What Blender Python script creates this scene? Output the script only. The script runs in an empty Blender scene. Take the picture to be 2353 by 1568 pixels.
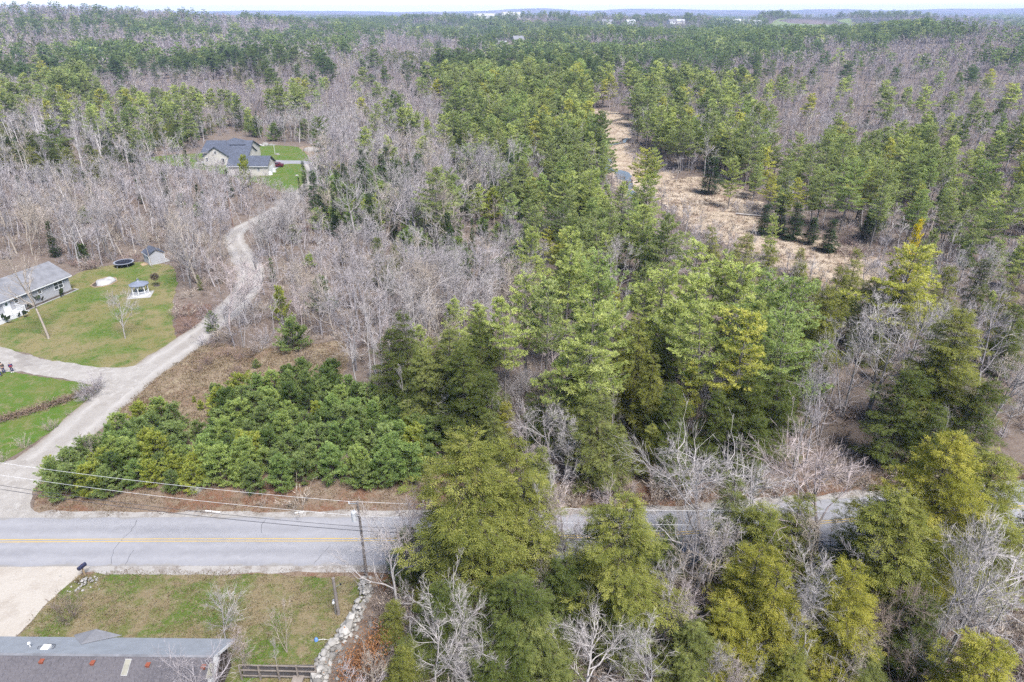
import bpy, bmesh, math, random
import numpy as np
from mathutils import Vector, Matrix

random.seed(7)
RNG = np.random.default_rng(11)
SC = bpy.context.scene
COL = SC.collection

# ------------------------------------------------------------------ camera
FPX = 2353 * 24 / 36; CX, CY = 1176.5, 784.0; CAMH = 46.0
PITCH = math.atan((784 - 25) / FPX); SP, CP = math.sin(PITCH), math.cos(PITCH)
cam_d = bpy.data.cameras.new('camera'); cam = bpy.data.objects.new('camera', cam_d); COL.objects.link(cam)
cam_d.sensor_width = 36; cam_d.lens = 24; cam_d.clip_start = 0.5; cam_d.clip_end = 40000
cam.location = (0, 0, CAMH); cam.rotation_euler = (math.pi / 2 - PITCH, 0, 0)
SC.camera = cam

def G(u, v, z=0.0):
    a = (u - CX) / FPX; b = (v - CY) / FPX
    t = (CAMH - z) / (SP + b * CP)
    return Vector((a * t, t * (CP - b * SP), z))

def proj(x, y, z):
    d = y * CP - (z - CAMH) * SP; up = y * SP + (z - CAMH) * CP
    return CX + FPX * x / d, CY - FPX * up / d, d

# ------------------------------------------------------------------ sky, sun, exposure
SUN_EL, SUN_AZ = math.radians(57), math.radians(146)     # azimuth clockwise from +Y
world = bpy.data.worlds.new('World'); SC.world = world; world.use_nodes = True
wn = world.node_tree; wn.nodes.clear()
sky = wn.nodes.new('ShaderNodeTexSky'); sky.sky_type = 'NISHITA'; sky.sun_disc = False
sky.sun_elevation = SUN_EL; sky.sun_rotation = SUN_AZ; sky.altitude = 50; sky.air_density = 1.0; sky.dust_density = 0.4; sky.ozone_density = 1.2
bg = wn.nodes.new('ShaderNodeBackground'); bg.inputs['Strength'].default_value = 0.056
wo = wn.nodes.new('ShaderNodeOutputWorld')
wn.links.new(sky.outputs[0], bg.inputs[0]); wn.links.new(bg.outputs[0], wo.inputs[0])
sd = bpy.data.lights.new('sun', 'SUN'); sd.energy = 3.1; sd.angle = math.radians(26); sd.color = (1.0, 0.975, 0.955)
sun = bpy.data.objects.new('sun', sd); COL.objects.link(sun); sun.location = (0, 0, 200)
sdir = Vector((math.sin(SUN_AZ) * math.cos(SUN_EL), math.cos(SUN_AZ) * math.cos(SUN_EL), math.sin(SUN_EL)))
sun.rotation_euler = sdir.to_track_quat('Z', 'Y').to_euler()
SC.view_settings.view_transform = 'Standard'; SC.view_settings.look = 'None'
SC.view_settings.gamma = 1.0; SC.view_settings.use_curve_mapping = False
SC.view_settings.exposure = 2.18
SC.render.engine = 'CYCLES'
cy = SC.cycles
cy.max_bounces = 3; cy.diffuse_bounces = 2; cy.glossy_bounces = 1; cy.transmission_bounces = 2; cy.transparent_max_bounces = 8; cy.volume_bounces = 0
cy.caustics_reflective = False; cy.caustics_refractive = False
cy.use_denoising = False
try:
    cy.denoiser = 'OPENIMAGEDENOISE'; cy.denoising_input_passes = 'RGB_ALBEDO_NORMAL'; cy.denoising_prefilter = 'ACCURATE'
except Exception:
    pass
cy.sample_clamp_indirect = 6.0
cy.use_adaptive_sampling = True; cy.adaptive_threshold = 0.022; cy.adaptive_min_samples = 32
SC.render.filter_size = 1.5 if hasattr(SC.render, 'filter_size') else 1.5

# ------------------------------------------------------------------ helpers
def tag(o, label=None, cat=None, group=None, kind=None):
    if label: o['label'] = label
    if cat: o['category'] = cat
    if group: o['group'] = group
    if kind: o['kind'] = kind
    return o

def empty(name, loc=(0, 0, 0), rz=0.0, parent=None):
    o = bpy.data.objects.new(name, None); COL.objects.link(o)
    o.location = loc; o.rotation_euler = (0, 0, rz); o.empty_display_size = 0.2
    if parent: o.parent = parent
    return o

def mesh_np(name, V, faces, mats, attr=None, smooth=False, midx=None):
    """faces: list of int arrays (M,3) or (M,4)"""
    V = np.asarray(V, dtype=np.float32).reshape(-1, 3)
    faces = [np.asarray(f, dtype=np.int32) for f in faces if len(f)]
    me = bpy.data.meshes.new(name)
    nl = sum(f.size for f in faces); nf = sum(len(f) for f in faces)
    me.vertices.add(len(V)); me.vertices.foreach_set('co', V.ravel())
    me.loops.add(nl); me.polygons.add(nf)
    me.loops.foreach_set('vertex_index', np.concatenate([f.ravel() for f in faces]))
    tot = np.concatenate([np.full(len(f), f.shape[1], np.int32) for f in faces])
    st = np.concatenate([[0], np.cumsum(tot)[:-1]]).astype(np.int32)
    me.polygons.foreach_set('loop_start', st)
    try: me.polygons.foreach_set('loop_total', tot)
    except Exception: pass
    if midx is not None: me.polygons.foreach_set('material_index', np.asarray(midx, np.int32))
    me.polygons.foreach_set('use_smooth', np.full(nf, bool(smooth)))
    for m in (mats if isinstance(mats, (list, tuple)) else [mats]): me.materials.append(m)
    if attr is not None:
        a = me.attributes.new('v', 'FLOAT', 'POINT'); a.data.foreach_set('value', np.asarray(attr, np.float32))
    me.update(calc_edges=True)
    return me

def add(name, me, parent=None, loc=(0, 0, 0), rz=0.0):
    o = bpy.data.objects.new(name, me); COL.objects.link(o)
    o.location = loc; o.rotation_euler = (0, 0, rz)
    if parent: o.parent = parent
    return o

class MB:
    """small mesh collector: boxes, bars, tubes, polygons -> one mesh object"""
    def __init__(s): s.v = []; s.f = []
    def _add(s, vs, fs):
        n = len(s.v); s.v += [tuple(q) for q in vs]; s.f += [tuple(i + n for i in f) for f in fs]; return s
    def box(s, x0, x1, y0, y1, z0, z1):
        return s._add([(x0,y0,z0),(x1,y0,z0),(x1,y1,z0),(x0,y1,z0),(x0,y0,z1),(x1,y0,z1),(x1,y1,z1),(x0,y1,z1)],
                      [(0,3,2,1),(4,5,6,7),(0,1,5,4),(1,2,6,5),(2,3,7,6),(3,0,4,7)])
    def bar(s, a, b, w, h=None, up=(0, 0, 1)):
        a, b = Vector(a), Vector(b); h = w if h is None else h
        d = (b - a).normalized(); u = Vector(up)
        if abs(d.dot(u)) > 0.98: u = Vector((1, 0, 0))
        r = d.cross(u).normalized(); u = r.cross(d)
        q = []
        for p in (a, b):
            for i, j in ((-1,-1),(1,-1),(1,1),(-1,1)): q.append(p + r * (w / 2 * i) + u * (h / 2 * j))
        return s._add(q, [(3,2,1,0),(4,5,6,7),(0,1,5,4),(1,2,6,5),(2,3,7,6),(3,0,4,7)])
    def tube(s, pts, radii, n=8, cap=True):
        pts = [Vector(p) for p in pts]
        if not isinstance(radii, (list, tuple)): radii = [radii] * len(pts)
        rings = []
        base = len(s.v); ref = None
        for i, p in enumerate(pts):
            d = (pts[min(i + 1, len(pts) - 1)] - pts[max(i - 1, 0)]).normalized()
            if ref is None: ref = Vector((1, 0, 0)) if abs(d.x) < 0.9 else Vector((0, 1, 0))
            r = (ref - d * ref.dot(d)).normalized(); ref = r; u = d.cross(r)
            for k in range(n):
                a = 2 * math.pi * k / n
                s.v.append(tuple(p + (r * math.cos(a) + u * math.sin(a)) * radii[i]))
        for i in range(len(pts) - 1):
            for k in range(n):
                a0 = base + i * n + k; a1 = base + i * n + (k + 1) % n
                s.f.append((a0, a1, a1 + n, a0 + n))
        if cap:
            s.f.append(tuple(base + k for k in reversed(range(n))))
            s.f.append(tuple(base + (len(pts) - 1) * n + k for k in range(n)))
        return s
    def poly(s, pts): return s._add(pts, [tuple(range(len(pts)))])
    def slab(s, pts, t):
        """planar polygon given thickness t along its normal (downwards)"""
        P = [Vector(p) for p in pts]; n = (P[1] - P[0]).cross(P[2] - P[0]).normalized()
        k = len(P); Q = [p - n * t for p in P]
        return s._add(P + Q, [tuple(range(k)), tuple(reversed(range(k, 2 * k)))] + [(i, i + k, (i + 1) % k + k, (i + 1) % k) for i in range(k)])
    def mesh(s, name, mat, smooth=False):
        me = bpy.data.meshes.new(name); me.from_pydata(s.v, [], s.f); me.update()
        me.materials.append(mat)
        if smooth:
            for p in me.polygons: p.use_smooth = True
        return me
    def build(s, name, mat, parent=None, loc=(0, 0, 0), rz=0.0, smooth=False):
        return add(name, s.mesh(name, mat, smooth), parent, loc, rz)

# ------------------------------------------------------------------ materials
KA = 0.64      # the photograph is exposed for the shaded woods: stone, paint, bark and soil keep their real, darker albedo
def kc(c): return tuple(x * KA for x in c)

def _mat(name):
    m = bpy.data.materials.new(name); m.use_nodes = True; nt = m.node_tree; nt.nodes.clear()
    out = nt.nodes.new('ShaderNodeOutputMaterial'); return m, nt, out

def N(nt, t, **kw):
    n = nt.nodes.new(t)
    for k, v in kw.items(): setattr(n, k, v)
    return n

def ramp(nt, fac, stops):
    r = N(nt, 'ShaderNodeValToRGB'); e = r.color_ramp.elements
    while len(e) < len(stops): e.new(0.5)
    for i, (p, c) in enumerate(stops): e[i].position = p; e[i].color = (*c, 1)
    nt.links.new(fac, r.inputs[0]); return r.outputs[0]

def noise(nt, vec, scale, detail=4, rough=0.6, dist=0.0):
    n = N(nt, 'ShaderNodeTexNoise'); n.inputs['Scale'].default_value = scale; n.inputs['Detail'].default_value = detail
    n.inputs['Roughness'].default_value = rough; n.inputs['Distortion'].default_value = dist
    if vec is not None: nt.links.new(vec, n.inputs['Vector'])
    return n.outputs[0]

def mixc(nt, fac, a, b, mode='MIX'):
    m = N(nt, 'ShaderNodeMix', data_type='RGBA', blend_type=mode)
    if isinstance(fac, (int, float)): m.inputs[0].default_value = fac
    else: nt.links.new(fac, m.inputs[0])
    for s, x in ((m.inputs[6], a), (m.inputs[7], b)):
        if isinstance(x, tuple): s.default_value = (*x, 1)
        else: nt.links.new(x, s)
    return m.outputs[2]

def maprange(nt, x, a, b, c=0.0, d=1.0):
    m = N(nt, 'ShaderNodeMapRange'); nt.links.new(x, m.inputs[0])
    for i, q in enumerate((a, b, c, d)): m.inputs[i + 1].default_value = q
    return m.outputs[0]

def bump(nt, h, strength=0.4, dist=0.1):
    b = N(nt, 'ShaderNodeBump'); b.inputs['Strength'].default_value = strength; b.inputs['Distance'].default_value = dist
    nt.links.new(h, b.inputs['Height']); return b.outputs[0]

def wpos(nt): return N(nt, 'ShaderNodeNewGeometry').outputs['Position']
def opos(nt): return N(nt, 'ShaderNodeTexCoord').outputs['Object']

def mat_plain(name, col, rough=0.8, var=0.15, scale=3.0, col2=None, bumpy=0.0, metal=0.0, spec=0.3, obj=True):
    """solid procedural colour with soft mottling"""
    col = kc(col); col2 = kc(col2) if col2 else None
    m, nt, out = _mat(name)
    b = N(nt, 'ShaderNodeBsdfPrincipled'); b.inputs['Roughness'].default_value = rough; b.inputs['Metallic'].default_value = metal
    b.inputs['Specular IOR Level'].default_value = spec
    vec = opos(nt) if obj else wpos(nt)
    f = noise(nt, vec, scale, 5, 0.65)
    c2 = col2 or tuple(x * (1 - var * 1.6) for x in col)
    c1 = col if col2 else tuple(min(1, x * (1 + var * 0.6)) for x in col)
    nt.links.new(ramp(nt, f, [(0.3, c2), (0.7, c1)]), b.inputs['Base Color'])
    if bumpy: nt.links.new(bump(nt, noise(nt, vec, scale * 6, 4), bumpy, 0.05), b.inputs['Normal'])
    nt.links.new(b.outputs[0], out.inputs[0]); return m

def mat_ground(name, layers, rough=0.95, bumps=((1.2, 0.5), (6.0, 0.3))):
    """layers: [(noise scale, detail, lo, hi, colour)], first is (colour,)"""
    m, nt, out = _mat(name)
    b = N(nt, 'ShaderNodeBsdfPrincipled'); b.inputs['Roughness'].default_value = rough; b.inputs['Specular IOR Level'].default_value = 0.1
    p = wpos(nt); layers = [(kc(layers[0][0]),)] + [(*l[:4], kc(l[4])) for l in layers[1:]]; c = layers[0][0]
    for i, (sc, det, lo, hi, col) in enumerate(layers[1:]):
        mp = N(nt, 'ShaderNodeMapping'); mp.inputs['Location'].default_value = (i * 31.7, i * 17.3, 0); nt.links.new(p, mp.inputs[0])
        f = maprange(nt, noise(nt, mp.outputs[0], sc, det, 0.65, 0.3), lo, hi)
        c = mixc(nt, f, c, col)
    nt.links.new(c if not isinstance(c, tuple) else mixc(nt, 0.0, c, c), b.inputs['Base Color'])
    h = None
    for sc, st in bumps:
        x = noise(nt, p, sc, 5, 0.7)
        mm = N(nt, 'ShaderNodeMath', operation='MULTIPLY'); nt.links.new(x, mm.inputs[0]); mm.inputs[1].default_value = st
        if h is None: h = mm.outputs[0]
        else:
            a = N(nt, 'ShaderNodeMath', operation='ADD'); nt.links.new(h, a.inputs[0]); nt.links.new(mm.outputs[0], a.inputs[1]); h = a.outputs[0]
    if h is not None: nt.links.new(bump(nt, h, 0.55, 0.35), b.inputs['Normal'])
    nt.links.new(b.outputs[0], out.inputs[0]); return m, nt, b, p

def mat_foliage(name, ca, cb, trans=0.32, cc=None, wood=False):
    """needle/leaf colour: each clump picks between ca and cb; the tree's own tint multiplies it"""
    m, nt, out = _mat(name)
    at = N(nt, 'ShaderNodeAttribute', attribute_type='GEOMETRY', attribute_name='v')
    tn = N(nt, 'ShaderNodeAttribute', attribute_type='INSTANCER', attribute_name='tint')
    if wood: ca, cb, cc = kc(ca), kc(cb), (kc(cc) if cc else None)
    st = [(0.0, ca), (1.0, cb)] if cc is None else [(0.0, ca), (0.6, cb), (1.0, cc)]
    c = ramp(nt, at.outputs['Fac'], st)
    c = mixc(nt, 1.0, c, tn.outputs['Color'], 'MULTIPLY')
    d = N(nt, 'ShaderNodeBsdfDiffuse'); t = N(nt, 'ShaderNodeBsdfTranslucent'); mx = N(nt, 'ShaderNodeMixShader')
    nt.links.new(c, d.inputs[0]); nt.links.new(mixc(nt, 1.0, c, (1.0, 1.0, 0.75), 'MULTIPLY'), t.inputs[0])
    mx.inputs[0].default_value = trans
    nt.links.new(d.outputs[0], mx.inputs[1]); nt.links.new(t.outputs[0], mx.inputs[2]); nt.links.new(mx.outputs[0], out.inputs[0])
    return m

def mat_bark(name, ca, cb, scale=2.0, tinted=True, bands=False):
    ca, cb = kc(ca), kc(cb)
    m, nt, out = _mat(name)
    p = opos(nt); f = noise(nt, p, scale, 4, 0.7)
    if bands:
        mp = N(nt, 'ShaderNodeMapping'); mp.inputs['Scale'].default_value = (1.2, 1.2, 9); nt.links.new(p, mp.inputs[0])
        f = maprange(nt, noise(nt, mp.outputs[0], 1.6, 3, 0.6), 0.30, 0.42)
    c = ramp(nt, f, [(0.25, ca), (0.75, cb)])
    if tinted:
        tn = N(nt, 'ShaderNodeAttribute', attribute_type='INSTANCER', attribute_name='tint')
        c = mixc(nt, 1.0, c, tn.outputs['Color'], 'MULTIPLY')
    d = N(nt, 'ShaderNodeBsdfDiffuse'); nt.links.new(c, d.inputs[0]); nt.links.new(d.outputs[0], out.inputs[0])
    return m
# ------------------------------------------------------------------ terrain
def sstep(a, b, x):
    t = np.clip((x - a) / (b - a), 0, 1); return t * t * (3 - 2 * t)

def vnoise(x, y, sc, seed=0):
    """smooth value noise, vectorised"""
    x = np.asarray(x, float) / sc + seed * 13.7; y = np.asarray(y, float) / sc + seed * 7.1
    xi = np.floor(x); yi = np.floor(y); fx = x - xi; fy = y - yi
    fx = fx * fx * (3 - 2 * fx); fy = fy * fy * (3 - 2 * fy)
    def h(a, b):
        q = np.sin(a * 127.1 + b * 311.7 + seed * 74.7) * 43758.5453; return q - np.floor(q)
    return (h(xi, yi) * (1 - fx) + h(xi + 1, yi) * fx) * (1 - fy) + (h(xi, yi + 1) * (1 - fx) + h(xi + 1, yi + 1) * fx) * fy

def TH(x, y):
    x = np.asarray(x, float); y = np.asarray(y, float); r = np.hypot(x, y)
    g = lambda cx, cy, sx, sy: np.exp(-(((x - cx) / sx) ** 2 + ((y - cy) / sy) ** 2))
    z = 40 * g(-860, 1080, 430, 420) + 10 * g(-420, 1500, 300, 500) + 15 * g(640, 800, 300, 300) + 9 * g(720, 1950, 330, 330)
    z = z + 13 * g(1100, 2100, 500, 300) + 14 * g(-40, 1900, 260, 190) + 13 * g(430, 1830, 520, 170)
    z = z * sstep(360, 800, r)
    z = z + (16 * (vnoise(x, y, 330, 61) - .5) + 7 * (vnoise(x, y, 140, 62) - .5)) * sstep(430, 950, r)
    far = sstep(2300, 6000, r) * (14 + 12 * (vnoise(x, y, 1500, 3) - 0.5) * 2 + 7 * (vnoise(x, y, 520, 5) - 0.5) * 2)
    far = far + sstep(5200, 7600, r) * (38 * g(150, 8000, 420, 900) + 36 * g(1250, 7600, 800, 900) + 36 * g(4700, 7000, 1200, 1400) + 26 * vnoise(x, y, 1700, 9) + 12 * g(-1800, 8000, 900, 900))
    return z + far

def cat_rom(pts, step=1.0):
    P = [Vector((p[0], p[1])) for p in pts]; P = [P[0] * 2 - P[1]] + P + [P[-1] * 2 - P[-2]]; out = []
    for i in range(1, len(P) - 2):
        a, b, c, d = P[i - 1:i + 3]; n = max(2, int((c - b).length / step))
        for k in range(n):
            t = k / n
            out.append(0.5 * ((2 * b) + (c - a) * t + (2 * a - 5 * b + 4 * c - d) * t * t + (3 * b - a - 3 * c + d) * t ** 3))
    out.append(P[-2]); return out

def in_poly(x, y, poly):
    x = np.asarray(x, float); y = np.asarray(y, float); inside = np.zeros(x.shape, bool); n = len(poly)
    for i in range(n):
        x0, y0 = poly[i][0], poly[i][1]; x1, y1 = poly[(i + 1) % n][0], poly[(i + 1) % n][1]
        if y0 == y1: continue
        c = ((y0 > y) != (y1 > y)) & (x < (x1 - x0) * (y - y0) / (y1 - y0) + x0); inside ^= c
    return inside

def poly_px(pts, z=0.0): return [tuple(G(u, v, z)[:2]) for u, v in pts]

def ragged(poly, step=0.6, amp=0.35, seed=1, smooth=True):
    """outline resampled and roughened at two scales"""
    P = [Vector(p) for p in poly]; n = len(P); out = []
    loop = []
    for i in range(n):
        a, b, c, d = P[i - 1], P[i], P[(i + 1) % n], P[(i + 2) % n]; m = max(2, int((c - b).length / step))
        for k in range(m):
            t = k / m
            q = b.lerp(c, t)
            if smooth: q = q.lerp(0.5 * ((2 * b) + (c - a) * t + (2 * a - 5 * b + 4 * c - d) * t * t + (3 * b - a - 3 * c + d) * t ** 3), 0.8)
            loop.append(q)
    m = len(loop)
    for i, q in enumerate(loop):
        t = (loop[(i + 1) % m] - loop[i - 1]);
        if t.length < 1e-6: continue
        t.normalize(); nrm = Vector((t.y, -t.x))
        s = amp * (1.6 * (float(vnoise(q.x, q.y, 4.0, seed)) - 0.5) + 1.3 * (float(vnoise(q.x, q.y, 1.1, seed + 4)) - 0.5) + random.uniform(-.28, .28))
        out.append(q + nrm * s)
    return out

from mathutils.geometry import delaunay_2d_cdt
def sheet(name, poly, z, mat, step=0.6, amp=0.35, seed=1, kind='structure', smooth=True, label=None, follow=False):
    L = ragged(poly, step, amp, seed, smooth) if amp is not None else [Vector(p) for p in poly]
    n = len(L)
    v, e, f, *_ = delaunay_2d_cdt(L, [(i, (i + 1) % n) for i in range(n)], [], 1, 1e-4)
    zz = TH([q.x for q in v], [q.y for q in v]) if follow else np.zeros(len(v))
    me = bpy.data.meshes.new(name); me.from_pydata([(q.x, q.y, z + float(h)) for q, h in zip(v, zz)], [], [tuple(x) for x in f]); me.update(); me.materials.append(mat)
    for p in me.polygons:
        if p.normal.z < 0: p.flip()
    o = add(name, me); o['kind'] = kind
    if label: o['label'] = label
    return o

def ribbon(name, line, wl, wr, z, mat, jit=0.0, seed=2, kind='structure', label=None):
    """strip along a centre line; wl/wr may be lists"""
    V, Fc = [], []; n = len(line)
    for i, q in enumerate(line):
        t = (line[min(i + 1, n - 1)] - line[max(i - 1, 0)]).normalized(); nr = Vector((t.y, -t.x))
        a = wl[i] if isinstance(wl, (list, np.ndarray)) else wl; b = wr[i] if isinstance(wr, (list, np.ndarray)) else wr
        if jit:
            a = a + jit * (float(vnoise(q.x, q.y, 1.5, seed)) - .5) * 2 + random.uniform(-.3, .3) * jit; b = b + jit * (float(vnoise(q.x, q.y, 1.5, seed + 9)) - .5) * 2 + random.uniform(-.3, .3) * jit
        l = q - nr * a; r = q + nr * b
        V += [(l.x, l.y, z), (r.x, r.y, z)]
        if i: k = 2 * i; Fc.append((k - 2, k - 1, k + 1, k))
    me = bpy.data.meshes.new(name); me.from_pydata(V, [], Fc); me.update(); me.materials.append(mat)
    if me.polygons and me.polygons[0].normal.z < 0: me.flip_normals()
    at_ = me.attributes.new('c', 'FLOAT', 'POINT'); at_.data.foreach_set('value', np.tile([-1.0, 1.0], n).astype(np.float32))
    o = add(name, me)
    if kind: o['kind'] = kind
    if label: o['label'] = label
    return o

# ground: leaf litter, with far forest floor
M_GROUND, nt, b, p = mat_ground('leaf_litter', [((0.132, 0.104, 0.088),), (0.09, 5, 0.40, 0.62, (0.172, 0.140, 0.118)), (0.9, 6, 0.45, 0.70, (0.090, 0.060, 0.045)),
                                (0.035, 4, 0.50, 0.70, (0.155, 0.125, 0.105)), (5.0, 5, 0.50, 0.78, (0.26, 0.20, 0.15))], bumps=((0.7, 0.8), (4.5, 0.5)))
# beyond four kilometres single trees cannot be told apart: woodland colour of bare and evergreen stands
sx = N(nt, 'ShaderNodeVectorMath', operation='LENGTH'); nt.links.new(p, sx.inputs[0])
ff = noise(nt, p, 0.0045, 7, 0.68, 0.4)
fc = ramp(nt, ff, [(0.40, kc((0.030, 0.050, 0.030))), (0.50, kc((0.075, 0.070, 0.068))), (0.62, kc((0.14, 0.115, 0.115)))])
old = b.inputs['Base Color'].links[0].from_socket
nt.links.new(mixc(nt, maprange(nt, sx.outputs['Value'], 700, 2200), old, fc), b.inputs['Base Color'])

rr = np.concatenate([[0.0], np.geomspace(18, 13500, 150)]); na = 288
th = np.linspace(0, 2 * np.pi, na, endpoint=False)
X = (rr[1:, None] * np.sin(th)[None]).ravel(); Y = (rr[1:, None] * np.cos(th)[None]).ravel()
Zg = TH(X, Y)
Vg = np.vstack([[[0, 0, 0]], np.stack([X, Y, Zg], 1)])
i = np.arange(na); tri = np.stack([np.zeros(na, int), 1 + (i + 1) % na, 1 + i], 1)
k = np.arange(len(rr) - 2)[:, None] * na + 1
q = np.stack([k + i, k + (i + 1) % na, k + na + (i + 1) % na, k + na + i], -1).reshape(-1, 4)
ground = add('ground', mesh_np('ground', Vg, [tri, q], M_GROUND, smooth=True)); ground['kind'] = 'structure'

# ------------------------------------------------------------------ surface materials
M_ASPH, nt, b, p = mat_ground('worn_asphalt', [((0.250, 0.247, 0.264),), (0.18, 4, 0.42, 0.66, (0.222, 0.219, 0.236)), (1.6, 5, 0.50, 0.72, (0.278, 0.274, 0.288)), (0.5, 6, 0.58, 0.70, (0.205, 0.202, 0.216)), (14.0, 3, 0.5, 0.8, (0.205, 0.203, 0.216))], rough=0.9, bumps=((16.0, 0.12),))
def lane_wear(nt, b, p, light, dark, edge, at0, f0=0.5):
    """worn wheel paths, darker strip between them and a dirty edge, from the distance across the carriageway"""
    at = N(nt, 'ShaderNodeAttribute', attribute_type='GEOMETRY', attribute_name='c'); ab = N(nt, 'ShaderNodeMath', operation='ABSOLUTE'); nt.links.new(at.outputs['Fac'], ab.inputs[0])
    nz = maprange(nt, noise(nt, p, 0.6, 4, 0.6), 0.3, 0.7, -0.09, 0.09); ad = N(nt, 'ShaderNodeMath', operation='ADD'); nt.links.new(ab.outputs[0], ad.inputs[0]); nt.links.new(nz, ad.inputs[1])
    old = b.inputs['Base Color'].links[0].from_socket
    w = ramp(nt, ad.outputs[0], at0); br = maprange(nt, noise(nt, p, 0.25, 4, 0.6), 0.35, 0.65, 0.4 * f0, f0)
    m1 = N(nt, 'ShaderNodeMath', operation='MULTIPLY'); sp = N(nt, 'ShaderNodeSeparateColor'); nt.links.new(w, sp.inputs[0]); nt.links.new(sp.outputs[0], m1.inputs[0]); nt.links.new(br, m1.inputs[1])
    light, dark, edge = kc(light), kc(dark), kc(edge); c = mixc(nt, m1.outputs[0], old, light); m2 = N(nt, 'ShaderNodeMath', operation='MULTIPLY'); nt.links.new(sp.outputs[1], m2.inputs[0]); nt.links.new(br, m2.inputs[1]); c = mixc(nt, m2.outputs[0], c, dark)
    c = mixc(nt, sp.outputs[2], c, edge); nt.links.new(c, b.inputs['Base Color'])
lane_wear(nt, b, p, (0.295, 0.29, 0.304), (0.20, 0.197, 0.21), (0.22, 0.205, 0.19), [(0.0, (0, .3, 0)), (0.22, (1, 0, 0)), (0.48, (0, 1, 0)), (0.72, (1, 0, 0)), (0.93, (0, .2, 0)), (1.0, (0, 0, .8))], .6)
M_GRAVEL, nt, b, p = mat_ground('pale_gravel', [((0.315, 0.292, 0.270),), (0.35, 5, 0.42, 0.65, (0.258, 0.235, 0.214)), (3.0, 6, 0.48, 0.72, (0.350, 0.330, 0.308)), (11.0, 4, 0.5, 0.75, (0.20, 0.185, 0.17))], bumps=((3.0, 0.25), (14.0, 0.2)))
lane_wear(nt, b, p, (0.375, 0.352, 0.33), (0.225, 0.20, 0.178), (0.175, 0.14, 0.105), [(0.0, (0, .7, 0)), (0.22, (0, .4, 0)), (0.48, (1, 0, 0)), (0.70, (.2, .2, 0)), (0.88, (0, .5, .1)), (1.0, (0, 0, .75))], .8)
M_GRAVEL2, *_ = mat_ground('loose_gravel', [((0.315, 0.292, 0.270),), (0.35, 5, 0.42, 0.65, (0.258, 0.235, 0.214)), (1.1, 6, 0.5, 0.66, (0.365, 0.343, 0.32)), (0.15, 6, 0.55, 0.66, (0.215, 0.195, 0.18)), (11.0, 4, 0.5, 0.75, (0.20, 0.185, 0.17))], bumps=((3.0, 0.25), (14.0, 0.2)))
M_SHOULDER, *_ = mat_ground('roadside_grit', [((0.30, 0.28, 0.262),), (0.9, 6, 0.45, 0.62, (0.19, 0.165, 0.145)), (6.0, 5, 0.5, 0.75, (0.36, 0.345, 0.33))], bumps=((8.0, 0.3),))
M_YARDDRIVE, *_ = mat_ground('sandy_drive', [((0.36, 0.325, 0.285),), (0.5, 6, 0.45, 0.65, (0.305, 0.268, 0.23)), (7.0, 5, 0.5, 0.75, (0.42, 0.39, 0.355))], bumps=((5.0, 0.3),))
M_LAWN, *_ = mat_ground('spring_lawn', [((0.084, 0.128, 0.024),), (0.11, 5, 0.42, 0.54, (0.195, 0.162, 0.082)), (0.05, 4, 0.50, 0.60, (0.165, 0.145, 0.060)), (0.35, 6, 0.50, 0.66, (0.060, 0.112, 0.018)), (1.6, 6, 0.50, 0.72, (0.165, 0.150, 0.062)), (7.0, 5, 0.52, 0.75, (0.10, 0.125, 0.035))], bumps=((2.0, 0.4), (9.0, 0.35)))
M_LAWN2, *_ = mat_ground('green_lawn', [((0.070, 0.125, 0.018),), (0.20, 5, 0.46, 0.62, (0.108, 0.128, 0.032)), (0.8, 6, 0.5, 0.64, (0.150, 0.145, 0.060)), (4.0, 6, 0.5, 0.74, (0.055, 0.105, 0.016))], bumps=((2.0, 0.35), (9.0, 0.3)))
M_YARD, *_ = mat_ground('patchy_yard', [((0.190, 0.150, 0.088),), (0.22, 6, 0.47, 0.56, (0.072, 0.115, 0.018)), (0.55, 6, 0.48, 0.60, (0.112, 0.122, 0.038)), (1.7, 6, 0.52, 0.68, (0.215, 0.182, 0.115)), (0.9, 7, 0.60, 0.70, (0.110, 0.080, 0.052)), (6.0, 5, 0.5, 0.72, (0.15, 0.128, 0.066))], bumps=((1.5, 0.6), (6.0, 0.6)))
M_DRY, *_ = mat_ground('dry_grass', [((0.215, 0.165, 0.112),), (0.16, 5, 0.45, 0.60, (0.175, 0.120, 0.082)), (0.6, 6, 0.50, 0.66, (0.265, 0.215, 0.145)), (1.5, 6, 0.56, 0.70, (0.115, 0.072, 0.050)), (7.0, 5, 0.52, 0.75, (0.27, 0.22, 0.155))], bumps=((1.4, 0.7), (6.0, 0.6)))
M_VERGE, *_ = mat_ground('verge_thatch', [((0.185, 0.135, 0.098),), (0.22, 5, 0.45, 0.58, (0.160, 0.082, 0.050)), (0.8, 6, 0.50, 0.66, (0.225, 0.180, 0.130)), (2.0, 6, 0.56, 0.70, (0.105, 0.068, 0.048)), (8.0, 5, 0.54, 0.76, (0.28, 0.245, 0.20))], bumps=((1.8, 0.6), (8.0, 0.6)))
M_BED, *_ = mat_ground('red_brown_mulch', [((0.130, 0.085, 0.065),), (0.8, 6, 0.45, 0.65, (0.165, 0.112, 0.085)), (5.0, 5, 0.5, 0.75, (0.085, 0.042, 0.030))], bumps=((2.0, 0.7), (8.0, 0.6)))
M_MARSH, *_ = mat_ground('matted_sedge', [((0.375, 0.300, 0.222),), (0.07, 5, 0.44, 0.62, (0.425, 0.350, 0.270)), (0.22, 6, 0.48, 0.62, (0.240, 0.170, 0.125)), (0.9, 6, 0.56, 0.70, (0.150, 0.095, 0.070)), (4.0, 5, 0.5, 0.72, (0.43, 0.36, 0.28))], bumps=((1.0, 0.8), (5.0, 0.6)))
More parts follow.
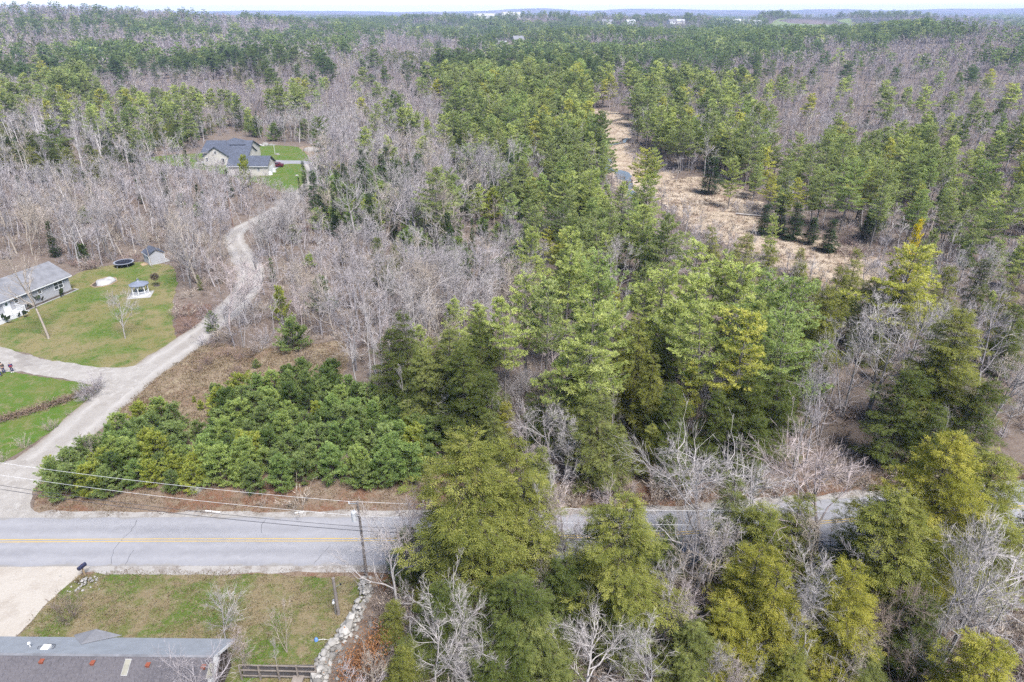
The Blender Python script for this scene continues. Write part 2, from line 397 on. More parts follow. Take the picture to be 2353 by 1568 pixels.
M_FIELD, *_ = mat_ground('hay_field', [((0.125, 0.165, 0.060),), (0.02, 4, 0.45, 0.65, (0.150, 0.175, 0.078))], bumps=((0.5, 0.3),))
M_FIELDDRY, *_ = mat_ground('cut_field', [((0.25, 0.21, 0.15),), (0.02, 4, 0.45, 0.65, (0.19, 0.17, 0.10))], bumps=((0.5, 0.3),))
M_YELLOW = mat_plain('yellow_line_paint', (0.46, 0.315, 0.085), 0.7, 0.2, 1.2, col2=(0.36, 0.27, 0.12), obj=False)
M_TAR = mat_plain('tar_crack', (0.105, 0.105, 0.115), 0.8, obj=False)

m, nt, out = _mat('stream_water'); M_WATER = m
b = N(nt, 'ShaderNodeBsdfPrincipled'); b.inputs['Base Color'].default_value = (0.035, 0.030, 0.022, 1); b.inputs['Roughness'].default_value = 0.06
nt.links.new(bump(nt, noise(nt, wpos(nt), 1.4, 3), 0.06, 0.05), b.inputs['Normal']); nt.links.new(b.outputs[0], out.inputs[0])
M_MUD = mat_plain('wet_bank_mud', (0.060, 0.038, 0.024), 0.7, 0.3, 0.8, obj=False)

# ------------------------------------------------------------------ roads
ROAD = cat_rom([G(u, v) for u, v in [(-700, 1253), (-300, 1247), (0, 1244), (420, 1242), (850, 1241), (1222, 1236), (1565, 1226), (1901, 1200), (2318, 1168), (2800, 1130), (3300, 1080)]], 1.2)
ribbon('road_shoulder', ROAD, 4.25, 4.3, 0.014, M_SHOULDER, 0.35, 3, label='pale gritty shoulder along both sides of the asphalt road')
road = ribbon('road', ROAD, 3.35, 3.4, 0.026, M_ASPH, 0.05, 5, label='worn pale grey two-lane asphalt road crossing the picture')
for k, (o1, o2) in enumerate(((-0.24, -0.12), (0.09, 0.21))):
    ln = ribbon('centre_line', ROAD, -o1, o2, 0.031, M_YELLOW, 0.015, 8 + k, kind=None); ln.parent = road
def crack(px):
    L = cat_rom([G(u, v) for u, v in px], 0.35)
    L = [q + Vector((random.uniform(-.07, .07), random.uniform(-.07, .07))) for q in L]
    c = ribbon('crack', L, 0.022, 0.022, 0.0305, M_TAR, 0.012, kind=None); c.parent = road
crack([(316, 1196), (300, 1222), (278, 1243), (262, 1265), (256, 1298)]); crack([(307, 1265), (297, 1282), (288, 1298)]); crack([(757, 1258), (735, 1280), (722, 1297)])
crack([(0, 1222), (-30, 1240), (-60, 1290)]); crack([(610, 1195), (600, 1212), (602, 1226)])

DRIVE_PX = [(-120, 1250), (-60, 1195), (0, 1130), (62, 1080), (150, 1010), (235, 935), (300, 878), (372, 828), (448, 775), (520, 718), (566, 668), (576, 628), (553, 582), (537, 553), (547, 530), (580, 512), (618, 492), (655, 470), (692, 443), (714, 420), (722, 398), (712, 377)]
DRIVE = cat_rom([G(u, v) for u, v in DRIVE_PX], 1.0)
wd = np.array([3.3 if q.y < 62 else 2.9 if q.y < 95 else 2.55 if q.y < 140 else 2.2 for q in DRIVE]); wd = np.convolve(np.pad(wd, 6, 'edge'), np.ones(13) / 13, 'valid')
gravel = ribbon('gravel_road', DRIVE, list(wd), list(wd), 0.020, M_GRAVEL, 0.28, 11, label='pale gravel lane winding up from the asphalt road to the far house')
sheet('junction_gravel', poly_px([(-260, 1215), (-80, 1110), (0, 1066), (40, 1060), (108, 1080), (90, 1105), (80, 1130), (76, 1165), (110, 1194), (60, 1200), (-100, 1202)]), 0.022, M_GRAVEL2, 0.8, 0.35, 12, label='flared gravel apron where the lane meets the road')
sheet('ranch_drive', poly_px([(-260, 775), (-60, 786), (0, 799), (60, 815), (133, 831), (200, 841), (250, 847), (290, 846), (330, 838), (360, 842), (320, 880), (250, 930), (222, 912), (224, 898), (212, 884), (167, 873), (100, 865), (45, 856), (-60, 850), (-260, 845)]), 0.024, M_GRAVEL2, 0.8, 0.35, 13, label='gravel drive branching from the lane to the ranch house')
# ------------------------------------------------------------------ lawns, verges, clearings
RANCH_LAWN = poly_px([(-250, 655), (-40, 655), (60, 660), (150, 645), (185, 626), (240, 612), (300, 604), (345, 603), (395, 612), (408, 640), (402, 690), (398, 745), (404, 792), (365, 822), (330, 838), (290, 847), (250, 848), (133, 833), (0, 800), (-250, 778)])
sheet('lawn', RANCH_LAWN, 0.012, M_LAWN, 0.6, 0.4, 21, label='patchy green and straw lawn round the ranch house')
sheet('lawn', poly_px([(-260, 845), (-60, 850), (45, 857), (100, 866), (167, 874), (212, 885), (223, 900), (214, 918), (187, 940), (95, 1003), (0, 1066), (-80, 1112), (-260, 1215)]), 0.010, M_LAWN2, 0.6, 0.35, 22, label='bright green grass between the gravel lane and the ranch drive')
sheet('mulch_bed', poly_px([(404, 715), (440, 700), (478, 700), (492, 716), (478, 740), (450, 763), (420, 782), (407, 784), (400, 745)]), 0.008, M_BED, 0.4, 1.1, 23, label='red-brown mulch between the lawn edge and the gravel lane')
CLEAR = poly_px([(235, 960), (300, 905), (372, 850), (440, 800), (500, 790), (560, 800), (640, 800), (720, 790), (790, 785), (800, 840), (760, 880), (560, 900), (500, 960), (480, 1030), (440, 1045), (380, 960), (300, 960)])
sheet('clearing', CLEAR, 0.006, M_DRY, 0.6, 0.6, 24, label='dry straw-coloured clearing beside the gravel lane')
sheet('verge', poly_px([(76, 1168), (84, 1130), (92, 1105), (112, 1078), (200, 1050), (420, 1060), (900, 1080), (1150, 1100), (1700, 1110), (2200, 1080), (2700, 1060), (2700, 1125), (2350, 1128), (1900, 1155), (1560, 1182), (1222, 1186), (850, 1188), (420, 1188), (112, 1189)]), 0.005, M_VERGE, 0.7, 0.4, 25, label='brown thatch and pine needle verge along the far side of the road')
sheet('yard_drive', poly_px([(-250, 1300), (0, 1302), (187, 1302), (200, 1306), (168, 1330), (120, 1372), (70, 1425), (32, 1470), (0, 1505), (-80, 1590), (-260, 1590)]), 0.018, M_YARDDRIVE, 0.5, 0.25, 26, label='pale sandy driveway beside the grey-roofed house')
sheet('near_verge', poly_px([(196, 1300), (500, 1298), (850, 1296), (1222, 1292), (1500, 1285), (1500, 1330), (900, 1345), (840, 1338), (600, 1325), (300, 1316), (175, 1330)]), 0.007, M_VERGE, 0.5, 0.3, 27, label='strip of brown thatch between the road and the patchy yard')
sheet('yard', poly_px([(200, 1318), (300, 1314), (600, 1322), (836, 1334), (832, 1390), (812, 1420), (780, 1470), (742, 1515), (732, 1568), (715, 1640), (400, 1680), (-260, 1680), (-100, 1600), (0, 1508), (34, 1472), (74, 1424), (124, 1372), (170, 1332)]), 0.009, M_YARD, 0.5, 0.35, 28, label='patchy green and straw yard in front of the grey-roofed house')
sheet('lawn', poly_px([(318, 366), (395, 356), (465, 352), (560, 340), (600, 334), (650, 335), (700, 342), (716, 362), (712, 380), (704, 405), (690, 440), (650, 442), (610, 425), (560, 412), (470, 392), (380, 378)]), 0.010, M_LAWN2, 1.0, 0.6, 29, label='bright green lawn around the beige house on the hill')
sheet('house_drive', poly_px([(627, 369), (660, 369), (712, 371), (724, 385), (716, 398), (706, 379), (660, 377), (642, 384), (630, 392), (624, 385)]), 0.016, M_ASPH, 0.8, 0.15, 30, label='grey paved drive running to the garage of the beige house')
sheet('sand_patch', poly_px([(688, 338), (735, 338), (740, 360), (722, 372), (712, 365), (700, 350)]), 0.014, M_DRY, 0.8, 0.5, 31, label='dry sandy patch at the corner of the far lawn')
# ------------------------------------------------------------------ marsh and brook
MARSH_A = poly_px([(1352, 252), (1400, 256), (1446, 266), (1456, 286), (1450, 312), (1446, 332), (1470, 352), (1520, 372), (1545, 400), (1520, 430), (1480, 460), (1440, 462), (1415, 420), (1388, 385), (1370, 350), (1362, 318)])
MARSH_B = poly_px([(1500, 445), (1527, 420), (1570, 408), (1640, 410), (1700, 428), (1748, 466), (1752, 500), (1800, 522), (1870, 538), (1940, 560), (1985, 580), (2035, 615), (2035, 650), (1980, 668), (1900, 665), (1840, 640), (1780, 610), (1700, 575), (1640, 550), (1590, 525), (1550, 490)])
sheet('marsh', MARSH_A, 0.006, M_MARSH, 1.0, 1.2, 41, label='tan sedge marsh along the winding brook')
sheet('marsh', MARSH_B, 0.008, M_MARSH, 0.8, 1.0, 42, label='wide pale tan sedge meadow in front of the pine grove')
def brook(px, w, seed, mat=M_WATER, z=0.020, bank=0.5):
    L = cat_rom([G(u, v) for u, v in px], 0.8)
    if bank: ribbon('stream_bank', L, w + bank, w + bank, z - 0.004, M_MUD, 0.4, seed + 1, label='dark muddy bank of the marsh brook')
    return ribbon('stream', L, w, w, z, mat, 0.4, seed, label='narrow brook winding through the tan marsh')
brook([(1400, 261), (1425, 262), (1443, 267), (1430, 274), (1405, 279), (1380, 283), (1362, 290), (1352, 300)], 0.9, 51, bank=0.9)
brook([(1446, 318), (1438, 322), (1430, 328), (1408, 332), (1385, 338), (1378, 346), (1382, 362), (1388, 375)], 0.8, 52, bank=0.9)
sheet('stream_pool', poly_px([(1378, 358), (1396, 361), (1405, 371), (1398, 382), (1382, 380), (1372, 370)]), 0.022, M_WATER, 0.7, 0.5, 53, label='pale pool of open brook water near the marsh top')
sheet('stream_pool', poly_px([(1382, 384), (1398, 384), (1410, 392), (1400, 398), (1386, 394)]), 0.022, M_WATER, 0.7, 0.5, 54, label='pale crescent of brook water below the upper pool')
sheet('stream_pool', poly_px([(1414, 392), (1436, 394), (1452, 403), (1443, 415), (1426, 413), (1416, 403)]), 0.022, M_WATER, 0.7, 0.5, 55, label='bright brook pool beside the standing dead stick')
sheet('stream_pool', poly_px([(1444, 434), (1456, 438), (1464, 450), (1456, 458), (1442, 452), (1440, 442)]), 0.022, M_WATER, 0.7, 0.5, 56, label='lowest pale brook pool before the pines hide it')
brook([(1392, 378), (1396, 385), (1412, 393), (1425, 398)], 0.7, 57, z=0.018); brook([(1440, 408), (1446, 420), (1448, 434)], 0.7, 58, z=0.018)
# ------------------------------------------------------------------ far fields
FIELDS = [poly_px([(1745, 84), (1790, 70), (1870, 65.5), (1940, 69), (1965, 82), (1900, 92), (1800, 92)]), poly_px([(1625, 68), (1680, 62.5), (1745, 63), (1752, 70), (1700, 75), (1640, 76)]), poly_px([(2120, 62), (2170, 58), (2235, 61), (2225, 68), (2150, 70)]),
          poly_px([(1035, 93), (1085, 92), (1120, 104), (1200, 112), (1290, 125), (1300, 140), (1210, 130), (1110, 122), (1060, 110)])]
for k, (f, m_, l_) in enumerate(zip(FIELDS, (M_FIELD, M_FIELDDRY, M_FIELD, M_FIELDDRY), ('light green hay field on the far rise', 'pale cut field beyond the far pines', 'small green field among the distant bare woods', 'cleared tan strip by the distant farm buildings'))):
    sheet('field', f, 0.5, m_, 30, 0.0, 60 + k, label=l_, follow=True)
# ------------------------------------------------------------------ tree kit (numpy)
def unit(a): return a / np.maximum(np.linalg.norm(a, axis=-1, keepdims=True), 1e-9)

class Tree:
    """wood: tube segments; leaf: kites; both in metres, base at the origin"""
    def __init__(s, seed): s.r = np.random.default_rng(seed); s.seg = []; s.kv = []; s.ka = []
    def segs(s, a, b, ra, rb, n=4):
        s.seg.append((np.asarray(a, float).reshape(-1, 3), np.asarray(b, float).reshape(-1, 3), np.broadcast_to(ra, len(np.asarray(a).reshape(-1, 3))).astype(float), np.broadcast_to(rb, len(np.asarray(a).reshape(-1, 3))).astype(float), n))
    def path(s, pts, r0, r1, n=4):
        """pts (N,m+1,3), radii taper r0 (N,) to r1 (N,)"""
        N_, m1 = pts.shape[:2]; t = np.linspace(0, 1, m1)
        R = np.asarray(r0)[:, None] * (1 - t) + np.asarray(r1)[:, None] * t
        s.segs(pts[:, :-1].reshape(-1, 3), pts[:, 1:].reshape(-1, 3), R[:, :-1].ravel(), R[:, 1:].ravel(), n)
    def kites(s, c, d, L, W, side=None, attr=None):
        n = len(c); r = s.r
        if side is None: side = unit(np.cross(d, r.normal(size=(n, 3))))
        L = np.broadcast_to(L, n)[:, None]; W = np.broadcast_to(W, n)[:, None]
        v = np.stack([c, c + d * L * .45 + side * W, c + d * L, c + d * L * .45 - side * W], 1)
        s.kv.append(v.reshape(-1, 3)); s.ka.append(np.repeat(attr if attr is not None else r.random(n), 4))
    def wood_arrays(s):
        V, Q, o = [], [], 0
        for a, b, ra, rb, n in s.seg:
            d = unit(b - a); ref = np.where(np.abs(d[:, 2:3]) < 0.9, [[0, 0, 1.]], [[1., 0, 0]])
            x = unit(np.cross(d, ref)); y = np.cross(d, x); k = np.arange(n) * 2 * np.pi / n
            ring = x[:, None] * np.cos(k)[None, :, None] + y[:, None] * np.sin(k)[None, :, None]
            A = a[:, None] + ring * ra[:, None, None]; B = b[:, None] + ring * rb[:, None, None]
            m = len(a); V.append(np.concatenate([A, B], 1).reshape(-1, 3))
            base = o + np.arange(m)[:, None] * 2 * n; kk = np.arange(n)
            Q.append(np.stack([base + kk, base + (kk + 1) % n, base + n + (kk + 1) % n, base + n + kk], -1).reshape(-1, 4)); o += m * 2 * n
        if not V: return np.zeros((0, 3)), np.zeros((0, 4), int)
        return np.concatenate(V), np.concatenate(Q)
    def leaf_arrays(s):
        if not s.kv: return np.zeros((0, 3)), np.zeros((0, 4), int), np.zeros(0)
        V = np.concatenate(s.kv); return V, np.arange(len(V)).reshape(-1, 4), np.concatenate(s.ka)

def grow(r, p, d, L, n, wander, trop):
    """grow N polylines: start p, heading d, length L"""
    N_ = len(p); pts = [p]; h = unit(d); st = (L / n)[:, None]
    for k in range(n):
        h = unit(h + r.normal(size=(N_, 3)) * wander + np.array([0, 0, 1.]) * trop)
        pts.append(pts[-1] + h * st)
    return np.stack(pts, 1)

def along(pts, idx, t):
    m = pts.shape[1] - 1; f = np.clip(t, 0, .9999) * m; i = f.astype(int); w = (f - i)[:, None]
    a = pts[idx, i]; b = pts[idx, i + 1]; return a * (1 - w) + b * w, unit(b - a)

def off_axis(r, d, ang):
    q = unit(np.cross(d, r.normal(size=d.shape))); return unit(d * np.cos(ang)[:, None] + q * np.sin(ang)[:, None])

def t_pine(seed, H=22., R=4.6, h0=.36, lod=0, full=1.0, trunks=1):
    T = Tree(seed); r = T.r; up = np.array([0, 0, 1.])
    lean = r.normal(size=2) * .03
    for tk in range(trunks):
        t = np.linspace(0, 1, 9); sway = np.stack([lean[0] * t * H + .18 * np.sin(t * 5 + r.random() * 6), lean[1] * t * H + .18 * np.sin(t * 4 + r.random() * 6), t * H], 1)
        if tk: sway[:, :2] += r.normal(size=2) * .8 * np.minimum(t * 3, 1)[:, None]
        T.path(sway[None], np.array([H * .0125]), np.array([.03]), 7 if lod == 0 else 4)
        axis = lambda z: np.stack([np.interp(z, sway[:, 2], sway[:, 0]), np.interp(z, sway[:, 2], sway[:, 1]), z], 1)
        gap = (1.12, 1.2, 1.9)[lod]
        zw = np.arange(h0 * H, H * .985, gap) + r.normal(size=len(np.arange(h0 * H, H * .985, gap))) * .15
        nb = r.integers(5, 8, len(zw)) if lod < 2 else r.integers(3, 5, len(zw))
        z = np.repeat(zw, nb) + r.normal(size=nb.sum()) * .12; n = len(z)
        az = np.concatenate([r.random() * 6.28 + np.arange(k) * 6.28 / k for k in nb]) + r.normal(size=n) * .25
        tt = np.clip((z - h0 * H) / (H * (1 - h0)), 0, 1)
        lob = .78 + .34 * np.sin(az * 2 + r.random() * 6 + z * .25) * np.sin(z * .55 + r.random() * 6)
        L = R * 1.30 * ((1 - tt ** 1.5) ** .85 * .93 + .07) * np.clip(.66 + 1.3 * tt, 0, 1) * r.uniform(.5, 1.15, n) * lob
        keep = (r.random(n) > .16) | (tt > .8); z, az, tt, L = z[keep], az[keep], tt[keep], L[keep]; n = len(z)
        el = np.radians(-8 + 58 * tt ** 1.6 + r.normal(size=n) * 8)
        o = np.stack([np.cos(az), np.sin(az), np.zeros(n)], 1); la = np.stack([-np.sin(az), np.cos(az), np.zeros(n)], 1)
        b0 = axis(z)
        def P(s, i): return b0[i] + o[i] * (L[i] * s)[:, None] + up * (L[i] * (np.tan(el[i]) * s + .20 * s * s))[:, None]
        if lod < 2:
            ii = np.arange(n); pts = np.stack([P(np.full(n, s), ii) for s in (0, .35, .7, 1.0)], 1)
            T.path(pts, .012 * L + .014, np.full(n, .010), 3)
        k = (np.maximum(3, (5 + 6.8 * L ** 1.35) * full) if lod == 0 else np.maximum(2, 2.4 + 2.3 * L ** 1.3) if lod == 1 else np.maximum(1, .8 + .75 * L)).astype(int)
        i = np.repeat(np.arange(n), k); m = len(i)
        s = r.uniform(.20, 1.04, m) ** .75; w = r.uniform(-1, 1, m) * .42 * L[i] * (1.12 - s * .72)
        c = P(s, i) + la[i] * w[:, None] + r.normal(size=(m, 3)) * np.array([.1, .1, .09])
        sh = np.clip(.5 + .22 * r.normal(size=n)[i] + .24 * r.normal(size=m), 0, 1)
        if lod == 0:
            jj = r.random(m) < .4; T.segs(P(np.maximum(s - .18, 0), i)[jj], c[jj], .014, .008, 3)
        q = (11, 8, 4)[lod]; sz = (.40, .80, 1.85)[lod]; wd = (.040, .12, .48)[lod]
        c2 = np.repeat(c, q, 0); i2 = np.repeat(i, q)
        ax = unit(o[i2] * .55 + up * .55 + la[i2] * np.sign(np.repeat(w, q))[:, None] * .3)
        d = unit(ax + r.normal(size=(m * q, 3)) * .62)
        T.kites(c2, d, sz * r.uniform(.65, 1.2, m * q), wd * r.uniform(.7, 1.2, m * q), attr=np.clip(np.repeat(sh, q) + r.normal(size=m * q) * .10, 0, 1))
        if lod == 0 and h0 > .15:                                   # dead stubs below the crown
            nd = 12; zd = r.uniform(.10 * H, h0 * H, nd); a = r.random(nd) * 6.28; ld = r.uniform(.6, 2.4, nd)
            dd = np.stack([np.cos(a), np.sin(a), r.normal(size=nd) * .15 - .05], 1)
            T.path(grow(r, axis(zd), dd, ld, 3, .12, 0), np.full(nd, .025), np.full(nd, .008), 3)
    return T

def t_hemlock(seed, H=16., R=3.9, h0=.06, lod=0, dens=1.0, droop=.30, pw=.52, stiff=False):
    T = Tree(seed); r = T.r; up = np.array([0, 0, 1.])
    t = np.linspace(0, 1, 8); sway = np.stack([.1 * np.sin(t * 5 + r.random() * 6), .1 * np.sin(t * 4 + r.random() * 6), t * H], 1)
    T.path(sway[None], np.array([H * .012]), np.array([.02]), 6 if lod == 0 else 4)
    n = int(H * (8.5, 4.2, 1.7)[lod] * dens)
    tt = np.sort(r.random(n) ** .85); z = (h0 + (1 - h0) * tt) * H; az = np.arange(n) * 2.399 + r.normal(size=n) * .4
    lob = .80 + .20 * np.sin(az * 3 + z * .9 + r.random() * 6) + .16 * np.sin(az + z * .45 + r.random() * 6)
    L = R * (1 - tt) ** pw * np.clip(.72 + 1.6 * tt, 0, 1) * r.uniform(.68, 1.10, n) * lob + .22
    el = np.radians(8 + 34 * tt ** 2 + r.normal(size=n) * 8)
    o = np.stack([np.cos(az), np.sin(az), np.zeros(n)], 1); la = np.stack([-np.sin(az), np.cos(az), np.zeros(n)], 1)
    b0 = np.stack([np.interp(z, sway[:, 2], sway[:, 0]), np.interp(z, sway[:, 2], sway[:, 1]), z], 1)
    def P(s, i): return b0[i] + o[i] * (L[i] * s)[:, None] + up * (L[i] * (np.tan(el[i]) * s - droop * s * s))[:, None]
    if lod < 2:
        ii = np.arange(n); T.path(np.stack([P(np.full(n, s), ii) for s in (0, .5, 1.0)], 1), .010 * L + .010, np.full(n, .006), 3)
    k = (np.maximum(4, 8 + 12.5 * L ** 1.3) if lod == 0 else np.maximum(2, 2.5 + 2.4 * L ** 1.2) if lod == 1 else np.maximum(1, 1 + 1.1 * L)).astype(int)
    i = np.repeat(np.arange(n), k); m = len(i)
    s = r.uniform(.12, 1.03, m) ** .8; w = r.uniform(-1, 1, m) * .36 * L[i] * (1.15 - s * .8)
    c = P(s, i) + la[i] * w[:, None] + r.normal(size=(m, 3)) * np.array([.06, .06, .07]) - up * (np.abs(w) * .25)[:, None]
    sh = np.clip(.45 + .20 * r.normal(size=n)[i] + .20 * r.normal(size=m), 0, 1)
    q = (7, 5, 3)[lod]; sz = (.29, .62, 1.35)[lod]; wd = (.032, .12, .42)[lod]
    if lod == 0:                                                    # feathery fronds: leaflets set along a drooping spray
        d0 = unit(o[i] * .75 + la[i] * (np.sign(w) * .5)[:, None] - up * (-.05 if stiff else .25) + r.normal(size=(m, 3)) * .38); s0 = unit(np.cross(d0, up + r.normal(size=(m, 3)) * .45)); fl = r.uniform(.34, .62, m)
        for j in range(q):
            f = j / (q - 1); sg = 1 if j % 2 else -1; tip = j == q - 1
            dd = unit(d0 * (1.0 if tip else .72) + s0 * (0 if tip else sg * .72) + r.normal(size=(m, 3)) * .14)
            T.kites(c + d0 * (fl * f * .8)[:, None], dd, fl * (.52 - .22 * f) * r.uniform(.8, 1.2, m), .024 * r.uniform(.8, 1.25, m), unit(np.cross(dd, np.cross(d0, s0) + r.normal(size=(m, 3)) * .3)), np.clip(sh + r.normal(size=m) * .10, 0, 1))
        return T
    c2 = np.repeat(c, q, 0); i2 = np.repeat(i, q); w2 = np.repeat(w, q)
    d = unit(o[i2] * .75 + la[i2] * (np.sign(w2) * .45)[:, None] - up * ((-.05 if stiff else .22)) + r.normal(size=(m * q, 3)) * .42)
    side = unit(np.cross(d, up + r.normal(size=(m * q, 3)) * .55))
    T.kites(c2, d, sz * r.uniform(.6, 1.25, m * q), wd * r.uniform(.7, 1.25, m * q), side, np.clip(np.repeat(sh, q) + r.normal(size=m * q) * .12, 0, 1))
    return T

def t_spruce(seed, H=12., R=1.9, lod=0): return t_hemlock(seed, H, R, .04, lod, 1.05, .22, .95, True)

def t_young(seed, H=5.2, R=2.1, lod=0):
    """bushy young pine, foliage to the ground"""
    T = Tree(seed); r = T.r; up = np.array([0, 0, 1.])
    T.path(np.array([[[0, 0, 0], [.04, .02, H * .5], [.0, .05, H * .96]]]), np.array([.07]), np.array([.012]), 5)
    n = int((H * 15, H * 7, H * 3)[lod]); tt = np.sort(r.random(n)); z = (.03 + .93 * tt) * H; az = np.arange(n) * 2.399 + r.normal(size=n) * .5
    lob = .82 + .25 * np.sin(az * 2 + z * 1.3 + r.random() * 6)
    L = R * (1.0 - tt ** 1.5) ** .8 * np.clip(.82 + 1.0 * tt, 0, 1) * r.uniform(.65, 1.12, n) * lob + .22
    el = np.radians(12 + 42 * tt ** 1.2 + r.normal(size=n) * 8)
    o = np.stack([np.cos(az), np.sin(az), np.zeros(n)], 1); la = np.stack([-np.sin(az), np.cos(az), np.zeros(n)], 1)
    b0 = np.stack([np.zeros(n), np.zeros(n), z], 1)
    def P(s, i): return b0[i] + o[i] * (L[i] * s)[:, None] + up * (L[i] * (np.tan(el[i]) * s * .7 + .18 * s * s))[:, None]
    if lod == 0:
        ii = np.arange(n); T.path(np.stack([P(np.full(n, s), ii) for s in (0, .5, 1.0)], 1), .008 * L + .006, np.full(n, .005), 3)
    k = (np.maximum(3, 5 + 10 * L) if lod == 0 else np.maximum(2, 1.5 + 2.2 * L) if lod == 1 else np.maximum(1, 1 + .6 * L)).astype(int)
    i = np.repeat(np.arange(n), k); m = len(i)
    s = r.uniform(.25, 1.05, m) ** .7; w = r.uniform(-1, 1, m) * .34 * L[i] * (1.15 - s * .8)
    c = P(s, i) + la[i] * w[:, None] + r.normal(size=(m, 3)) * .06
    sh = np.clip(.5 + .22 * r.normal(size=n)[i] + .20 * r.normal(size=m), 0, 1)
    q = (10, 6, 4)[lod]; sz = (.30, .62, 1.1)[lod]; wd = (.030, .11, .32)[lod]
    c2 = np.repeat(c, q, 0); i2 = np.repeat(i, q)
    d = unit(unit(o[i2] * .5 + up * .75) + r.normal(size=(m * q, 3)) * .55)
    T.kites(c2, d, sz * r.uniform(.65, 1.2, m * q), wd * r.uniform(.7, 1.2, m * q), attr=np.clip(np.repeat(sh, q) + r.normal(size=m * q) * .10, 0, 1))
    return T

def t_bare(seed, H=15., spread=1.0, h0=.35, stems=1, lod=0, dens=1.0, trop=.10, wander=.16, twig=1.0, leanv=.05):
    """leafless broadleaf: stems > limbs > branches > twigs"""
    T = Tree(seed); r = T.r
    N0 = stems; p = np.zeros((N0, 3)); d = unit(np.stack([r.normal(size=N0) * (leanv if stems == 1 else .22), r.normal(size=N0) * (leanv if stems == 1 else .22), np.ones(N0)], 1))
    L0 = H * r.uniform(.80, .95, N0); S0 = grow(r, p, d, L0, 9, .05, .10); r0 = H * .0125 * r.uniform(.85, 1.15, N0) / stems ** .4
    T.path(S0, r0, r0 * .14, 6 if lod == 0 else 3)
    n1 = int((14, 11, 6)[lod] * dens) * N0; i1 = r.integers(0, N0, n1); t1 = r.uniform(h0, .97, n1)
    p1, d1 = along(S0, i1, t1); L1 = H * (.40 * (1 - .62 * (t1 - h0) / (1 - h0))) * r.uniform(.65, 1.15, n1) * spread
    S1 = grow(r, p1, off_axis(r, d1, np.radians(r.uniform(32, 58, n1))), L1, 5, wander, trop); r1 = np.maximum(r0[i1] * (1 - .8 * t1) * .62, .028)
    T.path(S1, r1, r1 * .25, 4 if lod == 0 else 3)
    if lod == 2:
        n2 = 46; i2 = r.integers(0, n1, n2); p2, d2 = along(S1, i2, r.uniform(.2, 1, n2))
        T.kites(p2, unit(off_axis(r, d2, np.radians(r.uniform(10, 50, n2))) + np.array([0, 0, .5])), r.uniform(1.2, 2.6, n2), r.uniform(.035, .075, n2) * 2.0); return T
    n2 = int((6, 5)[lod] * n1 * dens ** .5); i2 = r.integers(0, n1, n2); t2 = r.uniform(.18, 1, n2)
    p2, d2 = along(S1, i2, t2); L2 = np.maximum(L1[i2] * .46 * r.uniform(.6, 1.2, n2), .5)
    S2 = grow(r, p2, off_axis(r, d2, np.radians(r.uniform(25, 52, n2))), L2, 4 if lod == 0 else 2, wander * 1.1, trop * .8); r2 = np.maximum(r1[i2] * .45, .015) if lod == 0 else np.full(n2, .03)
    T.path(S2, r2, r2 * .4, 3)
    n3 = int((5.6, 3.0)[lod] * n2); i3 = r.integers(0, n2, n3); t3 = r.uniform(.12, 1, n3)
    p3, d3 = along(S2, i3, t3); L3 = np.maximum(L2[i3] * .52 * r.uniform(.6, 1.3, n3), .35)
    if lod == 1:
        T.kites(p3, unit(off_axis(r, d3, np.radians(r.uniform(12, 45, n3))) + np.array([0, 0, .2])), L3 * 1.5, .030 * twig * r.uniform(.7, 1.3, n3)); return T
    S3 = grow(r, p3, off_axis(r, d3, np.radians(r.uniform(20, 48, n3))), L3, 2, wander, trop * .7)
    T.path(S3, np.full(n3, .0095 * twig), np.full(n3, .005 * twig), 3)
    n4 = int(3.0 * n3); i4 = r.integers(0, n3, n4); p4, d4 = along(S3, i4, r.uniform(.1, 1, n4))
    T.kites(p4, off_axis(r, d4, np.radians(r.uniform(15, 45, n4))), np.maximum(L3[i4] * .55, .22) * r.uniform(.6, 1.3, n4), .0070 * twig * r.uniform(.8, 1.3, n4))
    return T

def t_shrub(seed, H=2.6, R=1.6, stems=22, lod=0):
    T = Tree(seed); r = T.r; a = r.random(stems) * 6.28; e = r.uniform(.25, 1.0, stems)
    d = np.stack([np.cos(a) * e, np.sin(a) * e, np.full(stems, 1.0)], 1); p = np.stack([np.cos(a), np.sin(a), np.zeros(stems)], 1) * r.uniform(0, .35 * R, stems)[:, None]
    S = grow(r, p, d, H * r.uniform(.6, 1.1, stems), 4, .14, .03); T.path(S, np.full(stems, .018), np.full(stems, .007), 3)
    n = stems * (9 if lod == 0 else 5); i = r.integers(0, stems, n); q, dd = along(S, i, r.uniform(.2, 1, n))
    T.kites(q, off_axis(r, dd, np.radians(r.uniform(15, 50, n))), r.uniform(.3, .8, n), .012 if lod == 0 else .03)
    n = stems * (16 if lod == 0 else 5); i = r.integers(0, stems, n); q, dd = along(S, i, r.uniform(.35, 1, n))
    T.kites(q, off_axis(r, dd, np.radians(r.uniform(20, 60, n))), r.uniform(.2, .5, n), .009 if lod == 0 else .025)
    return T

def t_leafy(seed, H=2.6, R=1.5):
    """shrub holding dead orange leaves"""
    T = t_shrub(seed, H, R, 14); r = T.r; n = 900
    T.kv = []; T.ka = []
    c = r.normal(size=(n, 3)) * np.array([.42 * R, .42 * R, .26 * H]) + np.array([0, 0, .58 * H]); c[:, 2] = np.abs(c[:, 2])
    T.kites(c, unit(r.normal(size=(n, 3))), r.uniform(.10, .2, n), r.uniform(.035, .07, n)); return T

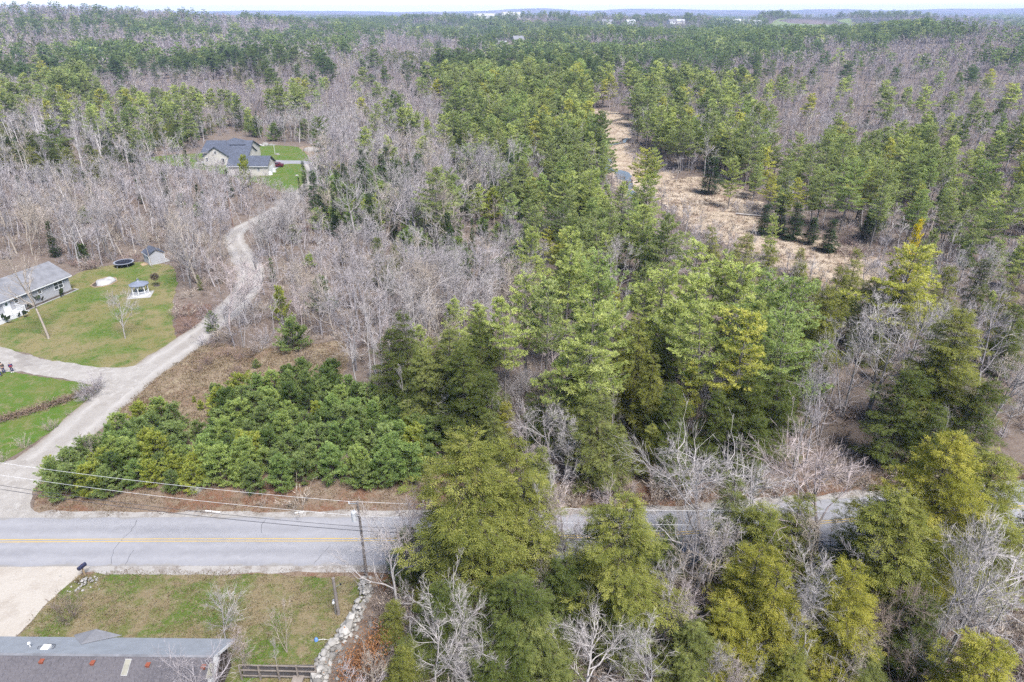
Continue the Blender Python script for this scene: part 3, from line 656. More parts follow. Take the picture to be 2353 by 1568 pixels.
# ------------------------------------------------------------------ bark and needle materials
BK_PINE = mat_bark('pine_bark', (0.13, 0.115, 0.105), (0.24, 0.215, 0.205), 2.0, False)
BK_DARK = mat_bark('conifer_bark', (0.075, 0.060, 0.050), (0.14, 0.115, 0.100), 2.0, False)
BK_GREY = mat_bark('grey_bark', (0.205, 0.193, 0.186), (0.46, 0.436, 0.426), 1.6)
TW_GREY = mat_foliage('bare_twigs', (0.250, 0.230, 0.224), (0.445, 0.417, 0.408), 0.0, None, True)
BK_BIRCH = mat_bark('birch_bark', (0.09, 0.085, 0.08), (0.56, 0.53, 0.51), 2.0, True, True)
BK_DEAD = mat_bark('weathered_deadwood', (0.27, 0.245, 0.225), (0.50, 0.465, 0.44), 1.5, False)
LF_PINE = mat_foliage('pine_needles', (0.140, 0.178, 0.062), (0.275, 0.318, 0.118), 0.52, (0.350, 0.382, 0.165))
LF_HEM = mat_foliage('hemlock_needles', (0.088, 0.108, 0.034), (0.170, 0.188, 0.060), 0.50, (0.240, 0.250, 0.088))
LF_SPR = mat_foliage('spruce_needles', (0.034, 0.058, 0.024), (0.070, 0.102, 0.038), 0.3)
LF_YOU = mat_foliage('young_pine_needles', (0.100, 0.145, 0.050), (0.200, 0.255, 0.088), 0.52, (0.275, 0.325, 0.122))
LF_ORANGE = mat_foliage('dead_orange_leaves', (0.24, 0.105, 0.045), (0.42, 0.22, 0.11), 0.35, None, True)

PROTO = {}      # kind -> list of (trunk mesh, crown mesh, H)
STUFF = {}      # kind -> [near list, far list] of merged meshes
def meshes(kind, T, i, wood, leaf):
    wv, wq = T.wood_arrays(); lv, lq, la = T.leaf_arrays()
    me_t = mesh_np(kind + '_trunk_%d' % i, wv, [wq], wood, smooth=True)
    me_c = mesh_np(kind + '_crown_%d' % i, lv, [lq], leaf, attr=la)
    return me_t, me_c
def bare_meshes(kind, T, i, wood, leaf):
    """trunk = stems and limbs (first two tube sets), crown = finer branches and twigs"""
    A = Tree(0); A.seg = T.seg[:2]; B = Tree(0); B.seg = T.seg[2:]
    wv, wq = A.wood_arrays(); bv, bq = B.wood_arrays(); lv, lq, la = T.leaf_arrays()
    me_t = mesh_np(kind + '_trunk_%d' % i, wv, [wq], wood, smooth=True)
    V = np.concatenate([bv, lv]) if len(bv) else lv
    me_c = mesh_np(kind + '_crown_%d' % i, V, [bq, lq + len(bv)] if len(bv) else [lq], leaf, attr=np.concatenate([RNG.random(max(1, len(bv) // 6)).repeat(6)[:len(bv)] if len(bv) >= 6 else np.zeros(len(bv)), la]))
    return me_t, me_c
def merged(kind, T, i, wood, leaf):
    wv, wq = T.wood_arrays(); lv, lq, la = T.leaf_arrays(); n = len(wv)
    return mesh_np(kind + '_far_%d' % i, np.concatenate([wv, lv]), [wq, lq + n], [wood, leaf], attr=np.concatenate([np.full(n, .4), la]), midx=np.concatenate([np.zeros(len(wq), int), np.ones(len(lq), int)]))

PROTO['white_pine'] = [(*meshes('pine', t_pine(100 + i, H, R, h0), i, BK_PINE, LF_PINE), H) for i, (H, R, h0) in enumerate([(22, 4.9, .38), (23, 4.3, .46), (20, 5.2, .32), (22, 4.6, .52), (18, 4.6, .22), (21, 4.0, .42), (21, 5.4, .44), (22, 5.0, .36)])]
STUFF['white_pine'] = [[merged('pine', t_pine(120 + i, 21, 4.7, .30 + .05 * i, 1), i, BK_PINE, LF_PINE) for i in range(3)], [merged('pine', t_pine(130 + i, 21, 4.9, .30, 2), 10 + i, BK_PINE, LF_PINE) for i in range(3)]]
PROTO['hemlock'] = [(*meshes('hemlock', t_hemlock(200 + i, H, R, h0), i, BK_DARK, LF_HEM), H) for i, (H, R, h0) in enumerate([(17, 5.2, .06), (15, 4.0, .05), (18, 5.0, .14), (13, 3.9, .04), (19, 5.4, .20), (15, 4.6, .10), (12, 3.3, .03)])]
STUFF['hemlock'] = [[merged('hemlock', t_hemlock(220 + i, 15, 3.8, .06, 1), i, BK_DARK, LF_HEM) for i in range(2)], [merged('hemlock', t_hemlock(230 + i, 15, 3.9, .05, 2), 10 + i, BK_DARK, LF_HEM) for i in range(2)]]
PROTO['spruce'] = [(*meshes('spruce', t_spruce(300 + i, H, R), i, BK_DARK, LF_SPR), H) for i, (H, R) in enumerate([(12, 1.9), (10, 1.7), (13, 2.3)])]
STUFF['spruce'] = [[merged('spruce', t_spruce(320 + i, 12, 2.0, 1), i, BK_DARK, LF_SPR) for i in range(2)], [merged('spruce', t_spruce(330 + i, 12, 2.2, 2), 10 + i, BK_DARK, LF_SPR) for i in range(2)]]
PROTO['young_pine'] = [(*meshes('young_pine', t_young(400 + i, H, R), i, BK_DARK, LF_YOU), H) for i, (H, R) in enumerate([(5.2, 2.5), (4.6, 2.6), (6.0, 2.6), (5.0, 2.1)])]
STUFF['young_pine'] = [[merged('young_pine', t_young(420 + i, 5.5, 2.2, 1), i, BK_DARK, LF_YOU) for i in range(2)], [merged('young_pine', t_young(430, 5.5, 2.2, 2), 10, BK_DARK, LF_YOU)]]
BARE_FORMS = [dict(H=15, spread=1.0, h0=.34, dens=1.0), dict(H=16, spread=.72, h0=.42, dens=.95, trop=.16), dict(H=13, spread=1.15, h0=.26, stems=2, dens=.8), dict(H=17, spread=.60, h0=.45, dens=.9, trop=.2), dict(H=14, spread=.95, h0=.30, stems=3, dens=.62, trop=.14), dict(H=12, spread=1.3, h0=.22, dens=1.1, wander=.22, trop=.06)]
PROTO['bare_tree'] = [(*bare_meshes('bare', t_bare(500 + i, **k), i, BK_GREY, TW_GREY), k['H']) for i, k in enumerate(BARE_FORMS)]
STUFF['bare_tree'] = [[merged('bare', t_bare(520 + i, H=15, spread=.8, h0=.36, lod=1, trop=.14), i, BK_GREY, TW_GREY) for i in range(4)], [merged('bare', t_bare(530 + i, H=15, spread=.85, h0=.35, lod=2, trop=.14), 10 + i, BK_GREY, TW_GREY) for i in range(3)]]
PROTO['birch'] = [(*bare_meshes('birch', t_bare(600 + i, H=H, spread=.42, h0=.45, dens=.55, trop=.18, leanv=.10, twig=.85), i, BK_BIRCH, TW_GREY), H) for i, H in enumerate([14, 12, 15])]
STUFF['birch'] = [[merged('birch', t_bare(620 + i, H=14, spread=.45, h0=.42, lod=1, dens=.6, trop=.18, leanv=.1), i, BK_BIRCH, TW_GREY) for i in range(2)], [merged('birch', t_bare(630, H=14, spread=.5, lod=2, leanv=.1), 10, BK_BIRCH, TW_GREY)]]
PROTO['shrub'] = [(*bare_meshes('shrub', t_shrub(700 + i, H, R), i, BK_GREY, TW_GREY), H) for i, (H, R) in enumerate([(2.6, 1.6), (2.0, 1.7), (3.2, 1.6)])]
STUFF['shrub'] = [[merged('shrub', t_shrub(720 + i, 2.4, 1.7, 14, 1), i, BK_GREY, TW_GREY) for i in range(3)], []]
PROTO['snag'] = [(*bare_meshes('snag', t_bare(800 + i, H=9, spread=.8, h0=.25, dens=.7, lod=1, trop=.02, wander=.2), i, BK_DEAD, BK_DEAD), 9) for i in range(2)]
PROTO['leafy_shrub'] = [(*meshes('leafy', t_leafy(900 + i), i, BK_GREY, LF_ORANGE), 2.6) for i in range(2)]
# ------------------------------------------------------------------ placing trees
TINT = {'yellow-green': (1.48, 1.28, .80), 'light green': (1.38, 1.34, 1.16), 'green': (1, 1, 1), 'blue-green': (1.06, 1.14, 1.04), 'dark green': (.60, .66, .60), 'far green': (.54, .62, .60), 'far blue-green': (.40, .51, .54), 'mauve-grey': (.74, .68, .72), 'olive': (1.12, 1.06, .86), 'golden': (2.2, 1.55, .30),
        'pale grey': (1.12, 1.10, 1.10), 'grey': (1, .98, .97), 'lavender-grey': (.95, .92, .96), 'tan-grey': (1.02, .93, .80), 'pinkish': (1.10, .99, .98), 'red-brown': (.68, .52, .47), 'brown': (.66, .56, .49), 'white': (1.26, 1.23, 1.22), 'orange': (1, 1, 1)}
NOUN = {'white_pine': 'white pine', 'hemlock': 'hemlock', 'spruce': 'spire spruce', 'young_pine': 'young pine', 'bare_tree': 'bare hardwood', 'birch': 'slender birch', 'shrub': 'leafless shrub', 'snag': 'dead barkless snag', 'leafy_shrub': 'shrub holding dead orange leaves'}
NAMES = {'white_pine': 'white_pine', 'hemlock': 'hemlock_tree', 'spruce': 'spruce_tree', 'young_pine': 'young_pine', 'bare_tree': 'bare_hardwood', 'birch': 'birch_tree', 'shrub': 'bare_shrub', 'snag': 'dead_snag', 'leafy_shrub': 'leafy_shrub'}
CATS = {'shrub': 'shrub', 'leafy_shrub': 'shrub', 'snag': 'dead tree'}
GROUPS = {'white_pine': 'white pines in the woods', 'hemlock': 'hemlocks in the woods', 'spruce': 'spruces in the woods', 'young_pine': 'bushy young pines', 'bare_tree': 'leafless hardwoods', 'birch': 'birches in the woods', 'shrub': 'leafless shrubs', 'snag': 'dead snags by the marsh', 'leafy_shrub': 'orange-leaved shrubs by the stone wall'}
TREES = []
def put(kind, x, y, H, w=1.0, tint='green', var=None, label=None, hero=True, rot=None, lean=None):
    TREES.append(dict(kind=kind, x=float(x), y=float(y), H=float(H), w=w, tint=tint, var=var, label=label, hero=hero, rot=rot if rot is not None else random.uniform(0, 6.28), lean=lean))
def top(kind, u, v, H, w=1.0, tint='green', var=None, label=None, lean=None):
    if kind == 'white_pine' and H > 12: H *= .78; w *= 1.22
    elif kind == 'hemlock' and v < 1000: H *= .84; w *= 1.2
    elif kind == 'hemlock': H *= .78; w *= 1.55
    elif kind == 'bare_tree' and v < 950: H *= .84; w *= 1.08
    q = G(u, v, H); rc = 51.0 + max(0.0, q.x - 2) * .085
    if abs(q.y - rc) < 6.0 and kind != 'snag':                     # keep trunks off the road: stand the tree on its own side of it
        Yt = rc + 5.4 if H <= 6 else rc + 7.2 if v < 980 and (kind != 'bare_tree' or v < 900) else rc - 5.6
        lo, hi = 0.3, 40.0
        for _ in range(40):
            m_ = (lo + hi) / 2
            if G(u, v, m_).y > Yt: lo = m_
            else: hi = m_
        H = max(lo, 2.2); q = G(u, v, H)
        if H <= 2.3: q.y = max(q.y, Yt)
    put(kind, q.x, q.y, H, w, tint, var, label, lean=lean)
def foot(kind, u, v, H, w=1.0, tint='green', var=None, label=None, lean=None):
    q = G(u, v, 0); put(kind, q.x, q.y, H, w, tint, var, label, lean=lean)
P_, H_, B_, S_, Y_, W_, U_ = 'white_pine', 'hemlock', 'bare_tree', 'spruce', 'young_pine', 'birch', 'shrub'

# --- the tall light pines in the middle
for a in [(P_, 1304, 588, 22, 1.05, 'light green', 0), (P_, 1216, 632, 22, .9, 'light green', 1), (P_, 1166, 690, 21, .85, 'light green', 3), (P_, 1262, 655, 22, .85, 'green', 3), (P_, 1345, 688, 24, 1.05, 'light green', 0), (P_, 1385, 590, 21, .95, 'blue-green', 2),
          (P_, 1222, 527, 18, .9, 'light green', 4), (P_, 1320, 526, 19, .9, 'light green', 4), (P_, 1300, 770, 20, .9, 'light green', 5), (P_, 1400, 700, 20, .9, 'light green', 2), (P_, 1100, 705, 16, .8, 'light green', 4), (P_, 1040, 690, 14, .8, 'light green', 4), (P_, 968, 752, 13, .75, 'light green', 4),
          # right-hand pine group
          (P_, 1540, 498, 21, 1.0, 'green', 0), (P_, 1590, 548, 21, 1.0, 'light green', 1), (P_, 1640, 585, 22, 1.0, 'light green', 0), (P_, 1690, 602, 22, 1.05, 'light green', 2), (P_, 1602, 628, 22, 1.0, 'light green', 5), (P_, 1759, 634, 23, 1.0, 'blue-green', 0), (P_, 1809, 636, 22, 1.0, 'blue-green', 2),
          (P_, 1696, 708, 23, .95, 'yellow-green', 1), (P_, 1640, 712, 22, .9, 'light green', 3), (P_, 1822, 728, 21, .9, 'blue-green', 2), (P_, 1512, 622, 20, 1.0, 'light green', 2), (P_, 1560, 690, 20, .95, 'light green', 5), (P_, 1470, 655, 18, .9, 'light green', 2), (P_, 1588, 822, 15, .8, 'yellow-green', 5), (P_, 1760, 700, 20, .8, 'light green', 4),
          (P_, 2095, 562, 22, 1.15, 'yellow-green', 2), (P_, 1495, 402, 20, 1.0, 'light green', 0), (P_, 1345, 392, 19, .95, 'light green', 2), (P_, 1300, 395, 19, .9, 'light green', 0), (P_, 1480, 470, 19, 1.0, 'light green', 5), (P_, 1430, 420, 16, .95, 'light green', 4)]: top(*a)
top(P_, 2104, 508, 19, .42, 'golden', 4, 'dying white pine with a golden yellow top above the big pine')
top(P_, 2146, 528, 17, .6, 'green', 4, 'slim green pine tip beside the golden dying pine')
top(P_, 1783, 494, 9.5, .85, 'light green', 4, 'small layered pine standing alone in the tan sedge meadow')
# --- pine grove behind the sedge meadow
for a in [(1880, 330, 23, 1.0, 'green'), (1945, 312, 23, 1.0, 'green'), (2010, 300, 23, 1.0, 'green'), (2070, 278, 23, 1.0, 'green'), (2140, 335, 22, 1.05, 'green'), (2195, 350, 20, .9, 'green'), (1815, 370, 20, .9, 'green'), (1775, 400, 16, .85, 'yellow-green'), (1905, 385, 23, 1.0, 'green'), (1965, 372, 24, 1.05, 'blue-green'), (2050, 372, 23, 1.05, 'green'), (2105, 355, 22, 1.0, 'green'), (1850, 412, 19, .9, 'yellow-green'), (2030, 430, 20, .9, 'green'), (2120, 430, 20, .9, 'blue-green'),
          (2300, 440, 19, 1.0, 'light green'), (2345, 430, 20, 1.0, 'green'), (2262, 470, 16, .9, 'green'), (1945, 280, 20, .8, 'yellow-green'), (1690, 365, 19, .85, 'light green'), (1745, 355, 18, .8, 'green')]: top(P_, a[0], a[1], a[2] * .86, *a[3:])
for a in [(1800, 478, 6), (1835, 470, 8), (1870, 500, 6), (1915, 505, 7), (1765, 470, 7), (1640, 362, 10), (2010, 480, 7)]: top(S_, *a, 2.1, 'dark green')
# --- hemlocks, middle and right
for a in [(1646, 522, 13, .8, 'olive', 1), (1722, 540, 13, .9, 'olive', 3), (1690, 560, 12, .8, 'olive', 1), (1782, 570, 13, .9, 'olive', 3), (1840, 606, 13, .8, 'olive', 1), (1909, 660, 17, .95, 'olive', 2), (1976, 572, 15, .7, 'olive', 1), (1936, 614, 13, .9, 'olive', 3), (1880, 640, 12, .8, 'green', 3), (2010, 640, 13, 1.0, 'olive', 3), (2080, 660, 12, 1.0, 'olive', 3), (2190, 615, 12, .9, 'olive', 3), (2270, 600, 12, .9, 'dark green', 3), (2330, 640, 14, .9, 'olive', 1), (2340, 700, 13, .9, 'dark green', 3), (2110, 640, 12, .9, 'olive', 3),
          (2222, 722, 20, 1.05, 'olive', 4), (2185, 800, 15, 1.0, 'dark green', 0), (2090, 860, 14, 1.1, 'dark green', 0), (1385, 915, 17, 1.05, 'green', 0), (1420, 975, 13, .9, 'green', 3), (1165, 930, 9, .75, 'yellow-green', 3), (1025, 755, 17, .85, 'green', 2), (925, 725, 15, .9, 'dark green', 1), (1000, 775, 14, .8, 'olive', 1), (1090, 735, 17, .9, 'dark green', 2), (960, 800, 14, .9, 'green', 0), (1060, 800, 16, .9, 'dark green', 0), (890, 760, 13, .9, 'dark green', 0), (1475, 735, 16, .9, 'olive', 1), (1430, 765, 14, .8, 'olive', 1), (1498, 815, 14, .8, 'olive', 1), (1530, 760, 15, .8, 'dark green', 0), (1545, 880, 12, .9, 'dark green', 0), (1650, 900, 12, 1.0, 'dark green', 0), (1720, 870, 14, 1.0, 'dark green', 0), (1790, 860, 14, 1.0, 'dark green', 2), (1850, 810, 13, .9, 'dark green', 3), (1560, 970, 10, .9, 'dark green', 3), (1740, 960, 10, .9, 'dark green', 3), (1235, 870, 12, .8, 'dark green', 1), (1330, 860, 13, .9, 'green', 0), (1130, 870, 12, .8, 'dark green', 0), (2280, 880, 13, .9, 'dark green', 0), (2150, 930, 11, .9, 'dark green', 3), (1110, 960, 7, .8, 'green', 3),
          # the roadside row at the bottom
          (1086, 1012, 21, 1.02, 'olive', 0), (1214, 1018, 17, .85, 'olive', 1), (1430, 1152, 18, .95, 'olive', 2), (1742, 1272, 14, 1.0, 'yellow-green', 1), (1690, 1390, 10, .95, 'yellow-green', 3), (1795, 1318, 14, .95, 'yellow-green', 1), (1968, 1288, 15, .85, 'yellow-green', 1), (1842, 1143, 13, .85, 'olive', 1), (1765, 1172, 12, .95, 'olive', 3), (2085, 1135, 17, 1.05, 'olive', 0), (2190, 985, 21, 1.0, 'yellow-green', 4), (2302, 1052, 19, 1.0, 'olive', 2), (2300, 1488, 12, 1.0, 'yellow-green', 3), (1705, 1098, 14, .75, 'green', 1), (930, 1215, 8, .8, 'dark green', 3), (1010, 1340, 11, .9, 'dark green', 0), (1180, 1330, 13, 1.0, 'dark green', 0), (1300, 1290, 11, .9, 'dark green', 3), (1230, 1400, 10, 1.0, 'green', 3), (1440, 1380, 9, 1.0, 'green', 3), (1600, 1440, 9, 1.0, 'green', 0), (1830, 1500, 8, .9, 'olive', 3), (2140, 1390, 10, .9, 'dark green', 3), (2000, 1480, 7, 1.0, 'green', 3), (900, 1390, 6, .8, 'olive', 3), (940, 1470, 6, .9, 'green', 3), (1270, 1500, 7, 1.0, 'green', 3), (1540, 1190, 8, .7, 'dark green', 3), (1140, 1500, 7, .9, 'dark green', 3), (2060, 1230, 9, .9, 'dark green', 3)]: top(H_, *a)
# --- bare trees, middle and right
for a in [(1660, 998, 13, 1.1, 'pale grey', 5), (1795, 1022, 12, 1.1, 'pale grey', 5), (1955, 980, 15, 1.05, 'pinkish', 5), (2062, 688, 19, 1.15, 'pale grey', 2), (1995, 720, 17, .9, 'pale grey', 4), (2130, 690, 18, 1.0, 'lavender-grey', 0), (2180, 720, 16, 1.0, 'pale grey', 2), (2200, 690, 17, .9, 'lavender-grey', 4), (2320, 700, 17, 1.0, 'lavender-grey', 0), (2300, 640, 16, .9, 'lavender-grey', 1), (2340, 780, 15, 1.0, 'grey', 2), (1880, 815, 17, .7, 'pale grey', 3), (1905, 830, 16, .65, 'lavender-grey', 1), (1930, 800, 15, .9, 'lavender-grey', 4), (1270, 895, 12, 1.05, 'pale grey', 5), (1310, 950, 9, 1.1, 'pale grey', 2), (1240, 985, 8, 1.0, 'pinkish', 4), (1180, 590, 16, 1.0, 'tan-grey', 0), (1110, 600, 15, 1.1, 'pale grey', 5), (1060, 590, 15, 1.0, 'pale grey', 2), (1000, 580, 16, 1.1, 'tan-grey', 5), (940, 600, 16, 1.0, 'tan-grey', 2), (880, 560, 17, .9, 'pale grey', 1), (930, 500, 16, .9, 'pale grey', 1), (960, 505, 16, .9, 'pale grey', 3), (1130, 640, 12, .9, 'white', 3), (1115, 690, 10, .9, 'white', 2), (1165, 440, 12, .8, 'pale grey', 1), (1420, 555, 14, .9, 'pale grey', 4), (1440, 640, 13, .8, 'pale grey', 3), (830, 680, 15, .8, 'pale grey', 3), (800, 720, 14, .7, 'pale grey', 1), (850, 760, 13, .7, 'white', 3), (1060, 880, 9, .8, 'pale grey', 1), (1010, 850, 10, .7, 'pale grey', 3), (925, 830, 9, .7, 'pale grey', 3), (1600, 860, 9, .8, 'grey', 4),
          (2090, 580, 13, 1.0, 'pale grey', 5), (2200, 560, 15, .9, 'pale grey', 4), (2260, 560, 15, 1.0, 'pale grey', 2),
          # near the road and bottom
          (925, 1130, 9, .9, 'pinkish', 5), (960, 1150, 8, .8, 'pale grey', 4), (1250, 1100, 10, .9, 'pale grey', 4), (1315, 1120, 9, .9, 'pinkish', 2), (1340, 1190, 8, .8, 'pinkish', 4), (1235, 1170, 8, .7, 'tan-grey', 4), (1560, 1235, 12, .75, 'white', 3), (1545, 1330, 9, 1.0, 'pinkish', 2), (1860, 1250, 12, 1.0, 'pale grey', 2), (1850, 1345, 10, .8, 'pale grey', 3), (1355, 1425, 8.5, 1.15, 'white', 5), (1515, 1435, 8, 1.15, 'pale grey', 2), (1020, 1300, 11, .85, 'white', 4), (985, 1390, 9, .8, 'white', 5), (1110, 1435, 8, .9, 'white', 5), (1060, 1420, 8, .8, 'grey', 1), (1720, 1480, 6, 1.0, 'pale grey', 4), (1640, 1490, 6, 1.0, 'grey', 2), (1860, 1400, 9, .9, 'grey', 0), (2060, 1330, 9, 1.1, 'brown', 2), (2040, 1420, 7, 1.2, 'brown', 2), (2110, 1450, 7, 1.1, 'brown', 4), (2240, 1160, 14, 1.0, 'pale grey', 5), (2300, 1200, 13, 1.0, 'white', 2), (2210, 1290, 12, .9, 'pale grey', 3), (2320, 1330, 11, 1.0, 'grey', 0), (2270, 1250, 14, .8, 'white', 1), (1950, 1430, 8, 1.0, 'tan-grey', 4), (1460, 1290, 8, .9, 'grey', 4), (1580, 1130, 7, .9, 'tan-grey', 4), (1260, 1330, 7, .9, 'pinkish', 5), (2200, 1420, 9, .9, 'grey', 1), (2150, 1200, 11, .8, 'tan-grey', 3)]: top(B_, *a)
for a in [(1505, 1072, 6, 1.2), (1545, 1090, 5.5, 1.2), (1450, 1110, 4.5, 1.2), (1380, 1130, 4, 1.1), (1300, 1150, 4.5, 1.1), (1610, 1110, 4, 1.2)]: top(B_, *a, 'pinkish', 4)
# --- named single trees in the left half
foot(B_, 112, 778, 15, .95, 'tan-grey', 0, 'large bare maple leaning over the ranch house front lawn', lean=(-.16, .02))
foot(B_, 288, 778, 8.5, .95, 'grey', 5, 'small bare tree in the middle of the ranch lawn')
foot(B_, 350, 615, 11, .6, 'tan-grey', 1, 'straight bare tree standing in front of the grey shed')
foot(W_, 196, 571, 16, .7, 'white', 0, 'tall leaning white birch behind the ranch lawn', lean=(-.12, .04))
foot(B_, 455, 652, 14, 1.15, 'tan-grey', 2, 'broad bare tree between the shed and the gravel lane')
foot(H_, 462, 668, 3.2, .75, 'green', 3, 'low dark evergreen at the foot of the broad bare tree')
foot(B_, 518, 722, 8, .75, 'pale grey', 3, 'thin bare tree on the lawn side of the gravel lane')
foot(B_, 560, 800, 9, .7, 'pale grey', 4, 'slim bare clump on the right side of the gravel lane')
foot(Y_, 490, 762, 3.4, .8, 'green', 0, 'small green pine overhanging the edge of the gravel lane')
foot(Y_, 193, 600, 3.4, .85, 'dark green', 1, 'rounded dark evergreen behind the trampoline lawn')
foot(Y_, 678, 806, 5.0, .95, 'green', 1, 'round bushy pine alone at the back of the clearing')
foot(Y_, 650, 740, 6, .6, 'yellow-green', 3, 'tall thin young pine behind the round pine')
foot(Y_, 745, 720, 6.5, .9, 'dark green', 2, 'dark bushy pine among the bare trees above the clearing')
foot(Y_, 590, 846, 1.3, .95, 'green', 1, 'tiny pine seedling on the dry grass clearing')
foot(Y_, 458, 1008, 2.4, .95, 'green', 1, 'single small pine between the two young pine thickets')
foot(Y_, 463, 942, 1.4, .9, 'yellow-green', 3, 'knee-high yellowish pine in the clearing near the thicket')
foot(Y_, 447, 925, .9, .9, 'yellow-green', 3, 'tiniest yellowish pine at the clearing edge')
foot(B_, 520, 1478, 6.2, .9, 'grey', 5, 'gnarled pale bare tree at the corner of the grey roof')
foot(B_, 660, 1500, 5.2, .75, 'tan-grey', 4, 'thin bare tree in the yard near the stone wall')
foot(B_, 560, 1545, 5.0, .9, 'pinkish', 2, 'twiggy bare tree in front of the rail pen')
foot(U_, 162, 1415, 2.2, 1.0, 'brown', 1, 'small dark shrub in the patchy yard')
foot(B_, 640, 1560, 4.5, .6, 'grey', 3, 'slim bare sapling growing through the rail pen')
for i, (u, v, h) in enumerate([(212, 907, 2.6), (205, 918, 2.2), (196, 916, 2.0), (218, 896, 2.8)]): foot(U_, u, v, h, 1.1, 'lavender-grey', i % 3, ('tallest', 'second', 'third', 'outermost')[i] + ' grey shrub of the clump where the drives meet')
foot(U_, 58, 1030, 1.9, .9, 'tan-grey', 0, 'reddish bare shrub on the green strip beside the lane'); foot(U_, 118, 988, 1.7, .8, 'tan-grey', 1, 'smaller pale shrub up the green strip from the reddish one'); foot(U_, 160, 955, 1.2, .7, 'tan-grey', 2, 'faint low shrub nearest the brush bank on the green strip'); foot(U_, 5, 1062, 2.0, .9, 'tan-grey', 2, 'bare shrub at the picture edge by the gravel lane')
for i, (u, v, h, c) in enumerate([(545, 830, 2.4, 'red-brown'), (575, 822, 2.8, 'brown'), (600, 808, 3.0, 'grey'), (520, 820, 2.0, 'red-brown'), (700, 832, 2.0, 'brown'), (480, 838, 2.2, 'red-brown'), (610, 790, 3.2, 'lavender-grey'), (545, 860, 1.6, 'red-brown'), (455, 855, 1.5, 'red-brown'), (650, 862, 1.2, 'brown')]):
    foot(U_, u, v, h, 1.0, c)
foot('snag', 1553, 419, 9.5, 1.0, 'white', 0, 'pale dead snag with spreading bare arms at the marsh edge'); foot('snag', 1617, 446, 9.5, .9, 'white', 1, 'second pale dead snag beside the small dark spruce'); foot('snag', 1452, 404, 6, .25, 'white', 0, 'thin standing dead stick beside the brook pool')
foot('snag', 1528, 405, 6, .3, 'white', 1, 'broken grey dead stem at the marsh margin')
for i, (u, v, h, w) in enumerate([(840, 1545, 3.0, 1.0), (815, 1570, 2.6, 1.1), (870, 1500, 2.6, .9), (890, 1360, 1.6, 1.0)]): foot('leafy_shrub', u, v, h, w, 'orange', i % 2, ('orange-leaved beech sapling beside the lower stone wall', 'spreading orange-leaved shrub at the bottom edge by the wall', 'orange-leaved shrub between the wall and the dark hemlocks', 'low rusty shrub by the top of the stone wall')[i])
top(Y_, 585, 268, 8, .9, 'green', 2, 'dark round pine nearest the beige house roof'); top(Y_, 628, 285, 6.5, .95, 'green', 1, 'single round pine behind the boulder row'); top(Y_, 697, 275, 8, 1.1, 'green', 2, 'double round pine at the far corner of the lawn'); top(Y_, 722, 268, 8, .8, 'green', 0, 'tallest round pine by the sandy patch')
foot(Y_, 566, 432, 9, .55, 'yellow-green', 3, 'narrow yellow-green pine standing before the beige garage')
foot(S_, 703, 452, 9.5, .85, 'dark green', 0, 'dark pointed spruce at the lawn corner by the lane'); foot(S_, 690, 448, 5, .7, 'dark green', 1, 'short spruce next to the dark pointed one')
foot(B_, 735, 445, 12, .9, 'grey', 4, 'dense grey tree screening the end of the far lawn')

for u, v, h in ((598, 472, 11), (618, 458, 11), (640, 446, 10), (662, 436, 10), (608, 500, 10), (588, 492, 9), (632, 470, 9), (652, 455, 9), (676, 428, 9), (690, 420, 9), (602, 484, 12), (614, 476, 12), (626, 462, 12), (645, 458, 11), (658, 446, 11), (670, 438, 11), (684, 432, 10), (596, 508, 9), (622, 490, 10), (640, 478, 10), (664, 462, 10), (680, 448, 9), (604, 520, 9)): top(B_, u, v, h, 1.1, 'pale grey' if h == 10 else 'grey')

# --- the young pine thickets
def thicket(px, zc, sp, h0, h1, tints, seed):
    r = random.Random(seed); poly = poly_px(px, zc); xs = [p[0] for p in poly]; ys = [p[1] for p in poly]; pts = []
    for _ in range(9000):
        x = r.uniform(min(xs), max(xs)); y = r.uniform(min(ys), max(ys))
        if not in_poly([x], [y], poly)[0]: continue
        if all((x - a) ** 2 + (y - b) ** 2 > sp * sp for a, b in pts): pts.append((x, y))
    for x, y in pts: put(Y_, x, y, r.uniform(h0, h1), r.uniform(.9, 1.2), r.choice(tints))
mixg = ['green', 'green', 'light green', 'blue-green', 'dark green', 'blue-green', 'yellow-green']
thicket([(492, 905), (560, 895), (680, 862), (755, 862), (830, 885), (905, 935), (960, 1000), (965, 1050), (930, 1080), (830, 1092), (700, 1090), (560, 1100), (480, 1085), (465, 1030), (490, 985)], 1.8, 1.95, 2.9, 4.7, mixg, 1)
thicket([(120, 1090), (200, 1030), (270, 975), (370, 948), (415, 960), (415, 1005), (395, 1035), (345, 1055), (320, 1090), (250, 1110), (130, 1115)], 1.6, 1.85, 2.7, 4.2, mixg, 2)
thicket([(335, 1060), (400, 1030), (455, 1070), (450, 1105), (350, 1112)], 1.5, 2.0, 2.6, 3.8, ['light green', 'yellow-green', 'green'], 3)
thicket([(940, 965), (985, 950), (1010, 1040), (960, 1085), (930, 1085)], 2.0, 2.2, 3.2, 4.6, ['blue-green', 'green'], 4)
foot(Y_, 128, 1105, 3.0, .9, 'yellow-green', 3, 'yellow-tinged young pine at the thicket corner by the lane')
foot(Y_, 838, 1118, 3.2, 1.0, 'green', 1, 'separate young pine on the verge at the end of the thicket')
foot(B_, 215, 1085, 5, .7, 'tan-grey', 4, 'bare grey sapling growing up through the small thicket')

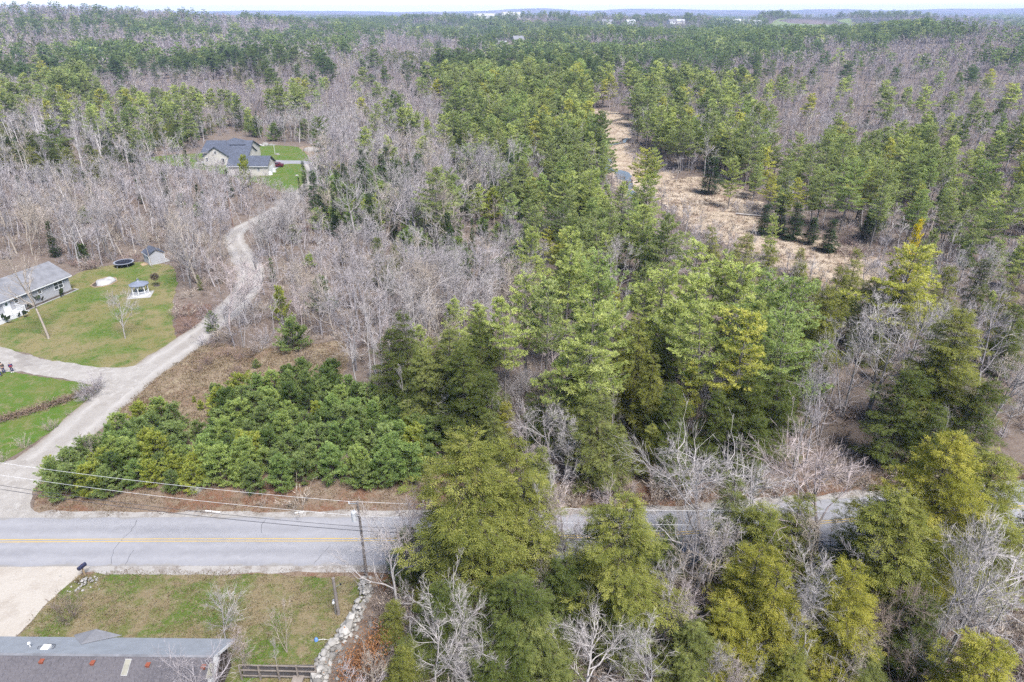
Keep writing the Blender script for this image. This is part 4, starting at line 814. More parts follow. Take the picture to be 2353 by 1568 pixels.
# ------------------------------------------------------------------ woods filled by what grows where in the photograph
K = [P_, B_, H_, S_, Y_, W_]
REG = [   # (outline in photograph pixels at crown height, shares of K, density, height factor)
    ([(-400, 0), (700, 0), (700, 62), (-400, 62)], (0.19, 0.79, 0.00, 0.02, 0.00, 0.00), 1, 1), ([(40, 28), (300, 32), (330, 62), (-400, 75), (-400, 60)], (0.34, 0.64, 0.02, 0.00, 0.00, 0.00), 1, 1), ([(380, 58), (1000, 60), (1000, 88), (380, 84)], (0.49, 0.51, 0.00, 0.00, 0.00, 0.00), 1, 1), ([(-400, 75), (620, 84), (620, 118), (-400, 118)], (0.12, 0.86, 0.02, 0.00, 0.00, 0.00), 1, 1), ([(620, 86), (884, 86), (884, 112), (620, 118)], (0.22, 0.73, 0.00, 0.05, 0.00, 0.00), 1, 1),
    ([(-400, 118), (870, 110), (870, 158), (560, 163), (-400, 160)], (0.26, 0.56, 0.15, 0.03, 0.00, 0.00), 1, 1), ([(-400, 158), (210, 156), (210, 222), (-400, 222)], (0.19, 0.73, 0.05, 0.03, 0.00, 0.00), 1, 1), ([(95, 155), (205, 155), (205, 215), (95, 215)], (0.54, 0.41, 0.05, 0.00, 0.00, 0.00), 1, 1), ([(205, 162), (790, 160), (790, 222), (205, 222)], (0.03, 0.90, 0.01, 0.06, 0.00, 0.00), 1, .9), ([(622, 155), (722, 155), (722, 226), (622, 226)], (0.37, 0.63, 0.00, 0.00, 0.00, 0.00), 1, .9),
    ([(110, 216), (592, 214), (592, 285), (110, 285)], (0.31, 0.49, 0.05, 0.05, 0.10, 0.00), 1, .72), ([(-400, 220), (112, 220), (112, 275), (-400, 275)], (0.22, 0.75, 0.03, 0.00, 0.00, 0.00), 1, 1), ([(-400, 268), (470, 268), (470, 352), (-400, 352)], (0.06, 0.40, 0.20, 0.20, 0.00, 0.14), 1, .95), ([(470, 268), (560, 250), (784, 225), (784, 338), (560, 330), (470, 300)], (0.02, 0.84, 0.00, 0.03, 0.00, 0.11), 1, .95),
    ([(-400, 350), (330, 366), (560, 420), (575, 520), (540, 640), (-400, 660)], (0.00, 0.88, 0.01, 0.05, 0.03, 0.03), 1.1, .85), ([(560, 410), (690, 455), (784, 360), (860, 480), (820, 830), (640, 800), (575, 700), (590, 560)], (0.00, 0.86, 0.00, 0.03, 0.05, 0.06), 1.0, .72),
    ([(784, 140), (984, 140), (984, 283), (784, 283)], (0.11, 0.80, 0.02, 0.07, 0.00, 0.00), 1, .9), ([(784, 108), (1134, 108), (1134, 142), (784, 142)], (0.10, 0.32, 0.30, 0.28, 0.00, 0.00), 1, .9), ([(884, 76), (1117, 76), (1117, 110), (884, 110)], (0.03, 0.82, 0.00, 0.15, 0.00, 0.00), 1, .8), ([(1040, 55), (1340, 55), (1340, 108), (1200, 104), (1040, 92)], (0.58, 0.42, 0.00, 0.00, 0.00, 0.00), 1, 1), ([(984, 142), (1352, 142), (1352, 333), (1000, 333)], (0.56, 0.40, 0.04, 0.00, 0.00, 0.00), 1, 1.0),
    ([(784, 283), (1000, 283), (1000, 362), (784, 366)], (0.05, 0.72, 0.00, 0.03, 0.00, 0.20), 1, .95), ([(1000, 300), (1200, 300), (1217, 350), (1000, 365)], (0.35, 0.50, 0.00, 0.05, 0.00, 0.10), 1, .9), ([(715, 365), (1217, 345), (1217, 512), (1000, 520), (690, 465)], (0.02, 0.20, 0.00, 0.16, 0.60, 0.02), 1.35, 1.35), ([(1050, 430), (1367, 430), (1367, 570), (1050, 570)], (0.05, 0.33, 0.00, 0.45, 0.15, 0.02), 1.2, .85), ([(1217, 310), (1365, 310), (1560, 560), (1217, 585)], (0.62, 0.24, 0.04, 0.10, 0.00, 0.00), .9, .85),
    ([(784, 478), (1060, 520), (1250, 580), (1250, 664), (1110, 760), (790, 830)], (0.00, 0.90, 0.03, 0.02, 0.00, 0.05), 1.15, .9),
    ([(1560, 65), (1760, 84), (1960, 92), (1936, 135), (1560, 135)], (0.58, 0.42, 0.00, 0.00, 0.00, 0.00), 1.1, 1), ([(1340, 98), (1569, 88), (1569, 142), (1340, 150)], (0.34, 0.66, 0.00, 0.00, 0.00, 0.00), 1, 1), ([(1840, 38), (2260, 38), (2260, 66), (1840, 66)], (0.06, 0.94, 0.00, 0.00, 0.00, 0.00), 1.1, 1), ([(1936, 84), (2260, 70), (2800, 50), (2800, 166), (1700, 166)], (0.22, 0.76, 0.02, 0.00, 0.00, 0.00), .9, .95), ([(1769, 163), (2800, 163), (2800, 452), (2215, 440), (2219, 300), (1769, 300)], (0.13, 0.83, 0.00, 0.02, 0.00, 0.02), .5, .82), ([(1452, 120), (1769, 138), (1769, 330), (1662, 412), (1540, 396), (1455, 330)], (0.56, 0.44, 0.00, 0.00, 0.00, 0.00), .95, .95),
    ([(1746, 300), (2219, 283), (2219, 500), (1850, 480), (1746, 430)], (0.55, 0.30, 0.05, 0.10, 0.00, 0.00), .55, .8), ([(2202, 430), (2800, 430), (2800, 570), (2202, 570)], (0.45, 0.45, 0.10, 0.00, 0.00, 0.00), .8, .8),
    ([(1100, 640), (1400, 560), (2000, 640), (2800, 560), (2800, 1100), (1010, 1110), (850, 930), (850, 850)], (0.02, 0.42, 0.54, 0.02, 0.00, 0.00), .75, .48), ([(850, 820), (1010, 900), (1010, 1010), (930, 960), (850, 880)], (0.00, 0.65, 0.10, 0.00, 0.15, 0.10), 1.0, .5), ([(880, 1300), (2800, 1290), (2800, 2000), (880, 2000)], (0.00, 0.58, 0.42, 0.00, 0.00, 0.00), .8, .36)]
REG = [(poly, np.cumsum(np.array(s) / sum(s)), d, h) for poly, s, d, h in REG]
KEEP_OUT = [poly_px(q) for q in ([(-400, 1215), (-60, 1120), (110, 1040), (250, 925), (330, 862), (350, 830), (410, 795), (520, 800), (640, 795), (800, 780), (815, 850), (860, 900), (930, 950), (1010, 1010), (1020, 1075), (960, 1150), (940, 1188), (700, 1192), (110, 1200), (-400, 1260)],
            [(-500, 600), (-60, 600), (40, 596), (120, 596), (165, 630), (200, 618), (260, 608), (330, 590), (380, 590), (415, 612), (415, 690), (412, 790), (360, 850), (200, 960), (-500, 1300)],
            [(-500, 1290), (905, 1285), (925, 1340), (905, 1420), (850, 1500), (800, 1560), (790, 1700), (-500, 1800)], [(312, 372), (390, 350), (455, 345), (480, 318), (540, 305), (600, 326), (700, 330), (742, 336), (745, 366), (725, 400), (700, 448), (645, 446), (590, 430), (470, 402)], [(402, 685), (530, 660), (540, 720), (500, 770), (400, 800)])] + [MARSH_A, MARSH_B]
KEEP_OUT += FIELDS
# farm yards far off stay open
SPOTS = [(Vector((8, 985, 0)), 34), (Vector((46, 812, 0)), 26), (Vector((-70, 1860, 0)), 75), (Vector((0, 1860, 0)), 75), (Vector((190, 674, 0)), 11), (Vector((226, 697, 0)), 12)] + [(G(u, 60.5, 14) - Vector((0, 45, 0)), 60) for u in (1395, 1448, 1545, 1562, 1655, 1690, 1716, 1738)]
def seg_dist(x, y, line, st=4):
    L = np.array([(q.x, q.y) for q in line[::st]]); d = np.full(len(x), 1e9)
    for a in L: d = np.minimum(d, (x - a[0]) ** 2 + (y - a[1]) ** 2)
    return np.sqrt(d)
heroes = np.array([(t['x'], t['y'], t['H'] * .09 * t['w']) for t in TREES])
def fill(y0, y1, cell, wmul):
    r = RNG; ny = int((y1 - y0) / cell); xs, ys = [], []
    for j in range(ny):
        y = y0 + (j + .5) * cell; hw = (y * .93 + 40) * .86 + 10; nx = int(2 * hw / cell); xs.append(-hw + (np.arange(nx) + .5) * cell); ys.append(np.full(nx, y))
    x = np.concatenate(xs); y = np.concatenate(ys); n = len(x)
    x = x + r.uniform(-.46, .46, n) * cell; y = y + r.uniform(-.46, .46, n) * cell
    u, v, d = proj(x, y, 9.0 + TH(x, y)); ok = (u > -260) & (u < 2613) & (v < 1760) & (y > 12)
    x, y, u, v, d = (a[ok] for a in (x, y, u, v, d)); n = len(x)
    bad = np.zeros(n, bool)
    for q in KEEP_OUT: bad |= in_poly(x, y, q)
    if y0 < 420:
        bad |= seg_dist(x, y, ROAD) < 5.6; bad |= (seg_dist(x, y, DRIVE, 3) < np.where(y > 165, 2.4, 3.6))
        for hx, hy, hr in heroes: bad |= (x - hx) ** 2 + (y - hy) ** 2 < max(1.0, hr) ** 2
    for q, rad in SPOTS: bad |= (x - q.x) ** 2 + (y - q.y) ** 2 < rad * rad
    pn = vnoise(x, y, 130, 21) * .65 + vnoise(x, y, 45, 22) * .35
    pp = np.clip(.30 + 2.0 * (pn - .5), .03, .8) if y0 > 400 else np.full(n, .004)                    # stands of pine among bare woods
    cum = np.stack([pp, np.minimum(pp + (1 - pp) * .95, 1), np.minimum(pp + (1 - pp) * .97, 1), np.ones(n), np.ones(n), np.ones(n)], 1); dens = np.ones(n); hf = np.full(n, 1.0 if y0 > 400 else .6)
    uj = u + (150 * (vnoise(x, y, 55, 71) - .5) + 70 * (vnoise(x, y, 20, 72) - .5)) * np.where(v < 420, 1, .25); vj = v + (vnoise(x, y, 60, 73) - .5) * np.clip(v - 25, 0, 300) * .22
    for poly, c, dd, hh in REG:
        m_ = in_poly(uj, vj, poly); cum[m_] = c; dens[m_] = dd; hf[m_] = hh
    pz = vnoise(x, y, 62 if y0 < 420 else 95 if y0 < 1000 else 150, 31) * .6 + vnoise(x, y, 24 if y0 < 420 else 40, 32) * .4; pu = np.argsort(np.argsort(pz)) / n
    q = np.clip(np.where(r.random(n) < (.45 if y0 < 420 else .72), np.clip(pu + r.normal(size=n) * .05, 1e-3, .999), r.random(n)), 1e-4, .9999)
    kid = (q[:, None] > cum).sum(1).clip(0, 5)
    keep = ~bad & (r.random(n) < np.minimum(1, dens * (np.where((kid == 1) | (kid == 4), .92, .70) if y0 < 400 else .86))) & ~((kid == 0) & (y > 300) & (r.random(n) < .28))
    base = np.array([15.6, 13.2, 11.5, 9.0, 6.0, 12.8])[kid]
    H = base * hf * r.uniform(.68, 1.2, n) * (.8 + .4 * vnoise(x, y, 80, 33))
    cn = r.random(n); ct = vnoise(x, y, 60, 41)
    for i in np.where(keep)[0]:
        k = K[kid[i]]; z = cn[i]
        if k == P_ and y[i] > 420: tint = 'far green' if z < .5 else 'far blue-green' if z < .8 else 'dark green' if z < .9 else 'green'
        elif k == P_: tint = 'light green' if z < .18 + .35 * (ct[i] - .5) else 'green' if z < .72 else 'blue-green' if z < .80 else 'yellow-green' if z < .86 else 'dark green'
        elif k == H_: tint = 'dark green' if z < .5 else 'green' if z < .75 else 'olive'
        elif k == S_: tint = 'green' if z < .5 else 'dark green'
        elif k == Y_: tint = 'green' if z < .5 else 'blue-green' if z < .7 else 'light green' if z < .88 else 'yellow-green'
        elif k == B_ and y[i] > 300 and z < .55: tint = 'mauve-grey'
        elif k == B_: tint = 'lavender-grey' if z < .22 + .5 * ct[i] else 'grey' if z < .62 + .2 * ct[i] else 'pale grey' if z < .78 else 'tan-grey' if z < .94 else 'pinkish'
        else: tint = 'white' if z < .4 else 'pale grey'
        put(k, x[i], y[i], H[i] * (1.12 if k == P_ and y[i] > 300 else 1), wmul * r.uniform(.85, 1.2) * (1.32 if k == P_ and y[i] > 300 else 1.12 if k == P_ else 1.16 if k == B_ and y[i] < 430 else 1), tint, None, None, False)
fill(14, 430, 3.75, 1.0); fill(430, 1000, 6.3, 1.12); fill(1000, 2300, 10.0, 1.35); fill(2300, 4300, 19.0, 1.9)
# ------------------------------------------------------------------ individuals and the woods beyond them
LIMIT = {P_: 285, B_: 295, H_: 190, S_: 110, Y_: 260, W_: 60, U_: 60, 'snag': 10, 'leafy_shrub': 10}
ZONES = [(60, 320, 'in the mixed wood far behind the ranch'), (240, 310, 'in the dark wood beyond the bare thicket'), (400, 310, 'in the wood edge beside the far lawn'), (120, 430, 'in the bare wood above the ranch house'), (300, 430, 'in the bare wood below the far lawn'), (460, 450, 'in the bare wood under the beige house'), (60, 560, 'right behind the ranch house roof'), (180, 540, 'in the bare wood behind the trampoline'), (330, 540, 'in the bare wood behind the shed'), (470, 560, 'in the bare wood beside the lane bend'), (620, 290, 'behind the beige house and its lawn'), (760, 300, 'in the bare wood beyond the sandy patch'), (620, 470, 'between the garage and the lane bend'), (660, 560, 'in bare wood beyond the lane bend'), (640, 680, 'beside the gravel lane curve'), (740, 650, 'in the bare wood above the clearing'), (720, 780, 'along the top of the clearing'), (160, 1060, 'in the small pine thicket by the lane'), (330, 990, 'at the top of the small pine thicket'), (400, 1080, 'where the two young thickets meet'), (540, 1000, 'in the large thicket, clearing side'), (680, 950, 'in the middle of the large pine thicket'), (560, 1090, 'in the large thicket along the verge'), (760, 1070, 'on the road side of the large thicket'), (820, 930, 'at the wooded thicket end'), (940, 1030, 'at the road end of the large thicket'), (880, 340, 'in the pale trunks past the saplings'), (900, 430, 'in the pine saplings past the lane'), (1080, 420, 'in the middle of the pine saplings'), (1120, 500, 'among the spruce spires'), (1290, 480, 'among the spires below the brook'), (850, 560, 'in the pale bare stand above the thicket'), (1000, 600, 'in the wide pale bare stand'), (900, 720, 'between bare stand and large thicket'), (900, 850, 'in the brush at the thicket end'), (1010, 800, 'in the dark hemlocks by the tall pines'), (1200, 720, 'in the tall pines at mid picture'), (1330, 720, 'in the brightest tall pines'), (1150, 900, 'below the tall pine trunks'), (1300, 960, 'around the big round hemlock'), (1430, 1040, 'beside the big round hemlock'), (1440, 620, 'between the two tall pine groups'), (1520, 800, 'in the dark gap by the yellow pine'), (1640, 680, 'in the pines before the sedge meadow'), (1780, 720, 'in the blue-green pines by the meadow'), (1700, 860, 'under the leaning pines'), (1620, 1010, 'behind the vase-shaped roadside tree'), (1820, 950, 'below the blue-green pines'), (1760, 570, 'in the olive row at the meadow edge'), (1940, 640, 'at the lower tip of the meadow'), (2080, 620, 'around the big yellow-green pine'), (2280, 600, 'above the big bare clump'), (2080, 800, 'in the big bare clump'), (2300, 800, 'behind the big right hemlock'), (2150, 940, 'below the big bare clump'), (1960, 1060, 'over the road bend'), (2200, 1080, 'in the roadside hemlocks by the bend'), (2320, 1180, 'at the road end by the frame edge'), (1400, 380, 'beside the upper brook'), (1300, 300, 'in the big pine wood by the brook'), (1130, 260, 'in the big pine wood, bare side'), (1500, 430, 'between the brook and the meadow'), (1560, 300, 'in the pines right of the brook'), (1700, 300, 'behind the two dead snags'), (1640, 390, 'at the meadow head'), (1840, 400, 'at the near end of the meadow grove'), (1980, 400, 'in the middle of the meadow grove'), (2120, 400, 'at the far end of the meadow grove'), (2300, 470, 'in the pines beyond the meadow grove'), (1900, 240, 'in the open bare wetland woods'), (2200, 260, 'in the bare wetland slope'), (930, 1230, 'beside the utility pole'), (1080, 1250, 'at the big roadside hemlock'), (1240, 1200, 'between the two roadside hemlocks'), (1430, 1280, 'at the second roadside hemlock'), (1560, 1330, 'in the gap past the second hemlock'), (1700, 1230, 'along the near road edge, midway'), (1850, 1250, 'near the road by the thick trunk'), (1740, 1400, 'in the yellow-green hemlock cluster'), (1960, 1390, 'around the lone yellow-green hemlock'), (2080, 1250, 'under the wide roadside hemlock'), (2230, 1330, 'in the twiggy corner below the bend'), (2300, 1500, 'in the bottom corner of the wood'), (2080, 1500, 'in the brown brush at the bottom'), (1900, 1520, 'below the lone yellow-green hemlock'), (1650, 1510, 'below the yellow-green hemlock cluster'), (1480, 1480, 'at the bottom by the pale round crowns'), (1320, 1480, 'at the bottom below the second hemlock'), (1120, 1440, 'under the big roadside hemlock'), (950, 1420, 'in the tangle right of the stone wall'), (900, 1530, 'in the bottom tangle by the wall'), (520, 840, 'beside the lane at the clearing'), (600, 840, 'in the clearing brush'), (1000, 200, 'in the far bare wood at mid picture'), (700, 200, 'in the far wood above the beige house'), (300, 240, 'in the far pine band'), (1700, 200, 'in the far pines right of the brook'), (1400, 200, 'in the far pines above the brook')]
ZXY = np.array([(z[0], z[1]) for z in ZONES])
ORD = 'first second third fourth fifth sixth seventh eighth ninth tenth eleventh twelfth thirteenth fourteenth fifteenth sixteenth seventeenth eighteenth nineteenth twentieth'.split()
by = {}
for t in TREES:
    t['z'] = float(TH(t['x'], t['y'])); u, v, d = proj(t['x'], t['y'], t['z'] + t['H'] * .6); t['u'], t['v'], t['d'] = u, v, d
    t['in'] = -25 < u < 2378 and v < 1640
    t['score'] = (10 if t['hero'] and t['kind'] not in (U_,) else 1) * t['H'] / d if t['in'] else 0
    by.setdefault(t['kind'], []).append(t)
SINGLE, MASS = [], {}
for k, L in by.items():
    L.sort(key=lambda t: -t['score']); n = sum(1 for t in L if t['in'])
    SINGLE += L[:min(n, LIMIT[k])]; MASS[k] = L[min(n, LIMIT[k]):]
# labels
from collections import defaultdict
g = defaultdict(list)
for t in SINGLE:
    if t['label']: continue
    z = ZONES[int(np.argmin(((ZXY - (t['u'], t['v'])) * (1, 1.25)).__pow__(2).sum(1)))][2]
    mid = {P_: 15.5, B_: 11, H_: 10.5, S_: 8.5, Y_: 5, W_: 13, U_: 2.2}.get(t['kind'], 5)
    size = 'tall' if t['H'] > mid * 1.12 else 'small' if t['H'] < mid * .8 else 'mid-height'
    t['base'] = '%s %s %s %s' % (size, t['tint'], NOUN[t['kind']], z); g[t['base']].append(t)
for bl, L in g.items():
    L.sort(key=lambda t: t['u'])
    for i, t in enumerate(L):
        t['label'] = bl if len(L) == 1 else bl + (', %s from left' % ORD[i] if i < 20 else ', %s after twentieth' % ORD[i - 20])
VAR = defaultdict(int)
def tree_object(t):
    k = t['kind']; PR = PROTO[k]
    if t['var'] is None:
        t['var'] = VAR[k] % len(PR); VAR[k] += 1 if random.random() < .8 else 2
    mt, mc, h = PR[t['var'] % len(PR)]; s = t['H'] / h
    e = empty(NAMES[k], (t['x'], t['y'], t['z'] - .05), t['rot']); ws = s * t['w']
    e.scale = (ws, ws, s)
    e.rotation_euler = (random.gauss(0, .025), random.gauss(0, .025), t['rot'])
    if t['lean']: e.rotation_euler = (-t['lean'][1], t['lean'][0], 0); e.rotation_mode = 'XYZ'
    tag(e, t['label'], CATS.get(k, 'tree'), GROUPS[k])
    tn = TINT[t['tint']]; j = 1 + random.uniform(-.08, .08); tn = [c * j for c in tn]
    for nm, me in (('trunk', mt), ('crown', mc)):
        o = bpy.data.objects.new(nm, me); COL.objects.link(o); o.parent = e; o['tint'] = tn
for t in SINGLE: tree_object(t)

# --- woods and brush beyond the counted ones: one object of each kind
def mass(name, kind, recs, label, cat=None):
    near, far = STUFF[kind]; c = bpy.data.collections.new(name + '_kinds')
    for i, me in enumerate(near + far): c.objects.link(bpy.data.objects.new('k%02d_%s' % (i, name), me))
    n = len(recs)
    if not n: return
    P = np.array([(t['x'], t['y'], t['z'] - .05) for t in recs], np.float32); href = {P_: 21, B_: 15, H_: 15, S_: 12, Y_: 5.5, W_: 14, U_: 2.4}[kind]
    sc = np.array([(t['H'] / href * t['w'], t['H'] / href * t['w'], t['H'] / href) for t in recs], np.float32)
    rt = np.array([t['rot'] for t in recs], np.float32); tn = np.array([TINT[t['tint']] for t in recs], np.float32) * RNG.uniform(.88, 1.12, (n, 1)).astype(np.float32)
    dist = np.hypot(P[:, 0], P[:, 1]); ix = np.where((dist < 620) | (len(far) == 0), RNG.integers(0, len(near), n), len(near) + RNG.integers(0, max(1, len(far)), n)).astype(np.int32)
    me = bpy.data.meshes.new(name); me.vertices.add(n); me.vertices.foreach_set('co', P.ravel())
    for nm, ty, arr, key in (('scl', 'FLOAT_VECTOR', sc, 'vector'), ('rot', 'FLOAT', rt, 'value'), ('idx', 'INT', ix, 'value'), ('tint', 'FLOAT_VECTOR', tn, 'vector')):
        a = me.attributes.new(nm, ty, 'POINT'); a.data.foreach_set(key, arr.ravel())
    o = add(name, me); tag(o, label, cat, None, 'stuff')
    ng = bpy.data.node_groups.new(name + '_scatter', 'GeometryNodeTree')
    ng.interface.new_socket('Geometry', in_out='INPUT', socket_type='NodeSocketGeometry'); ng.interface.new_socket('Geometry', in_out='OUTPUT', socket_type='NodeSocketGeometry')
    gi = ng.nodes.new('NodeGroupInput'); go = ng.nodes.new('NodeGroupOutput'); ip = ng.nodes.new('GeometryNodeInstanceOnPoints'); ci = ng.nodes.new('GeometryNodeCollectionInfo')
    ci.inputs['Collection'].default_value = c; ci.inputs['Separate Children'].default_value = True; ci.inputs['Reset Children'].default_value = True
    def na(nm, ty):
        x = ng.nodes.new('GeometryNodeInputNamedAttribute'); x.data_type = ty; x.inputs[0].default_value = nm; return x.outputs[0]
    cx = ng.nodes.new('ShaderNodeCombineXYZ'); ng.links.new(na('rot', 'FLOAT'), cx.inputs[2])
    ng.links.new(gi.outputs[0], ip.inputs['Points']); ng.links.new(ci.outputs[0], ip.inputs['Instance']); ip.inputs['Pick Instance'].default_value = True
    ng.links.new(na('idx', 'INT'), ip.inputs['Instance Index']); ng.links.new(cx.outputs[0], ip.inputs['Rotation']); ng.links.new(na('scl', 'FLOAT_VECTOR'), ip.inputs['Scale'])
    ng.links.new(ip.outputs[0], go.inputs[0])
    md = o.modifiers.new('scatter', 'NODES'); md.node_group = ng
    return o
mass('pine_woods', P_, MASS[P_], 'far-off woods of white pine reaching to the horizon')
mass('bare_woods', B_, MASS[B_], 'far-off leafless grey-purple woods reaching to the horizon')
mass('hemlock_woods', H_, MASS.get(H_, []), 'far-off dark hemlocks among the bare woods')
mass('spruce_woods', S_, MASS.get(S_, []), 'small dark spruces scattered through the far woods')
mass('young_pine_growth', Y_, MASS.get(Y_, []), 'further young pines beyond the lane')
mass('birch_woods', W_, MASS.get(W_, []), 'further birches in the far woods')
# brush on the woodland floor
def brush(n, y0, y1):
    r = RNG; y = y0 + (y1 - y0) * r.random(n) ** .75; x = (r.random(n) * 2 - 1) * (y * .80 + 30)
    u, v, d = proj(x, y, np.zeros(n)); ok = (u > -200) & (u < 2550) & (v < 1700); bad = np.zeros(n, bool)
    for q in KEEP_OUT[1:] : bad |= in_poly(x, y, q)
    ko = in_poly(x, y, KEEP_OUT[0]); bad |= ko & (r.random(n) < .97)
    bad |= seg_dist(x, y, ROAD) < 4.7; bad |= seg_dist(x, y, DRIVE, 3) < 3.1
    out = []
    for i in np.where(ok & ~bad)[0]:
        z = r.random(); out.append(dict(x=x[i], y=y[i], z=0.0, H=r.uniform(.8, 2.9), w=r.uniform(.8, 1.3), rot=r.random() * 6.28, tint='brown' if z < .28 else 'red-brown' if z < .36 else 'tan-grey' if z < .66 else 'lavender-grey'))
    return out
BR = brush(13000, 22, 340)
for px, n, cl in (([(1430, 335), (1470, 340), (1530, 375), (1548, 400), (1500, 402), (1450, 372)], 150, 'lavender-grey'), ([(1850, 540), (1950, 560), (2010, 590), (1960, 600), (1880, 560)], 90, 'red-brown'), ([(1640, 470), (1740, 475), (1745, 500), (1660, 490)], 40, 'lavender-grey'), ([(1360, 256), (1440, 262), (1452, 280), (1440, 262), (1400, 252)], 60, 'red-brown'), ([(1980, 590), (2060, 620), (2050, 650), (1990, 630)], 60, 'lavender-grey'), ([(1600, 420), (1640, 425), (1650, 450), (1610, 450)], 30, 'brown'),
                  ([(1780, 300), (2353, 180), (2600, 300), (2353, 440), (2220, 430), (2200, 320)], 1500, 'lavender-grey'), ([(1180, 1120), (1700, 1120), (2100, 1090), (2500, 1060), (2500, 1108), (1900, 1140), (1560, 1166), (1180, 1172)], 230, 'brown'), ([(890, 1345), (1500, 1325), (2500, 1240), (2500, 1660), (800, 1660)], 1500, 'brown'), ([(404, 715), (480, 700), (492, 716), (450, 763), (410, 784)], 30, 'red-brown'), ([(1352, 252), (1362, 300), (1372, 350), (1388, 385), (1378, 390), (1350, 330), (1345, 260)], 90, 'brown'), ([(1445, 300), (1456, 286), (1470, 350), (1448, 334)], 60, 'brown'), ([(1545, 485), (1590, 522), (1700, 572), (1840, 636), (1820, 640), (1660, 575), (1560, 520)], 120, 'tan-grey'), ([(160, 640), (330, 600), (330, 588), (160, 610)], 50, 'red-brown'), ([(405, 620), (500, 610), (520, 690), (410, 690)], 40, 'brown')):
    poly = poly_px(px); a = np.array(poly); k = 0
    while k < n:
        x, y = RNG.uniform(a[:, 0].min(), a[:, 0].max()), RNG.uniform(a[:, 1].min(), a[:, 1].max())
        if in_poly([x], [y], poly)[0]: BR.append(dict(x=x, y=y, z=0.0, H=RNG.uniform(.7, 2.4), w=RNG.uniform(.9, 1.4), rot=RNG.random() * 6.28, tint=cl if RNG.random() < .75 else 'tan-grey'))
        k += 1
mass('undergrowth', U_, BR + MASS.get(U_, []), 'leafless brown and grey brush covering the woodland floor')
# ------------------------------------------------------------------ standing grass and thatch (too fine to count)
def grass(name, poly, per_m2, h, w, mat_, label, seed, n_each=4, spread=.10, avoid=None, flop=.9, maxn=26000):
    r = np.random.default_rng(seed); a = np.array(poly); x0_, y0_ = a.min(0); x1_, y1_ = a.max(0)
    x0_, x1_ = max(x0_, -140), min(x1_, 140); n = int((x1_ - x0_) * (y1_ - y0_) * per_m2); x = r.uniform(x0_, x1_, n); y = r.uniform(y0_, y1_, n)
    ok = in_poly(x, y, poly); u, v, d = proj(x, y, np.zeros(n)); ok &= (u > -60) & (u < 2413) & (v < 1620); ok &= vnoise(x, y, 1.6, seed) > r.random(n) * .8
    for q in (avoid or []): ok &= ~in_poly(x, y, q)
    ok &= seg_dist(x, y, ROAD) > 4.3; ok &= seg_dist(x, y, DRIVE, 3) > 2.9
    x, y = x[ok][:maxn], y[ok][:maxn]; m = len(x); T = Tree(seed); k = m * n_each
    c = np.repeat(np.stack([x, y, np.full(m, .012)], 1), n_each, 0) + np.concatenate([r.normal(size=(k, 2)) * spread, np.zeros((k, 1))], 1)
    T.kites(c, unit(r.normal(size=(k, 3)) * flop + np.array([0, 0, 1.])) * np.array([1, 1, 1]), r.uniform(.5, 1.3, k) * h, r.uniform(.6, 1.3, k) * w, attr=np.clip(np.repeat(r.random(m), n_each) * .7 + r.random(k) * .3, 0, 1))
    lv, lq, la = T.leaf_arrays(); lv[:, 2] = np.abs(lv[:, 2])
    o = add(name, mesh_np(name, lv, [lq], mat_, attr=la)); o['tint'] = [1, 1, 1]; tag(o, label, None, None, 'stuff')
G_STRAW = mat_foliage('straw_grass', (.13, .095, .055), (.235, .185, .115), .25, (.33, .275, .185), True); G_GREEN = mat_foliage('green_grass', (.050, .085, .014), (.105, .130, .030), .3, (.19, .17, .075), True); G_MARSH = mat_foliage('sedge_blades', (.30, .23, .165), (.45, .37, .28), .3, (.55, .465, .365), True); G_RUST = mat_foliage('rusty_thatch', (.085, .048, .032), (.19, .125, .085), .2, (.30, .24, .18), True)
POOLS = [poly_px(q) for q in ([(1378, 356), (1398, 360), (1406, 372), (1398, 384), (1382, 382), (1374, 370)], [(1378, 380), (1400, 380), (1415, 392), (1402, 402), (1384, 398)], [(1416, 390), (1438, 394), (1452, 404), (1442, 416), (1426, 414)], [(1436, 430), (1460, 434), (1470, 452), (1458, 462), (1438, 456)])]
NOHOUSE = [(-56, 28), (-20, 28), (-20, 37.3), (-56, 37.3)]
YARD = poly_px([(200, 1316), (300, 1312), (600, 1320), (846, 1334), (836, 1390), (815, 1420), (780, 1470), (742, 1515), (732, 1568), (715, 1640), (-160, 1640), (0, 1510), (34, 1474), (74, 1426), (124, 1374), (170, 1334)])
grass('yard_grass', YARD, 26, .20, .022, G_STRAW, 'rough straw-coloured grass over the patchy yard', 301, 4, .14, [NOHOUSE], 1.1); grass('yard_green_grass', YARD, 10, .15, .020, G_GREEN, 'green grass tufts in the patchy yard', 302, 4, .12, [NOHOUSE], 1.0)
grass('clearing_grass', CLEAR, 18, .30, .026, G_STRAW, 'dead straw grass standing in the clearing', 303, 4, .16, None, .9); grass('clearing_thatch', CLEAR, 8, .30, .03, G_RUST, 'rusty brown thatch in the clearing', 304, 4, .2, None, 1.0)
VERGE = poly_px([(76, 1165), (92, 1105), (112, 1078), (420, 1090), (900, 1110), (1150, 1110), (1700, 1110), (2400, 1070), (2400, 1122), (1900, 1152), (1560, 1180), (1222, 1184), (850, 1186), (112, 1187)])
grass('verge_thatch', VERGE, 12, .22, .026, G_RUST, 'rusty thatch and needles on the far verge', 305, 4, .18, None, 1.2); grass('verge_straw', VERGE, 9, .24, .024, G_STRAW, 'straw grass on the far verge', 306, 4, .15, None, 1.0)
